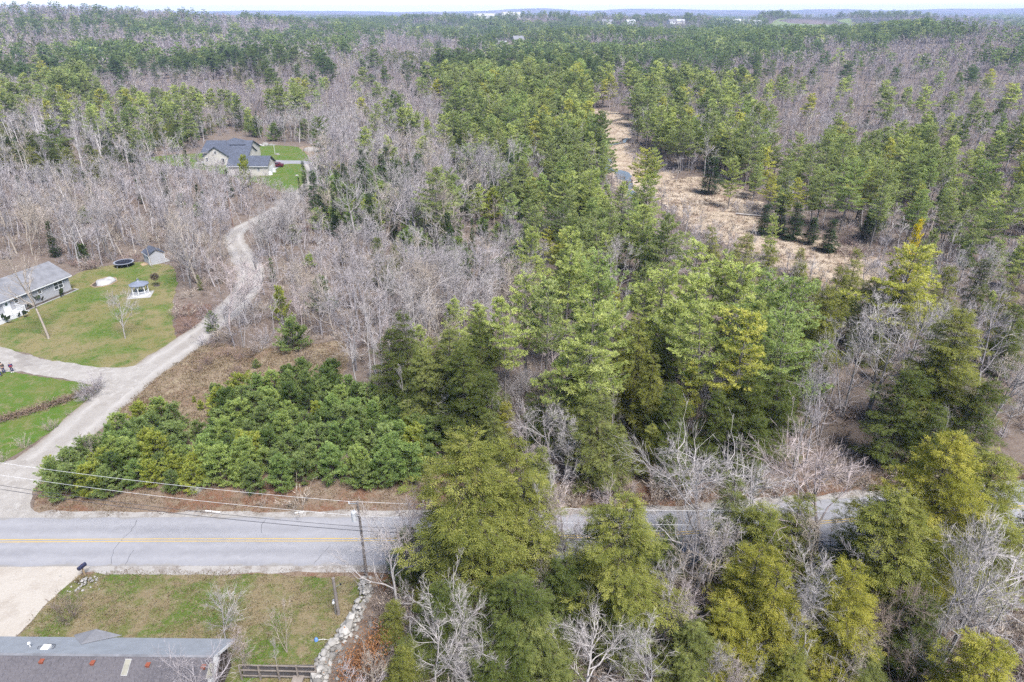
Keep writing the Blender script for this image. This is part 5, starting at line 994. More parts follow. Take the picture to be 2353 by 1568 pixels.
grass('near_verge_thatch', poly_px([(196, 1306), (500, 1304), (850, 1303), (1500, 1296), (1500, 1330), (900, 1345), (840, 1338), (600, 1325), (300, 1316), (175, 1330)]), 26, .16, .024, G_RUST, 'brown thatch along the near edge of the road', 307, 4, .15, None, 1.2)
grass('marsh_sedge', MARSH_B, 5, .32, .035, G_MARSH, 'matted tan sedge of the wide meadow', 308, 4, .25, None, 1.3); grass('brook_sedge', MARSH_A, 2.2, .40, .05, G_MARSH, 'tan sedge beside the winding brook', 309, 4, .3, POOLS, 1.3); grass('marsh_rust_sedge', MARSH_B, .9, .6, .05, G_RUST, 'reddish sedge clumps in the meadow', 310, 8, .3, None, .9)
grass('ranch_lawn_grass', RANCH_LAWN, 7, .10, .03, G_GREEN, 'short grass blades of the ranch lawn', 311, 4, .2, None, 1.3)
print('TREES', {k: (len(L), sum(1 for t in L if t['in'])) for k, L in by.items()}, 'single', len(SINGLE), 'brush', len(BR))
# ------------------------------------------------------------------ building materials
M_SIDING = mat_plain('grey_vinyl_siding', (0.36, 0.36, 0.375), 0.6, 0.06, 1.5); M_BEIGE = mat_plain('beige_clapboard', (0.52, 0.485, 0.44), 0.7, 0.07, 1.2); M_WHITE = mat_plain('white_trim_paint', (0.66, 0.66, 0.66), 0.55, 0.05, 2.0)
M_ROOF = mat_plain('grey_shingle', (0.185, 0.185, 0.20), 0.9, 0.22, 0.8, bumpy=0.3); M_ROOFD = mat_plain('dark_slate_shingle', (0.075, 0.085, 0.115), 0.9, 0.2, 0.8, bumpy=0.3); M_GLASS = mat_plain('window_glass', (0.05, 0.06, 0.07), 0.08, 0.2, 2.0, spec=0.6); M_WOOD = mat_plain('weathered_wood', (0.235, 0.20, 0.175), 0.85, 0.25, 3.0, bumpy=0.2); M_TANWOOD = mat_plain('new_lumber', (0.36, 0.26, 0.16), 0.8, 0.15, 3.0)
M_CONC = mat_plain('pale_concrete', (0.34, 0.335, 0.33), 0.9, 0.15, 1.5, bumpy=0.1); M_METAL = mat_plain('galvanised_metal', (0.42, 0.43, 0.44), 0.45, 0.1, 4.0, metal=0.6); M_BLACK = mat_plain('black_mat', (0.012, 0.014, 0.024), 0.6, 0.2, 4.0); M_NAVY = mat_plain('navy_plastic', (0.025, 0.028, 0.062), 0.4, 0.1, 4.0); M_WIRE = mat_plain('bright_aluminium_wire', (0.70, 0.70, 0.71), 0.5, 0.05, 2.0); M_CABLE = mat_plain('black_cable', (0.05, 0.05, 0.06), 0.6, 0.1, 2.0)
M_POLE = mat_plain('pole_timber', (0.215, 0.185, 0.17), 0.85, 0.2, 2.5, bumpy=0.2); M_POLER = mat_plain('reddish_pole_timber', (0.22, 0.125, 0.085), 0.85, 0.2, 2.0); M_BRICK = mat_plain('orange_brick', (0.24, 0.065, 0.034), 0.85, 0.2, 6.0); M_BRICKF = mat_plain('red_brick_far', (0.28, 0.085, 0.075), 0.9, 0.15, 0.5); M_REDCAR = mat_plain('dark_red_paint', (0.10, 0.012, 0.018), 0.3, 0.1, 2.0); M_TARP = mat_plain('weathered_tarp', (0.40, 0.39, 0.385), 0.7, 0.3, 0.9, col2=(0.22, 0.21, 0.20), bumpy=0.4); M_SOIL = mat_plain('dark_soil', (0.07, 0.055, 0.045), 0.95, 0.3, 2.0); M_TYRE = mat_plain('tyre_rubber', (0.02, 0.02, 0.02), 0.8, 0.1, 3.0)
m, nt, out = _mat('fieldstone'); M_STONE = m      # every stone gets its own grey from its object
b = N(nt, 'ShaderNodeBsdfPrincipled'); b.inputs['Roughness'].default_value = 0.9
oi = N(nt, 'ShaderNodeObjectInfo'); c1 = ramp(nt, oi.outputs['Random'], [(0.0, kc((0.13, 0.12, 0.11))), (0.5, kc((0.235, 0.222, 0.206))), (1.0, kc((0.36, 0.342, 0.322)))])
f = noise(nt, opos(nt), 2.5, 5, 0.7); nt.links.new(mixc(nt, maprange(nt, f, 0.45, 0.7, 0, 0.55), c1, kc((0.17, 0.16, 0.14))), b.inputs['Base Color']); nt.links.new(bump(nt, noise(nt, opos(nt), 6, 4), 0.4, 0.06), b.inputs['Normal']); nt.links.new(b.outputs[0], out.inputs[0])

def window(parent, x, z, w, h, y=0.0, face=1, name='window', axis='x', cols=1, rows=2):
    """framed window set on a wall facing +y (face=1) or -y, or on x walls with axis='y'; frame, pane and sill are real pieces"""
    wn_ = empty(name, parent=parent)
    def bx(a0, a1, d0, d1, z0, z1, nm, m_, par):
        B = MB()
        if axis == 'x': B.box(a0, a1, min(y + face * d0, y + face * d1), max(y + face * d0, y + face * d1), z0, z1)
        else: B.box(min(y + face * d0, y + face * d1), max(y + face * d0, y + face * d1), a0, a1, z0, z1)
        return B.build(nm, m_, par)
    bx(x - w / 2 + .03, x + w / 2 - .03, .004, .02, z - h / 2 + .03, z + h / 2 - .03, 'pane', M_GLASS, wn_)
    fr = MB(); t = .10
    def fb(a0, a1, z0, z1):
        d0, d1 = sorted((y + face * .003, y + face * .065))
        if axis == 'x': fr.box(a0, a1, d0, d1, z0, z1)
        else: fr.box(d0, d1, a0, a1, z0, z1)
    fb(x - w / 2 - t, x - w / 2 + .02, z - h / 2 - t, z + h / 2 + t); fb(x + w / 2 - .02, x + w / 2 + t, z - h / 2 - t, z + h / 2 + t); fb(x - w / 2 + .02, x + w / 2 - .02, z + h / 2 - .02, z + h / 2 + t); fb(x - w / 2 + .02, x + w / 2 - .02, z - h / 2 - t, z - h / 2 + .02)
    for k in range(1, cols): fb(x - w / 2 + w * k / cols - .05, x - w / 2 + w * k / cols + .05, z - h / 2 + .02, z + h / 2 - .02)
    for k in range(1, rows): fb(x - w / 2 + .02, x + w / 2 - .02, z - h / 2 + h * k / rows - .025, z - h / 2 + h * k / rows + .025)
    fr.build('window_frame', M_WHITE, wn_)
    return wn_

def gable_house(parent, x0, x1, y0, y1, hw, rise, wall_m, roof_m, ridge='x', over=.35, trim=M_WHITE, name='wall', rname='roof', z0=0.0):
    """box walls with gable ends, two roof slabs with overhang, fascia"""
    W = MB(); cx_, cy_ = (x0 + x1) / 2, (y0 + y1) / 2; zt = z0 + hw; zr = zt + rise
    W.box(x0, x1, y0, y1, z0, zt)
    if ridge == 'x': W._add([(x0, y0, zt), (x0, y1, zt), (x0, cy_, zr), (x1, y0, zt), (x1, y1, zt), (x1, cy_, zr)], [(0, 1, 2), (3, 5, 4), (0, 2, 5, 3), (1, 4, 5, 2)])
    else: W._add([(x0, y0, zt), (x1, y0, zt), (cx_, y0, zr), (x0, y1, zt), (x1, y1, zt), (cx_, y1, zr)], [(0, 2, 1), (3, 4, 5), (0, 3, 5, 2), (1, 2, 5, 4)])
    W.build(name, wall_m, parent)
    R = MB(); t = .16; half = (y1 - y0) / 2 if ridge == 'x' else (x1 - x0) / 2; sl = rise / half; dz = over * sl; up = .03
    Fb = MB()
    for s in (-1, 1):
        if ridge == 'x':
            e = cy_ + s * (half + over); q = [(x0 - over, e, zt - dz + up + t), (x1 + over, e, zt - dz + up + t), (x1 + over, cy_, zr + up + t), (x0 - over, cy_, zr + up + t)]
            Fb.box(x0 - over - .01, x1 + over + .01, min(e, e + s * .05), max(e, e + s * .05), zt - dz - .05, zt - dz + .13)
        else:
            e = cx_ + s * (half + over); q = [(e, y0 - over, zt - dz + up + t), (e, y1 + over, zt - dz + up + t), (cx_, y1 + over, zr + up + t), (cx_, y0 - over, zr + up + t)]
            Fb.box(min(e, e + s * .05), max(e, e + s * .05), y0 - over - .01, y1 + over + .01, zt - dz - .05, zt - dz + .13)
        n = (Vector(q[1]) - Vector(q[0])).cross(Vector(q[2]) - Vector(q[0]))
        if n.z < 0: q = q[::-1]
        R.slab(q, t)
    ro = R.build(rname, roof_m, parent); Fb.build('eave_trim', trim, parent); return ro

# ------------------------------------------------------------------ ranch house
A = G(165, 666); dr = Vector((-.30, -.954)).normalized()
ranch = empty('ranch_house', (A.x, A.y, 0), math.atan2(dr.y, dr.x)); tag(ranch, 'long grey ranch house with pale shingle roof at the lawn edge', 'house')
gable_house(ranch, 0, 19.5, -8.2, 0, 2.55, 1.95, M_SIDING, M_ROOF, 'x', .42, z0=.25); MB().box(-.04, 19.54, -8.24, .04, 0, .26).build('foundation', M_CONC, ranch)
window(ranch, 2.3, 1.75, 1.75, 1.25, 0, 1, cols=2); window(ranch, 6.0, 2.0, .62, .95, 0, 1); window(ranch, 10.4, 2.0, .62, .95, 0, 1); window(ranch, 16.5, 1.75, 1.6, 1.25, 0, 1, cols=2)
dd_ = empty('front_door', parent=ranch); MB().box(11.75, 12.7, .003, .05, .55, 2.6).build('door_leaf', M_WHITE, dd_); MB().tube([(12.22, .052, 1.95), (12.22, .085, 1.95)], .24, 12).build('door_wreath', LF_SPR if False else mat_plain('wreath_green', (0.03, 0.07, 0.04), 0.9), dd_); B = MB(); B.box(11.62, 11.75, .003, .07, .5, 2.7); B.box(12.7, 12.83, .003, .07, .5, 2.7); B.box(11.75, 12.7, .003, .07, 2.6, 2.7); B.build('door_frame', M_WHITE, dd_)
deck = empty('front_deck', parent=ranch)
for k in range(14): MB().box(10.9, 17.9, .06 + k * .155, .06 + k * .155 + .145, .50, .54).build('deck_board', M_WHITE, deck)
MB().box(10.9, 17.9, 2.2, 2.26, .02, .50).build('skirting', M_WHITE, deck); MB().box(10.84, 10.9, .08, 2.26, .02, .50).build('skirting', M_WHITE, deck)
rl = MB(); rl.box(10.86, 17.9, 2.17, 2.25, 1.42, 1.50); rl.box(10.86, 17.9, 2.19, 2.23, .68, .73); rl.box(10.86, 10.94, .1, 2.17, 1.42, 1.50); rl.box(10.88, 10.92, .1, 2.17, .68, .73)
rl.build('hand_rail', M_WHITE, deck); bl = MB()
for k in range(46): bl.box(10.98 + k * .15, 11.02 + k * .15, 2.19, 2.23, .731, 1.419)
for k in range(13): bl.box(10.88, 10.92, .22 + k * .15, .26 + k * .15, .731, 1.419)
bl.build('baluster', M_WHITE, deck)['kind'] = 'stuff'
for x in (10.9, 13.2, 15.5, 17.85): MB().box(x - .06, x + .06, 2.15, 2.27, .02, 1.6).build('rail_post', M_WHITE, deck)
st_ = MB()
for k in range(3): st_.box(10.0 - k * .3 + .5, 10.8 - k * .3 + .02 - .0, .5, 1.7, .36 - k * .16, .40 - k * .16)
st_.build('steps', M_WHITE, deck)
MB().tube([(5.4, -2.2, 3.95), (5.4, -2.2, 4.45)], .06, 8).build('vent_pipe', M_WHITE, ranch)
bed = MB(); bed.box(-.3, 10.4, .05, 1.0, .005, .05); bed.build('planting_bed', M_SOIL, ranch); ed = MB(); ed.box(-.4, 10.5, 1.0, 1.16, 0, .10); ed.box(-.5, -.35, .0, 1.16, 0, .10); ed.build('bed_edging', M_CONC, ranch)
for i, (x, y) in enumerate(((3.2, .55), (6.9, .5), (9.6, .6), (12.4, 2.75), (15.2, 2.75))):
    T = t_young(950 + i, .8, .42, 2); lv, lq, la = T.leaf_arrays(); o = add('foundation_shrub', mesh_np('foundation_shrub', lv * 1.0, [lq], LF_SPR, attr=la), None, ranch.matrix_world @ Vector((0, 0, 0))); p_ = Vector((A.x, A.y, 0)) + Vector((dr.x * x - dr.y * y * -1 * -1, dr.y * x + dr.x * y, 0))
    o.location = (A.x + dr.x * x - dr.y * y, A.y + dr.y * x + dr.x * y, .04); o['tint'] = [.5, .45, .55]; tag(o, ('low dark shrub under the double window', 'low dark shrub under the small window', 'low dark shrub at the deck corner', 'dark flower clump at the deck front', 'dark flower clump further along the deck')[i] + ' of the ranch house', 'shrub', 'foundation shrubs')
# ------------------------------------------------------------------ shed, trampoline, mound, gazebo, topiary
C0, C1, C2 = G(346, 610.2), G(379.6, 602.7), G(330.6, 604.7); ax_ = (C1 - C0).normalized()
shed = empty('garden_shed', (C0.x, C0.y, 0), math.atan2(ax_.y, ax_.x)); tag(shed, 'small grey garden shed with dark gable roof and white doors', 'shed')
gable_house(shed, 0, 2.9, 0, 3.0, 2.1, .85, M_SIDING, M_ROOFD, 'y', .22); MB().box(-.14, 3.04, -.1, 3.1, 0, .05).build('shed_base', M_CONC, shed)
MB().box(3.04, 3.9, -.1, 2.4, 0, .06).build('paving_slab', M_CONC, shed)
for k in range(2): MB().box(-.05, -.004, .62 + k * .86, 1.46 + k * .86, .12, 1.92).build('shed_door', M_WHITE, shed)
B = MB(); B._add([(-.1, .7, .14), (-.1, 2.3, .14), (-1.3, 2.3, .01), (-1.3, .7, .01), (-.1, .7, .06), (-.1, 2.3, .06)], [(0, 1, 2, 3), (4, 3, 2, 5), (0, 3, 4), (1, 5, 2)]); B.build('ramp', M_TANWOOD, shed)
for x, y in ((-.03, -.03), (2.93, -.03), (-.03, 3.03)): MB().box(x - .05, x + .05, y - .05, y + .05, .06, 2.1).build('corner_board', M_WHITE, shed)
tp = G(284, 602.2, .85); tramp = empty('trampoline', (tp.x, tp.y, 0)); tag(tramp, 'round black trampoline with grey rim at the lawn edge', 'trampoline')
B = MB(); B.tube([(1.62 * math.cos(a) * 0 , 0, .0) for a in (0, 1)], .01) if False else None
n = 28; V = [(0, 0, .85)] + [(1.58 * math.cos(2 * math.pi * k / n), 1.58 * math.sin(2 * math.pi * k / n), .87) for k in range(n)]
B = MB(); B._add(V, [(0, 1 + k, 1 + (k + 1) % n) for k in range(n)]); B.build('jump_mat', M_BLACK, tramp)
B = MB(); V = []; Fc = []
for k in range(n):
    a = 2 * math.pi * k / n
    for rr_, zz_ in ((1.58, .88), (1.90, .90), (1.90, .84), (1.58, .83)): V.append((rr_ * math.cos(a), rr_ * math.sin(a), zz_))
for k in range(n):
    for j in range(4): Fc.append((k * 4 + j, k * 4 + (j + 1) % 4, ((k + 1) % n) * 4 + (j + 1) % 4, ((k + 1) % n) * 4 + j))
B._add(V, Fc); B.build('rim_pad', mat_plain('grey_vinyl', (0.25, 0.26, 0.30), 0.5), tramp)
for k in range(6):
    a = 2 * math.pi * k / 6 + .3; MB().tube([(1.8 * math.cos(a), 1.8 * math.sin(a), .84), (1.86 * math.cos(a), 1.86 * math.sin(a), 0)], .035, 6).build('leg', M_METAL, tramp)
def cr2(zx, zy): return G((250 + zx / 7.843) / 1.275, (720 + zy / 7.843) / 1.275)
mp_ = [cr2(*q) for q in [(120, 930), (300, 790), (480, 735), (700, 745), (735, 820), (600, 900), (400, 950), (200, 965)]]; mc_ = sum(mp_, Vector()) / len(mp_)
mound = empty('covered_sand_mound', (mc_.x, mc_.y, 0)); tag(mound, 'grey tarp-covered mound in a boat-shaped timber border on the lawn', 'mound')
for k in range(len(mp_)): MB().bar(mp_[k] - mc_ + Vector((0, 0, .06)), mp_[(k + 1) % len(mp_)] - mc_ + Vector((0, 0, .06)), .14, .14).build('border_timber', M_TANWOOD, mound)
MB().poly([tuple(q - mc_ + Vector((0, 0, .03))) for q in mp_][::-1]).build('soil_bed', M_SOIL, mound)
def blob(rx, ry, rz, seed, nu=14, nv=7, amp=.16, half=True):
    r = random.Random(seed); ph = [r.uniform(0, 6.28) for _ in range(6)]; V = []; Fc = []
    for j in range(nv + 1):
        t = (math.pi / 2 if half else math.pi) * j / nv
        for i in range(nu):
            a = 2 * math.pi * i / nu; k = 1 + amp * (math.sin(3 * a + ph[0] + t * 2) * .5 + math.sin(5 * a + ph[1] - t * 3) * .35 + math.sin(2 * a + ph[2] + 4 * t) * .5)
            V.append((rx * k * math.sin(t) * math.cos(a), ry * k * math.sin(t) * math.sin(a), rz * k * math.cos(t)))
    for j in range(nv):
        for i in range(nu): Fc.append((j * nu + i, (j + 1) * nu + i, (j + 1) * nu + (i + 1) % nu, j * nu + (i + 1) % nu))
    return MB()._add(V, Fc)
o = blob(1.55, 1.9, .75, 4).build('tarp', M_TARP, mound, smooth=True); o.location = (.15, .1, .02); o.rotation_euler = (0, 0, -.5)
gz = G((250 + 1285 / 7.843) / 1.275, (720 + 1125 / 7.843) / 1.275); gaz = empty('gazebo', (gz.x, gz.y, 0), .25); tag(gaz, 'white octagonal gazebo with blue-grey roof on the lawn', 'gazebo')
def ngon(r, z, n=8, a0=0.0): return [(r * math.cos(2 * math.pi * k / n + a0), r * math.sin(2 * math.pi * k / n + a0), z) for k in range(n)]
MB().slab(ngon(1.55, .12), .10).build('floor_deck', M_WHITE, gaz); MB().box(-2.0, 1.9, -1.9, 1.5, 0, .03).build('pad', M_CONC, gaz)
cs = ngon(1.36, 0)
for k in range(8):
    x, y, _ = cs[k]; x2, y2, _ = cs[(k + 1) % 8]
    MB().box(x - .06, x + .06, y - .06, y + .06, .12, 2.05).build('post', M_WHITE, gaz)
    if k != 1:
        MB().bar((x, y, .82), (x2, y2, .82), .06, .08).build('rail', M_WHITE, gaz)
        B = MB()
        for j in range(1, 7): f = j / 7; B.box(x + (x2 - x) * f - .018, x + (x2 - x) * f + .018, y + (y2 - y) * f - .018, y + (y2 - y) * f + .018, .12, .80)
        B.build('baluster_panel', M_WHITE, gaz)
    B = MB(); B.bar((x, y, 1.96), (x2, y2, 1.96), .06, .18); a_, b_ = Vector((x, y, 0)), Vector((x2, y2, 0))
    for f0, z0_, f1, z1_ in ((0.02, 1.45, .16, 1.74), (.16, 1.74, .36, 1.88), (.98, 1.45, .84, 1.74), (.84, 1.74, .64, 1.88)): B.bar(a_.lerp(b_, f0) + Vector((0, 0, z0_)), a_.lerp(b_, f1) + Vector((0, 0, z1_)), .05, .16)
    B.build('arch', M_WHITE, gaz)
e8 = ngon(1.72, 2.05); t8 = ngon(.2, 2.62)
for k in range(8): MB().slab([e8[k], e8[(k + 1) % 8], t8[(k + 1) % 8], t8[k]], .06).build('roof_panel', M_ROOFD if False else mat_plain('blue_grey_shingle', (0.16, 0.18, 0.235), 0.85, 0.15, 2.0), gaz)
cup = MB(); cup.tube([(0, 0, 2.58), (0, 0, 2.86)], [.19, .19], 8); cu = cup.build('cupola', M_WHITE, gaz); MB().tube([(0, 0, 2.86), (0, 0, 3.05)], [.27, .03], 8).build('cupola_roof', M_ROOFD, cu); MB().tube([(0, 0, 3.05), (0, 0, 3.12), (0, 0, 3.2)], [.02, .06, .01], 6).build('finial', M_WHITE, cu)
tq = G(360, 657); topi = empty('lollipop_tree', (tq.x, tq.y, 0)); tag(topi, 'small ball-headed dark tree on a thin stem beside the gazebo', 'tree')
MB().tube([(0, 0, 0), (.02, 0, 1.3)], [.04, .03], 6).build('trunk', BK_DARK, topi)['tint'] = [1, 1, 1]
T = Tree(77); r = T.r; n = 900; q = unit(r.normal(size=(n, 3))) * r.uniform(.35, .78, (n, 1)) * np.array([1, 1, .8]) + np.array([0, 0, 1.75]); T.kites(q, unit(q - np.array([0, 0, 1.6]) + r.normal(size=(n, 3)) * .5), r.uniform(.15, .3, n), .03); lv, lq, la = T.leaf_arrays()
add('crown', mesh_np('lollipop_crown', lv, [lq], TW_GREY, attr=la), topi)['tint'] = [.22, .17, .16]
MB().slab([(.6 * math.cos(a), .5 * math.sin(a), .05) for a in np.linspace(0, 6.283, 16, endpoint=False)], .045).build('ground_disc', M_SOIL, topi)  # flat dark disc on the ground around the stem foot
# ------------------------------------------------------------------ beige house and garage
h2 = empty('beige_house', (-101.5, 228.3, 0)); tag(h2, 'large beige house with dark slate gables on the far lawn', 'house')
gable_house(h2, -2.6, 12.6, 5.6, 18, 3.2, 2.7, M_BEIGE, M_ROOFD, 'x', .4, trim=M_BEIGE)
gable_house(h2, 0, 8.4, 0, 12, 3.0, 2.9, M_BEIGE, M_ROOFD, 'y', .4, trim=M_BEIGE, name='wing_wall', rname='wing_roof'); gable_house(h2, 8.0, 14.3, 1.4, 9.4, 3.0, 2.3, M_BEIGE, M_ROOFD, 'x', .35, trim=M_WHITE, name='side_wing_wall', rname='side_wing_roof')
B = MB(); B._add([(2.0, 8.6, 5.2), (11.0, 8.6, 5.2), (6.6, 11.8, 7.0), (2.0, 15.0, 5.2), (11.0, 15.0, 5.2)], [(0, 1, 2), (1, 4, 2), (4, 3, 2), (3, 0, 2), (0, 3, 4, 1)]); B.build('hip_roof', M_ROOFD, h2)
window(h2, 1.1, 1.9, .8, 1.0, 0, -1); window(h2, 6.3, 1.3, .95, 1.9, 0, -1, rows=1); window(h2, 4.2, 4.1, .8, .9, 0, -1); window(h2, 5.4, 1.7, .9, 1.2, 14.3, 1, axis='y'); window(h2, 3.2, 1.5, .9, 1.2, 14.3, 1, axis='y')
MB().box(-4.6, 0 - .02, 3.0, 6.6, 0, .14).build('patio', M_CONC, h2)
grl = empty('barbecue_grill', (-103.9, 232.5, .14)); tag(grl, 'small dark grill on the pale patio of the beige house', 'grill'); MB().box(-.35, .35, -.25, .25, .75, 1.0).build('grill_box', M_BLACK, grl); MB().tube([(-.36, 0, 1.0), (.36, 0, 1.0)], .24, 10).build('lid', M_BLACK, grl)
for x, y in ((-.3, -.2), (.3, -.2), (-.3, .2), (.3, .2)): MB().box(x - .02, x + .02, y - .02, y + .02, 0, .75).build('leg', M_BLACK, grl)
gar = empty('beige_garage', (-87.6, 212.7, 0)); tag(gar, 'beige garage with dark roof in front of the large house', 'garage')
gable_house(gar, 0, 12.1, 0, 7.6, 3.0, 2.2, M_BEIGE, M_ROOFD, 'x', .4, trim=M_WHITE)
window(gar, 6.3, 1.8, .75, .75, 0, -1); window(gar, 9.4, 1.9, .75, .75, 0, -1); window(gar, 3.8, 4.1, .6, .7, 12.1, 1, axis='y'); gd = empty('garage_door', parent=gar)
for k in range(4): MB().box(12.104, 12.15, 1.6, 5.6, .05 + k * .58, .61 + k * .58).build('door_panel', M_WHITE, gd)
tk = blob(.75, .75, 1.05, 9, 10, 5, .05).build('white_tank', M_WHITE); tk.location = (G(616 + 5, 402).x, G(621, 402).y, 0); tag(tk, 'white domed tank at the garage corner', 'tank'); bn = MB().box(-.5, .5, -.45, .45, .06, .95).box(-.54, .54, -.5, .5, .95, 1.05).build('white_bin', M_WHITE); q = G((570 + 1447 / 6.192) / 1.275, (390 + 710 / 6.192) / 1.275); bn.location = (q.x, q.y, -.06); tag(bn, 'white lidded bin beside the garage drive', 'bin')
# dark red car nose beyond the garage
q = G((570 + 1452 / 6.192) / 1.275, (390 + 630 / 6.192) / 1.275); car = empty('parked_car', (q.x + .3, q.y + 1.2, 0), .1); tag(car, 'dark red car parked on the drive by the garage door', 'car')
B = MB(); prof = [(-2.2, .35), (-2.25, .75), (-1.9, .92), (-1.1, .98), (-.55, 1.45), (.9, 1.48), (1.55, 1.02), (2.15, .95), (2.25, .6), (2.2, .35)]
V = [(x, -.85, z) for x, z in prof] + [(x, .85, z) for x, z in prof]; k = len(prof); B._add(V, [tuple(range(k)), tuple(reversed(range(k, 2 * k)))] + [(i, i + k, (i + 1) % k + k, (i + 1) % k) for i in range(k)]); B.build('car_body', M_REDCAR, car)
for x in (-1.4, 1.4):
    for y in (-.86, .86): MB().tube([(x, y - .1, .33), (x, y + .1, .33)], .33, 14).build('wheel', M_TYRE, car)
for s in (-1, 1): MB().box(-.5, .85, s * .853 - .004, s * .853 + .004, 1.0, 1.38).build('side_window', M_GLASS, car)
B = MB(); B._add([(-1.06, -.7, 1.02), (-1.06, .7, 1.02), (-.58, .66, 1.44), (-.58, -.66, 1.44)], [(0, 3, 2, 1)]); B.build('windscreen', M_GLASS, car)
for i in range(3):
    p3_ = [(1460, 385), (1505, 395), (1855, 775)][i]; q = G((570 + p3_[0] / 6.192) / 1.275, (390 + p3_[1] / 6.192) / 1.275)
    if i == 0: o = MB().tube([(0, 0, 0), (0, 0, 3.4)], .07, 8).build('white_post', M_WHITE); tag(o, 'white post standing on the far lawn beyond the drive', 'post')
    elif i == 1: o = blob(.9, .6, .55, 31, 10, 5, .1).build('white_boulder', M_STONE); tag(o, 'pale boulder at the foot of the white lawn post', 'boulder')
    else: o = blob(.6, .5, .35, 32, 10, 5, .1).build('lawn_boulder', M_STONE); tag(o, 'pale stone on the lawn below the garage drive', 'boulder')
    o.location = (q.x, q.y, -.02)
for i, (x, y) in enumerate([(980, 250), (1050, 235), (1110, 245), (1190, 230), (1290, 228), (1390, 225), (1450, 225), (1245, 236), (1150, 238)]):
    q = G((570 + x / 6.192) / 1.275, (390 + y / 6.192) / 1.275); s = (1.5, 1.0, 1.7, 1.1, 2.0, 1.2, .9, .9, .8)[i]
    o = blob(s * .75, s * .6, s * .6, 40 + i, 10, 5, .14).build('boulder', M_STONE); o.location = (q.x, q.y, -.1); tag(o, ('rounded boulder nearest the beige house', 'second small boulder of the lawn row', 'wide pale boulder, third in the lawn row', 'brownish boulder, fifth in the lawn row', 'largest pale boulder of the lawn row', 'brownish boulder after the largest one', 'last boulder of the lawn row', 'small stone just before the largest boulder', 'fourth, smallest boulder of the lawn row')[i], 'boulder', 'boulders along the far lawn')
q = G((570 + 2095 / 6.192) / 1.275, (390 + 340 / 6.192) / 1.275); o = blob(3.2, 1.8, 1.3, 61, 16, 6, .1).build('gravel_pile', M_GRAVEL, smooth=True); o.location = (q.x, q.y + 2, -.05); tag(o, 'grey gravel pile at the far corner of the lawn', 'gravel pile')
# ------------------------------------------------------------------ poles and wires
def pole(u, v, h, label, mat_=M_POLE, gear=True, r=.15):
    q = G(u, v); e = empty('utility_pole', (q.x, q.y, 0)); tag(e, label, 'utility pole', 'utility poles')
    MB().tube([(0, 0, 0), (0, 0, h)], [r, r * .66], 10).build('pole_shaft', mat_, e)
    if gear:
        MB().bar((0, 0, h - .25), (-.75, -.05, h - .22), .07, .09).build('bracket', M_METAL, e); MB().tube([(-.72, -.05, h - .2), (-.72, -.05, h + .02)], [.06, .035], 8).build('insulator', M_WHITE, e)
        tr_ = MB().tube([(-.42, -.12, h - 2.0), (-.42, -.12, h - 1.1), (-.42, -.12, h - 1.0)], [.23, .23, .17], 14).build('transformer', mat_plain('transformer_grey', (0.52, 0.53, 0.55), 0.5), e); MB().tube([(-.36, -.1, h - 1.0), (-.34, -.1, h - .72)], [.05, .03], 8).build('bushing', M_WHITE, tr_); MB().bar((-.2, -.06, h - 1.5), (0, 0, h - 1.5), .06, .3).build('mounting_arm', M_METAL, e)
        MB().tube([(.02, -.13, .1), (.02, -.12, h - .4)], .02, 6).build('ground_wire', M_CABLE, e)
    return q
p0 = pole(843, 1327, 8.6, 'weathered utility pole with grey transformer at the head of the stone wall')
pL = Vector((-63.5, 55.6, 0)); pR = Vector((49.0, 45.6, 0))
for q, lb in ((pL, 'utility pole across the road past the gravel junction'), (pR, 'utility pole on the near roadside past the hemlocks')):
    e = empty('utility_pole', (q.x, q.y, 0)); tag(e, lb, 'utility pole', 'utility poles'); MB().tube([(0, 0, 0), (0, 0, 8.6)], [.15, .1], 10).build('pole_shaft', M_POLE, e)
def wire(a, b, sag, r, mat_, label, n=26):
    pts = [Vector(a).lerp(Vector(b), i / n) - Vector((0, 0, sag * 4 * (i / n) * (1 - i / n))) for i in range(n + 1)]
    B = MB(); B.tube(pts, r, 5); o = B.build('overhead_wire', mat_); tag(o, label, 'wire', 'overhead wires along the road')
for dx, z, sag, r, mm, nm in ((-.72, 8.62, .7, .011, M_WIRE, 'topmost bright wire'), (-.16, 7.15, .75, .011, M_WIRE, 'second bright wire'), (-.17, 5.95, .85, .020, M_CABLE, 'upper black cable'), (-.19, 5.5, .9, .026, M_CABLE, 'lower thick black cable')):
    c = Vector((p0.x, p0.y - (.05 if dx == -.72 else .13), z)); c1_ = c + Vector((dx if dx == -.72 else 0, 0, 0))
    wire(c1_, (pL.x, pL.y - .14, z - .1), sag, r, mm, nm + ' running from the transformer pole towards the gravel junction')
    wire(c1_, (pR.x, pR.y - .14, z - .1), sag, r, mm, nm + ' running from the transformer pole into the hemlocks')
q = G(722, 1297); wire((p0.x, p0.y - .1, 6.3), (p0.x - .1, p0.y - .14, 5.9), 0, .01, M_CABLE, 'short jumper cable on the transformer pole', 3)
pole(536.3, 522.6, 8.5, 'reddish bare pole beside the lane bend', M_POLER, False, .16); pole(590, 626, 5.6, 'slim grey pole on the outer lane curve', M_POLE, False, .13)
ql = G(536.3, 522.6); q2 = G(590, 626); wire((q2.x, q2.y, 5.5), (ql.x, ql.y, 8.3), .6, .012, M_WIRE, 'service wire climbing between the two lane poles')
qs = G(778, 1412); yp = empty('yard_post', (qs.x, qs.y, 0)); tag(yp, 'short grey wooden service post standing in the patchy yard', 'post'); MB().tube([(0, 0, 0), (0, 0, 4.1)], [.15, .125], 10).build('pole_shaft', M_POLE, yp)
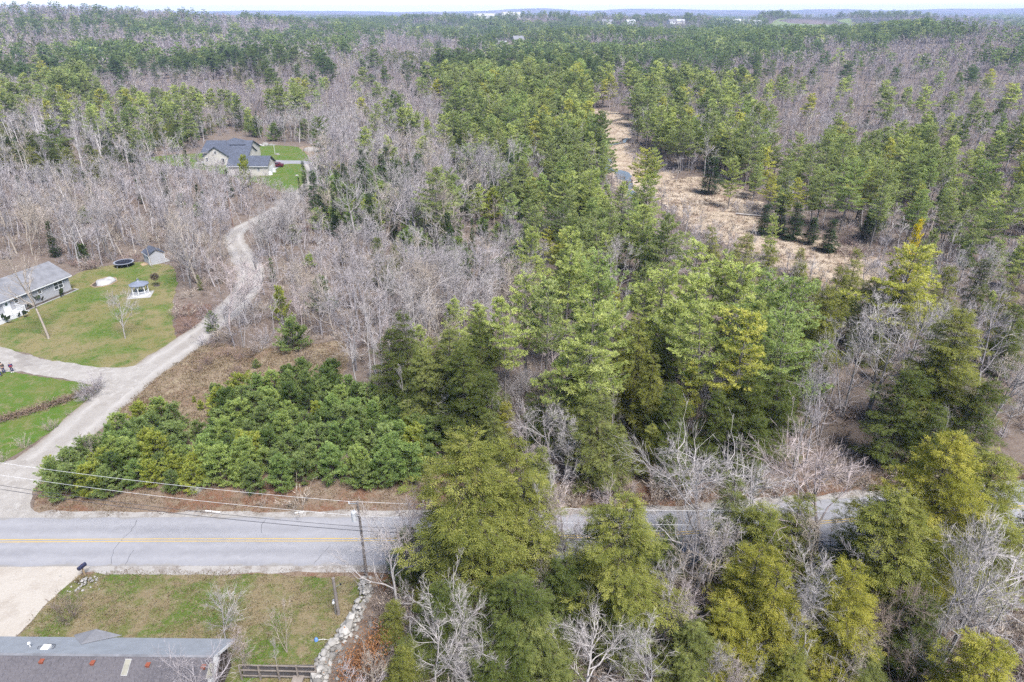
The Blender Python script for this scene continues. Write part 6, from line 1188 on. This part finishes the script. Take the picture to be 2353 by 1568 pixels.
MB().box(-.30, -.14, -.16, .0, 1.35, 1.75).build('meter_box', M_METAL, yp); MB().tube([(-.22, -.165, 1.55), (-.22, -.26, 1.55)], .1, 12).build('meter_dial', M_WHITE, yp); MB().tube([(-.2, -.1, .1), (-.2, -.1, 1.35)], .03, 6).build('conduit', M_METAL, yp); MB().tube([(.1, 0, 3.1), (.5, .1, 3.35)], .02, 6).build('lamp_arm', M_METAL, yp); MB().tube([(.5, .1, 3.28), (.5, .1, 3.42)], [.09, .05], 8).build('lamp_head', M_BLACK, yp)
# ------------------------------------------------------------------ mailbox and stones
qm = G(196, 1325); mb = empty('mailbox', (qm.x, qm.y, 0), 1.2); tag(mb, 'dark navy mailbox on a wooden post by the driveway mouth', 'mailbox'); MB().box(-.06, .06, -.06, .06, 0, 1.05).build('post', M_TANWOOD, mb)
B = MB(); pf = [(-.13, 0), (.13, 0), (.13, .2)] + [(.13 * math.cos(a), .2 + .13 * math.sin(a)) for a in np.linspace(.3, 2.84, 6)] + [(-.13, .2)]; k = len(pf); V = [(-.38, y, 1.05 + z) for y, z in pf] + [(.38, y, 1.05 + z) for y, z in pf]
B._add(V, [tuple(reversed(range(k))), tuple(range(k, 2 * k))] + [(i, (i + 1) % k, (i + 1) % k + k, i + k) for i in range(k)]); B.build('box', M_NAVY, mb); MB().box(.381, .40, -.12, .12, 1.06, 1.34).build('door', M_NAVY, mb); MB().box(.05, .2, .135, .145, 1.25, 1.33).build('flag', M_BRICK, mb)
STONES = []
for i in range(7):
    bm = bmesh.new(); bmesh.ops.create_icosphere(bm, subdivisions=1, radius=.5); r = random.Random(i + 3); f = [r.uniform(.75, 1.2) for _ in range(3)]
    for v in bm.verts: v.co = Vector((v.co.x * f[0], v.co.y * f[1], v.co.z * f[2] * .8)) * r.uniform(.82, 1.14)
    me = bpy.data.meshes.new('stone'); bm.to_mesh(me); bm.free(); me.materials.append(M_STONE); STONES.append(me)
def stone(parent, p, s, r): 
    o = bpy.data.objects.new('stone', r.choice(STONES)); COL.objects.link(o); o.parent = parent; o.location = p; o.scale = (s * r.uniform(.8, 1.25), s * r.uniform(.8, 1.25), s * r.uniform(.65, .95)); o.rotation_euler = (r.uniform(-.5, .5), r.uniform(-.5, .5), r.uniform(0, 6.28)); return o
wl = cat_rom([G(u, v) for u, v in [(839, 1334), (840, 1352), (838, 1374), (829, 1393), (817, 1418), (804, 1443), (783, 1473), (763, 1492), (744, 1521), (740, 1548), (732, 1570), (722, 1600)]], .33)
sw = empty('stone_wall', (wl[0].x, wl[0].y, 0)); tag(sw, 'tumbled pale fieldstone wall running down the side of the yard', 'stone wall'); r = random.Random(5); cnt = 0; base = Vector((wl[0].x, wl[0].y, 0))
for i, q in enumerate(wl):
    t = (wl[min(i + 1, len(wl) - 1)] - wl[max(i - 1, 0)]).normalized(); nr = Vector((t.y, -t.x)) ; f = i / len(wl); big = .46 + .24 * f
    for lay, (wid, zz, num) in enumerate(((.62, .16, 3), (.42, .42, 2), (.22, .64, 1))):
        for j in range(num):
            s = big * r.uniform(.62, 1.25) * (1.5 if r.random() < .08 else 1); o_ = ((j + .5) / num - .5) * 2 * wid + r.uniform(-.14, .14)
            stone(sw, Vector((q.x - nr.x * o_, q.y - nr.y * o_, zz * (.75 + .5 * f) + r.uniform(-.05, .05))) - base + Vector((r.uniform(-.12, .12), r.uniform(-.12, .12), 0)), s, r); cnt += 1
    if r.random() < .5: o_ = r.uniform(.9, 2.2); s = r.uniform(.2, .6); stone(sw, Vector((q.x - nr.x * o_, q.y - nr.y * o_, s * .2)) - base, s, r)
qp = G(196, 1332); sp = empty('stone_pile', (qp.x, qp.y, 0)); tag(sp, 'heap of small pale stones around the mailbox post', 'stone pile')
for i in range(70):
    a = r.uniform(0, 6.28); d_ = abs(r.gauss(0, .75)); x, y = d_ * math.cos(a) * 1.1 + .2, d_ * math.sin(a) * .7 - .35
    if (x * x + y * y) > .03: stone(sp, (x, y, max(.04, .38 * math.exp(-d_ * d_ / .5)) ), r.uniform(.12, .30), r)
T = Tree(88); rr0 = T.r; n = 260; a = rr0.random(n) * 6.28; T.kites(np.stack([np.cos(a), np.sin(a), np.zeros(n)], 1) * .12, unit(np.stack([np.cos(a) * .55, np.sin(a) * .55, np.ones(n)], 1) + rr0.normal(size=(n, 3)) * .2), rr0.uniform(.35, .7, n), .018); lv, lq, la = T.leaf_arrays(); q = G(186, 1336); o = add('grass_tuft', mesh_np('grass_tuft', lv, [lq], mat_foliage('straw_blades', (.22, .17, .09), (.34, .28, .16), .3, None, True), attr=la), None, (q.x, q.y, 0)); o['tint'] = [1, 1, 1]; tag(o, 'straw-coloured ornamental grass tuft beside the mailbox stones', 'grass tuft')
q = G(449, 1128); o = blob(.75, .6, .55, 71, 12, 6, .13).build('boulder', M_STONE); o.location = (q.x, q.y, -.03); tag(o, 'grey boulder at the edge of the pine thicket on the verge', 'boulder')
for i, (u, v, a_, L_) in enumerate(((489, 1176, -.15, 1.6), (688, 1178, .25, .9))):
    q = G(u, v); o = MB().box(-L_ / 2, L_ / 2, -.07, .07, .01, .05).box(-L_ / 2, -L_ / 2 + .05, -.09, .09, .012, .075).build('white_board', M_WHITE, None, (q.x, q.y, 0), a_); tag(o, ('long white board lying on the road verge', 'short white board lying on the verge near the pole')[i], 'board')
q = G(727, 1472); lp = empty('blue_sprinkler', (q.x, q.y, 0)); tag(lp, 'small blue lawn sprinkler with hose in the yard', 'sprinkler'); blob(.17, .17, .3, 5, 10, 5, .03, True).build('sprinkler_head', mat_plain('blue_plastic', (.12, .25, .62), .4), lp); MB().tube([(.1, 0, .03), (.5, .1, .03), (.9, .05, .03), (1.3, -.1, .03)], .025, 6).build('hose', M_WHITE, lp)
lg = cat_rom([G(1690, 494), G(1745, 499), G(1790, 500)], 2); o = MB().tube([(q.x, q.y, .35) for q in lg], [.2 - .01 * i for i in range(len(lg))] if len(lg) < 18 else .18, 8).build('fallen_log', BK_DEAD); tag(o, 'grey fallen log lying across the sedge meadow', 'log')
# ------------------------------------------------------------------ grey-roofed house at the bottom
yr, zr, ye, ze = 33.9, 4.35, 37.05, 2.5
bh = empty('grey_roofed_house', (0, 0, 0), -.012); tag(bh, 'low house with pale grey far roof slope and dark shingled near slope', 'house')
x0, x1 = -54, -21.8; XN = x1 + .25
M_DARKW = mat_plain('gap_shade_siding', (.085, .065, .055), .9, .2, 2.0); MB().box(x0 + .4, x1 - .5, 30.9, 36.6, 0, 2.45).build('wall', M_DARKW, bh); B = MB(); B._add([(x1 - .5, 30.9, 2.45), (x1 - .5, 36.6, 2.45), (x1 - .5, yr, 4.1)], [(0, 1, 2)]); B._add([(x0 + .4, 30.9, 2.45), (x0 + .4, 36.6, 2.45), (x0 + .4, yr, 4.1)], [(0, 2, 1)]); B.build('gable_wall', M_DARKW, bh)  # wall colour darkened so the roof end reads as a shaded gap
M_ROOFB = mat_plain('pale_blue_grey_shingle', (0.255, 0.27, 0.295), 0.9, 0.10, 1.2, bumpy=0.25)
MB().slab([(x0, ye, ze), (x1, ye, ze), (x1 + .05, yr, zr), (x0, yr, zr)][::-1] if False else [(x0, yr, zr), (x1, yr, zr), (x1, ye, ze), (x0, ye, ze)], .14).build('far_roof_slope', M_ROOFB, bh)
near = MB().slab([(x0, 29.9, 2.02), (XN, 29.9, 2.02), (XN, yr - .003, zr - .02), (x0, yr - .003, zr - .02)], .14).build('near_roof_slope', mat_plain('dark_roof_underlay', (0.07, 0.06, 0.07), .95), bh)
# shingle courses of the near slope: each shingle row overlaps the one below
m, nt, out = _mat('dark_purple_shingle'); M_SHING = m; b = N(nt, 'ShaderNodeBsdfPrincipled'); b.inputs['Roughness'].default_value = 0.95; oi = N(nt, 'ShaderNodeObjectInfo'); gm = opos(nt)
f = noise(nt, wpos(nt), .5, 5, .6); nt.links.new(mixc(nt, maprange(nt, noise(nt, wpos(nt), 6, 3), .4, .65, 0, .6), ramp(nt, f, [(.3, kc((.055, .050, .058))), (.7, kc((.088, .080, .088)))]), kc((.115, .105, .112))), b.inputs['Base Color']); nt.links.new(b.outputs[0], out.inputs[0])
sl = Vector((0, 29.9 - yr, 2.02 - zr)).normalized(); nrm = Vector((0, -sl.z, sl.y)) * (1 if -sl.z < 0 else 1); nrm = Vector((0, -.48, .877)); nrm = Vector((0, sl.z, -sl.y)).normalized(); nrm = nrm if nrm.z > 0 else -nrm
me_s = None; cnt = 0; rest = MB(); SH = []
for row in range(17):
    s0 = row * .235 + .02; z_off = .012
    for k in range(int((XN - x0) / .9)):
        xa = XN - (k + (.5 if row % 2 else 0)) * .9; xb = xa - .88
        if xa > XN + .01: continue
        SH.append((row, s0, xa, xb))
B = MB(); B._add([(0, 0, 0), (-.885, 0, 0), (-.885, .245, .0), (0, .245, 0), (0, 0, -.016), (-.885, 0, -.016), (-.885, .245, -.016), (0, .245, -.016)], [(0, 1, 2, 3), (7, 6, 5, 4), (0, 4, 5, 1), (1, 5, 6, 2), (2, 6, 7, 3), (3, 7, 4, 0)]); me_s = B.mesh('shingle', M_SHING)
rot_x = math.atan2(sl.z, sl.y)      # local +y runs down the slope
for row, s0, xa, xb in SH:
    p_ = Vector((xa, yr, zr)) + sl * s0 + nrm * .035
    u, v, d = proj(p_.x, p_.y, p_.z)
    if -20 < u < 2353 and v < 1585 and cnt < 300:
        o = bpy.data.objects.new('shingle', me_s); COL.objects.link(o); o.parent = near; o.location = p_ + nrm * random.uniform(0, .006); o.rotation_euler = (rot_x - .03, 0, 0); cnt += 1
        if nrm.z > 0: pass
    else:
        q0 = p_; rest._add([tuple(q0 + nrm * .0), tuple(q0 + Vector((-.885, 0, 0))), tuple(q0 + Vector((-.885, 0, 0)) + sl * .24 + nrm * .012), tuple(q0 + sl * .24 + nrm * .012)], [(0, 1, 2, 3)])
if rest.v: o = rest.build('shingle_courses', M_SHING, near); o['kind'] = 'stuff'
MB().bar((x0, yr, zr + .03), (x1 + .02, yr, zr + .03), .20, .04).build('ridge_cap', M_ROOF, bh); MB().bar((XN + .02, yr - .05, zr + .06), (XN + .02, 29.9, 2.13), .42, .06).build('rake_board', M_CONC, bh); MB().bar((x1 + .03, yr, zr - .12), (x1 + .03, ye, ze - .12), .05, .22).build('rake_trim', M_WHITE, bh)
# little cross gable on the far slope
xg = G(168, 1490, 3.4).x; B = MB(); ap = (xg, 37.4, 2.98); B._add([ap, (xg - 1.9, 37.35, 2.36), (xg + 1.9, 37.35, 2.36), (xg - .1, 35.7, 3.30)], [(0, 3, 1), (0, 2, 3), (0, 1, 2)]); B.v = [(a_, b_, c_ + .03) for a_, b_, c_ in B.v]; B.build('cross_gable', M_ROOF, bh)
def on_near(u, v):
    q = G(u, v, 3.8); 
    for _ in range(6): zz_ = zr + (q.y - yr) / (29.9 - yr) * (2.02 - zr); q = G(u, v, zz_)
    return q
for i, (zx, zy) in enumerate(((325, 385), (833, 395), (1385, 408), (1937, 424))):
    q = on_near((zx / 3.361) / 1.275, (1840 + zy / 3.361) / 1.275); c_ = empty('roof_vent', q, parent=None); c_.parent = bh; c_.location = q
    MB().box(-.13, .13, -.16, .13, -.12, .14).build('vent_box', M_BRICK, c_); MB().box(-.155, .155, -.185, .155, .14, .17).build('vent_cap', M_BRICK, c_)
for zx, zy in ((1170, 430), (2010, 455)):
    q = on_near((zx / 3.361) / 1.275, (1840 + zy / 3.361) / 1.275); sk = empty('skylight', parent=bh); sk.location = q; sk.rotation_euler = (rot_x - math.pi if False else math.atan2(2.02 - zr, 29.9 - yr) + math.pi, 0, 0)
    MB().box(-.22, .22, -.55, .55, -.02, .12).build('skylight_kerb', M_CONC, sk); MB().box(-.18, .18, -.5, .5, .121, .15).build('skylight_glass', mat_plain('hazy_dome', (.26, .245, .20), .3), sk)
def on_far(u, v):
    q = G(u, v, 3.4)
    for _ in range(6): zz_ = zr + (q.y - yr) / (ye - yr) * (ze - zr); q = G(u, v, zz_)
    return q
q = on_far((205 / 3.361) / 1.275, (1840 + 235 / 3.361) / 1.275); MB().tube([(0, 0, -.1), (0, 0, .35)], .05, 8).tube([(0, 0, .35), (0, 0, .42)], [.12, .1], 10).build('vent_pipe', M_WHITE, bh, q)
q = on_far((360 / 3.361) / 1.275, (1840 + 250 / 3.361) / 1.275); an = empty('roof_hatch', parent=bh); an.location = q; MB().box(-.28, .28, -.28, .28, -.1, .12).build('hatch_lid', M_WHITE, an); MB().tube([(-.5 , -.3, .03), (-.6, .1, .08), (-.2, .5, -.1), (.4, .45, -.08), (.6, .1, .03), (.4, -.35, .1)], .02, 6).build('coiled_cable', M_CABLE, an)
# rail pen beside it
pen = empty('rail_pen', (0, 0, 0)); tag(pen, 'weathered post and rail pen between the grey roof and the stone wall', 'fence')
ya = G(640, 1560, 0).y; xa, xb = G(556, 1545, .6).x, G(727, 1552, .6).x
for zz_ in (.35, .95, 1.5): MB().bar((xa, ya, zz_), (xb, ya - .15, zz_), .06, .10).build('rail', M_WOOD, pen)
for k in range(5): x = xa + (xb - xa) * k / 4; MB().box(x - .055, x + .055, ya - .16, ya - .05, 0, 1.6).build('post', M_WOOD, pen)
MB().box(xa + .1, xb - .1, ya + .06, ya + .08, .05, 1.45).build('netting', mat_plain('dark_netting', (.10, .09, .09), .9, .3, 1.0), pen)
pl_ = G(680, 1575, .3); o = MB().box(-.42, .42, -1.2, 1.1, .30, .36).box(-.38, -.3, -1.1, 1.0, 0, .3).box(.3, .38, -1.1, 1.0, 0, .3).build('plank_walk', M_WOOD, None, (pl_.x, pl_.y - .3, 0)); tag(o, 'grey plank walkway leading into the rail pen', 'walkway')
bn_ = empty('plank_bench', (G(618, 1562, .4).x, G(618, 1562, .4).y - .5, 0)); tag(bn_, 'low bench of tan planks inside the rail pen', 'bench')
for k in range(2): MB().box(-1.3 + k * .5, 1.2, -.30 - k * .34, -k * .34 - .02, .40 - .06 * k, .44 - .06 * k).build('plank', M_TANWOOD, bn_)
for x in (-.9, .9): MB().box(x - .05, x + .05, -.5, -.05, 0, .338).build('leg', M_WOOD, bn_)
# ------------------------------------------------------------------ brush bank between the two green strips
BKL = cat_rom([G(u, v) for u, v in [(-120, 1000), (0, 968), (60, 950), (110, 935), (160, 918), (195, 905), (215, 895)]], .5); T = Tree(66); r = T.r; n = 5200
L2 = np.array([(q.x, q.y) for q in BKL]); ii = r.integers(0, len(L2), n); c = np.concatenate([L2[ii] + r.normal(size=(n, 2)) * .42, np.abs(r.normal(size=(n, 1))) * .28], 1)
T.kites(c, unit(r.normal(size=(n, 3)) * np.array([1, .7, .5]) + np.array([.3, .1, .25])), r.uniform(.25, .8, n), r.uniform(.015, .035, n)); lv, lq, la = T.leaf_arrays()
o = add('brush_bank', mesh_np('brush_bank', lv, [lq], mat_foliage('dead_stalks', (.115, .075, .055), (.33, .25, .185), .1, None, True), attr=la)); o['tint'] = [1, 1, 1]; tag(o, 'low bank of dead brown stalks dividing the green strips', None, None, 'stuff')
# ------------------------------------------------------------------ people
def skin(name, V, E_, R, mat_, parent):
    me = bpy.data.meshes.new(name); me.from_pydata(V, E_, []); me.materials.append(mat_); o = add(name, me, parent)
    md = o.modifiers.new('skin', 'SKIN'); sv = me.skin_vertices[0].data
    for i, q in enumerate(R): sv[i].radius = (q, q) if isinstance(q, (int, float)) else q
    sv[0].use_root = True; md.use_smooth_shade = True; s2 = o.modifiers.new('sub', 'SUBSURF'); s2.levels = 1; s2.render_levels = 1; return o
M_SKIN = mat_plain('skin', (.42, .27, .2), .6, .05)
def person(u, v, rz, H, topc, legc, shoec, hairc, label, bend=0.0, band=None):
    q = G(u, v); e = empty('person', (q.x, q.y, 0), rz); e.scale = (H / 1.75,) * 3; tag(e, label, 'person', 'people on the ranch drive')
    by_ = lambda z, y=0: (0, y - bend * max(0, z - .95), z)
    V = [(0, 0, .95), by_(1.15), by_(1.38), by_(1.50), by_(1.60, -.01), by_(1.72, 0)]; E_ = [(0, 1), (1, 2), (2, 3), (3, 4), (4, 5)]; R = [.14, .135, .15, .055, .085, .075]
    for s in (-1, 1):
        b_ = len(V); V += [(s * .10, 0, .88), (s * .11, -.02, .48), (s * .12, .02, .09), (s * .12, -.14, .035)]; E_ += [(0, b_), (b_, b_ + 1), (b_ + 1, b_ + 2), (b_ + 2, b_ + 3)]; R += [.085, .06, .042, .04]
        b_ = len(V); sh = by_(1.40); V += [(s * .19, sh[1], 1.40), (s * .25, sh[1] + .01, 1.12), (s * .22, sh[1] - .14, .92), (s * .21, sh[1] - .2, .88)]; E_ += [(2, b_), (b_, b_ + 1), (b_ + 1, b_ + 2), (b_ + 2, b_ + 3)]; R += [.055, .042, .032, .03]
        for k in range(5): f = len(V); V += [(s * (.185 + .014 * k), sh[1] - .245 - .008 * (2 - abs(k - 2)), .86), (s * (.183 + .015 * k), sh[1] - .27, .83)]; E_ += [(b_ + 3, f), (f, f + 1)]; R += [.009, .008]
    skin('body', V, E_, R, M_SKIN, e)
    hd = by_(1.66); o = blob(.092, .10, .10, 3, 10, 5, .02).build('hair', hairc, e, (hd[0], hd[1] + .015, hd[2] + .005), smooth=True)
    Vt = [by_(1.0), by_(1.2), by_(1.40), by_(1.47)]; Et = [(0, 1), (1, 2), (2, 3)]; Rt = [.165, .16, .17, .08]
    for s in (-1, 1): b_ = len(Vt); sh = by_(1.40); Vt += [(s * .19, sh[1], 1.40), (s * .25, sh[1] + .01, 1.12), (s * .222, sh[1] - .13, .94)]; Et += [(2, b_), (b_, b_ + 1), (b_ + 1, b_ + 2)]; Rt += [.072, .058, .048]
    j = skin('jacket', Vt, Et, Rt, topc, e)
    if band: bd = by_(1.12); MB().tube([(0, bd[1], 1.05), (0, bd[1], 1.2)], [.20, .20], 14, False).build('jacket_band', band, e)
    Vl = [(0, 0, .98)]; El = []; Rl = [.155]
    for s in (-1, 1): b_ = len(Vl); Vl += [(s * .10, 0, .86), (s * .11, -.02, .48), (s * .12, .02, .13)]; El += [(0, b_), (b_, b_ + 1), (b_ + 1, b_ + 2)]; Rl += [.10, .078, .064]
    skin('trousers', Vl, El, Rl, legc, e)
    for s in (-1, 1): MB().box(s * .12 - .05, s * .12 + .05, -.2, .08, 0, .09).build('shoe', shoec, e)
C_NAVY, C_RED, C_BROWN, C_JEANS, C_DARK, C_GREYH = (mat_plain(n_, c_, .85, .1) for n_, c_ in (('navy_cloth', (.03, .035, .11)), ('red_cloth', (.42, .02, .035)), ('brown_jacket_cloth', (.07, .055, .05)), ('denim', (.08, .14, .30)), ('dark_hair', (.03, .025, .022)), ('grey_hair', (.3, .28, .27))))
person(29, 855.5, .5, 1.62, C_NAVY, C_NAVY, M_WHITE, C_GREYH, 'person in navy and red top, navy trousers and white shoes', .06, C_RED)
person(10, 858, -2.2, 1.72, C_BROWN, C_NAVY, C_DARK, C_DARK, 'person in brown jacket and dark trousers next to the red top', .12)
person(2, 864, 1.9, 1.7, C_NAVY, C_JEANS, C_DARK, C_DARK, 'person in dark jacket and blue jeans at the frame edge', .1)
# ------------------------------------------------------------------ far buildings
def far_house(x, y, w, d, hw, rise, wall_m, roof_m, label, rz=0.0, name='farmhouse', wins=2, fl=1):
    e = empty(name, (x, y, float(TH(x, y)) - .2), rz); tag(e, label, 'house', 'far-off buildings'); gable_house(e, -w / 2, w / 2, -d / 2, d / 2, hw, rise, wall_m, roof_m, 'x', .5)
    for f_ in range(fl):
        for k in range(wins): window(e, -w / 2 + w * (k + .5) / wins, hw / fl * (f_ + .55), 1.4, 1.6, -d / 2, -1)
    return e
M_TINROOF = mat_plain('pale_metal_roof', (.36, .36, .37), .5, .06, .4)
far_house(46.5, 826, 16, 9, 7.2, 1.2, M_BRICKF, M_TINROOF, 'red brick house with pale roof beyond the pine wood', .0, 'brick_house', 4, 2); far_house(8, 1001, 14, 9, 5, 4, M_CONC, M_ROOF, 'white gabled farmhouse in the far clearing', .35, 'farmhouse', 4, 2); far_house(-16, 990, 16, 7, 3, 1.2, M_CONC, M_TINROOF, 'long low white shed beside the far farmhouse', .1, 'farm_shed', 3, 1)
far_house(-70, 1905, 52, 16, 7, 5, M_WHITE, M_TINROOF, 'white barn on the distant rise, wider of the two', 0, 'barn', 6, 1); far_house(-2, 1890, 46, 16, 9, 6, M_WHITE, M_TINROOF, 'white barn on the distant rise beside the dark spruces', 0, 'barn', 6, 1)
far_house(190, 680, 11, 8, 4, 4, M_WHITE, M_TINROOF, 'white roof peeking through the pines, smaller one', .6); far_house(226, 703, 15, 9, 4, 5, M_BEIGE, mat_plain('tan_roof', (.33, .28, .23), .9), 'tan hipped roof peeking through the far pines', -.5)
for i, (u, w) in enumerate(((1395, 26), (1448, 20), (1545, 24), (1562, 18), (1655, 22), (1690, 24), (1716, 26), (1738, 18))):
    q = G(u, 60.5, 14); far_house(q.x, q.y, w, 12, 6, 4, M_WHITE if i % 3 else M_BEIGE, M_TINROOF if i % 2 else M_ROOF, ORD[i] + ' tiny pale house in the distant village row counted from left', .2 * (i % 3), 'far_house', 3, 1)
# ------------------------------------------------------------------ haze
M_HAZE, nt, out = _mat('haze_air'); pv = N(nt, 'ShaderNodeVolumePrincipled'); pv.inputs['Color'].default_value = (.50, .60, .92, 1); pv.inputs['Density'].default_value = 0.00011; pv.inputs['Anisotropy'].default_value = 0.0
nt.links.new(pv.outputs[0], out.inputs['Volume'])
hz = MB().box(-11000, 11000, -3000, 13200, -3.0, 125).build('haze', M_HAZE); tag(hz, 'pale blue air thickening towards the horizon', None, None, 'stuff')
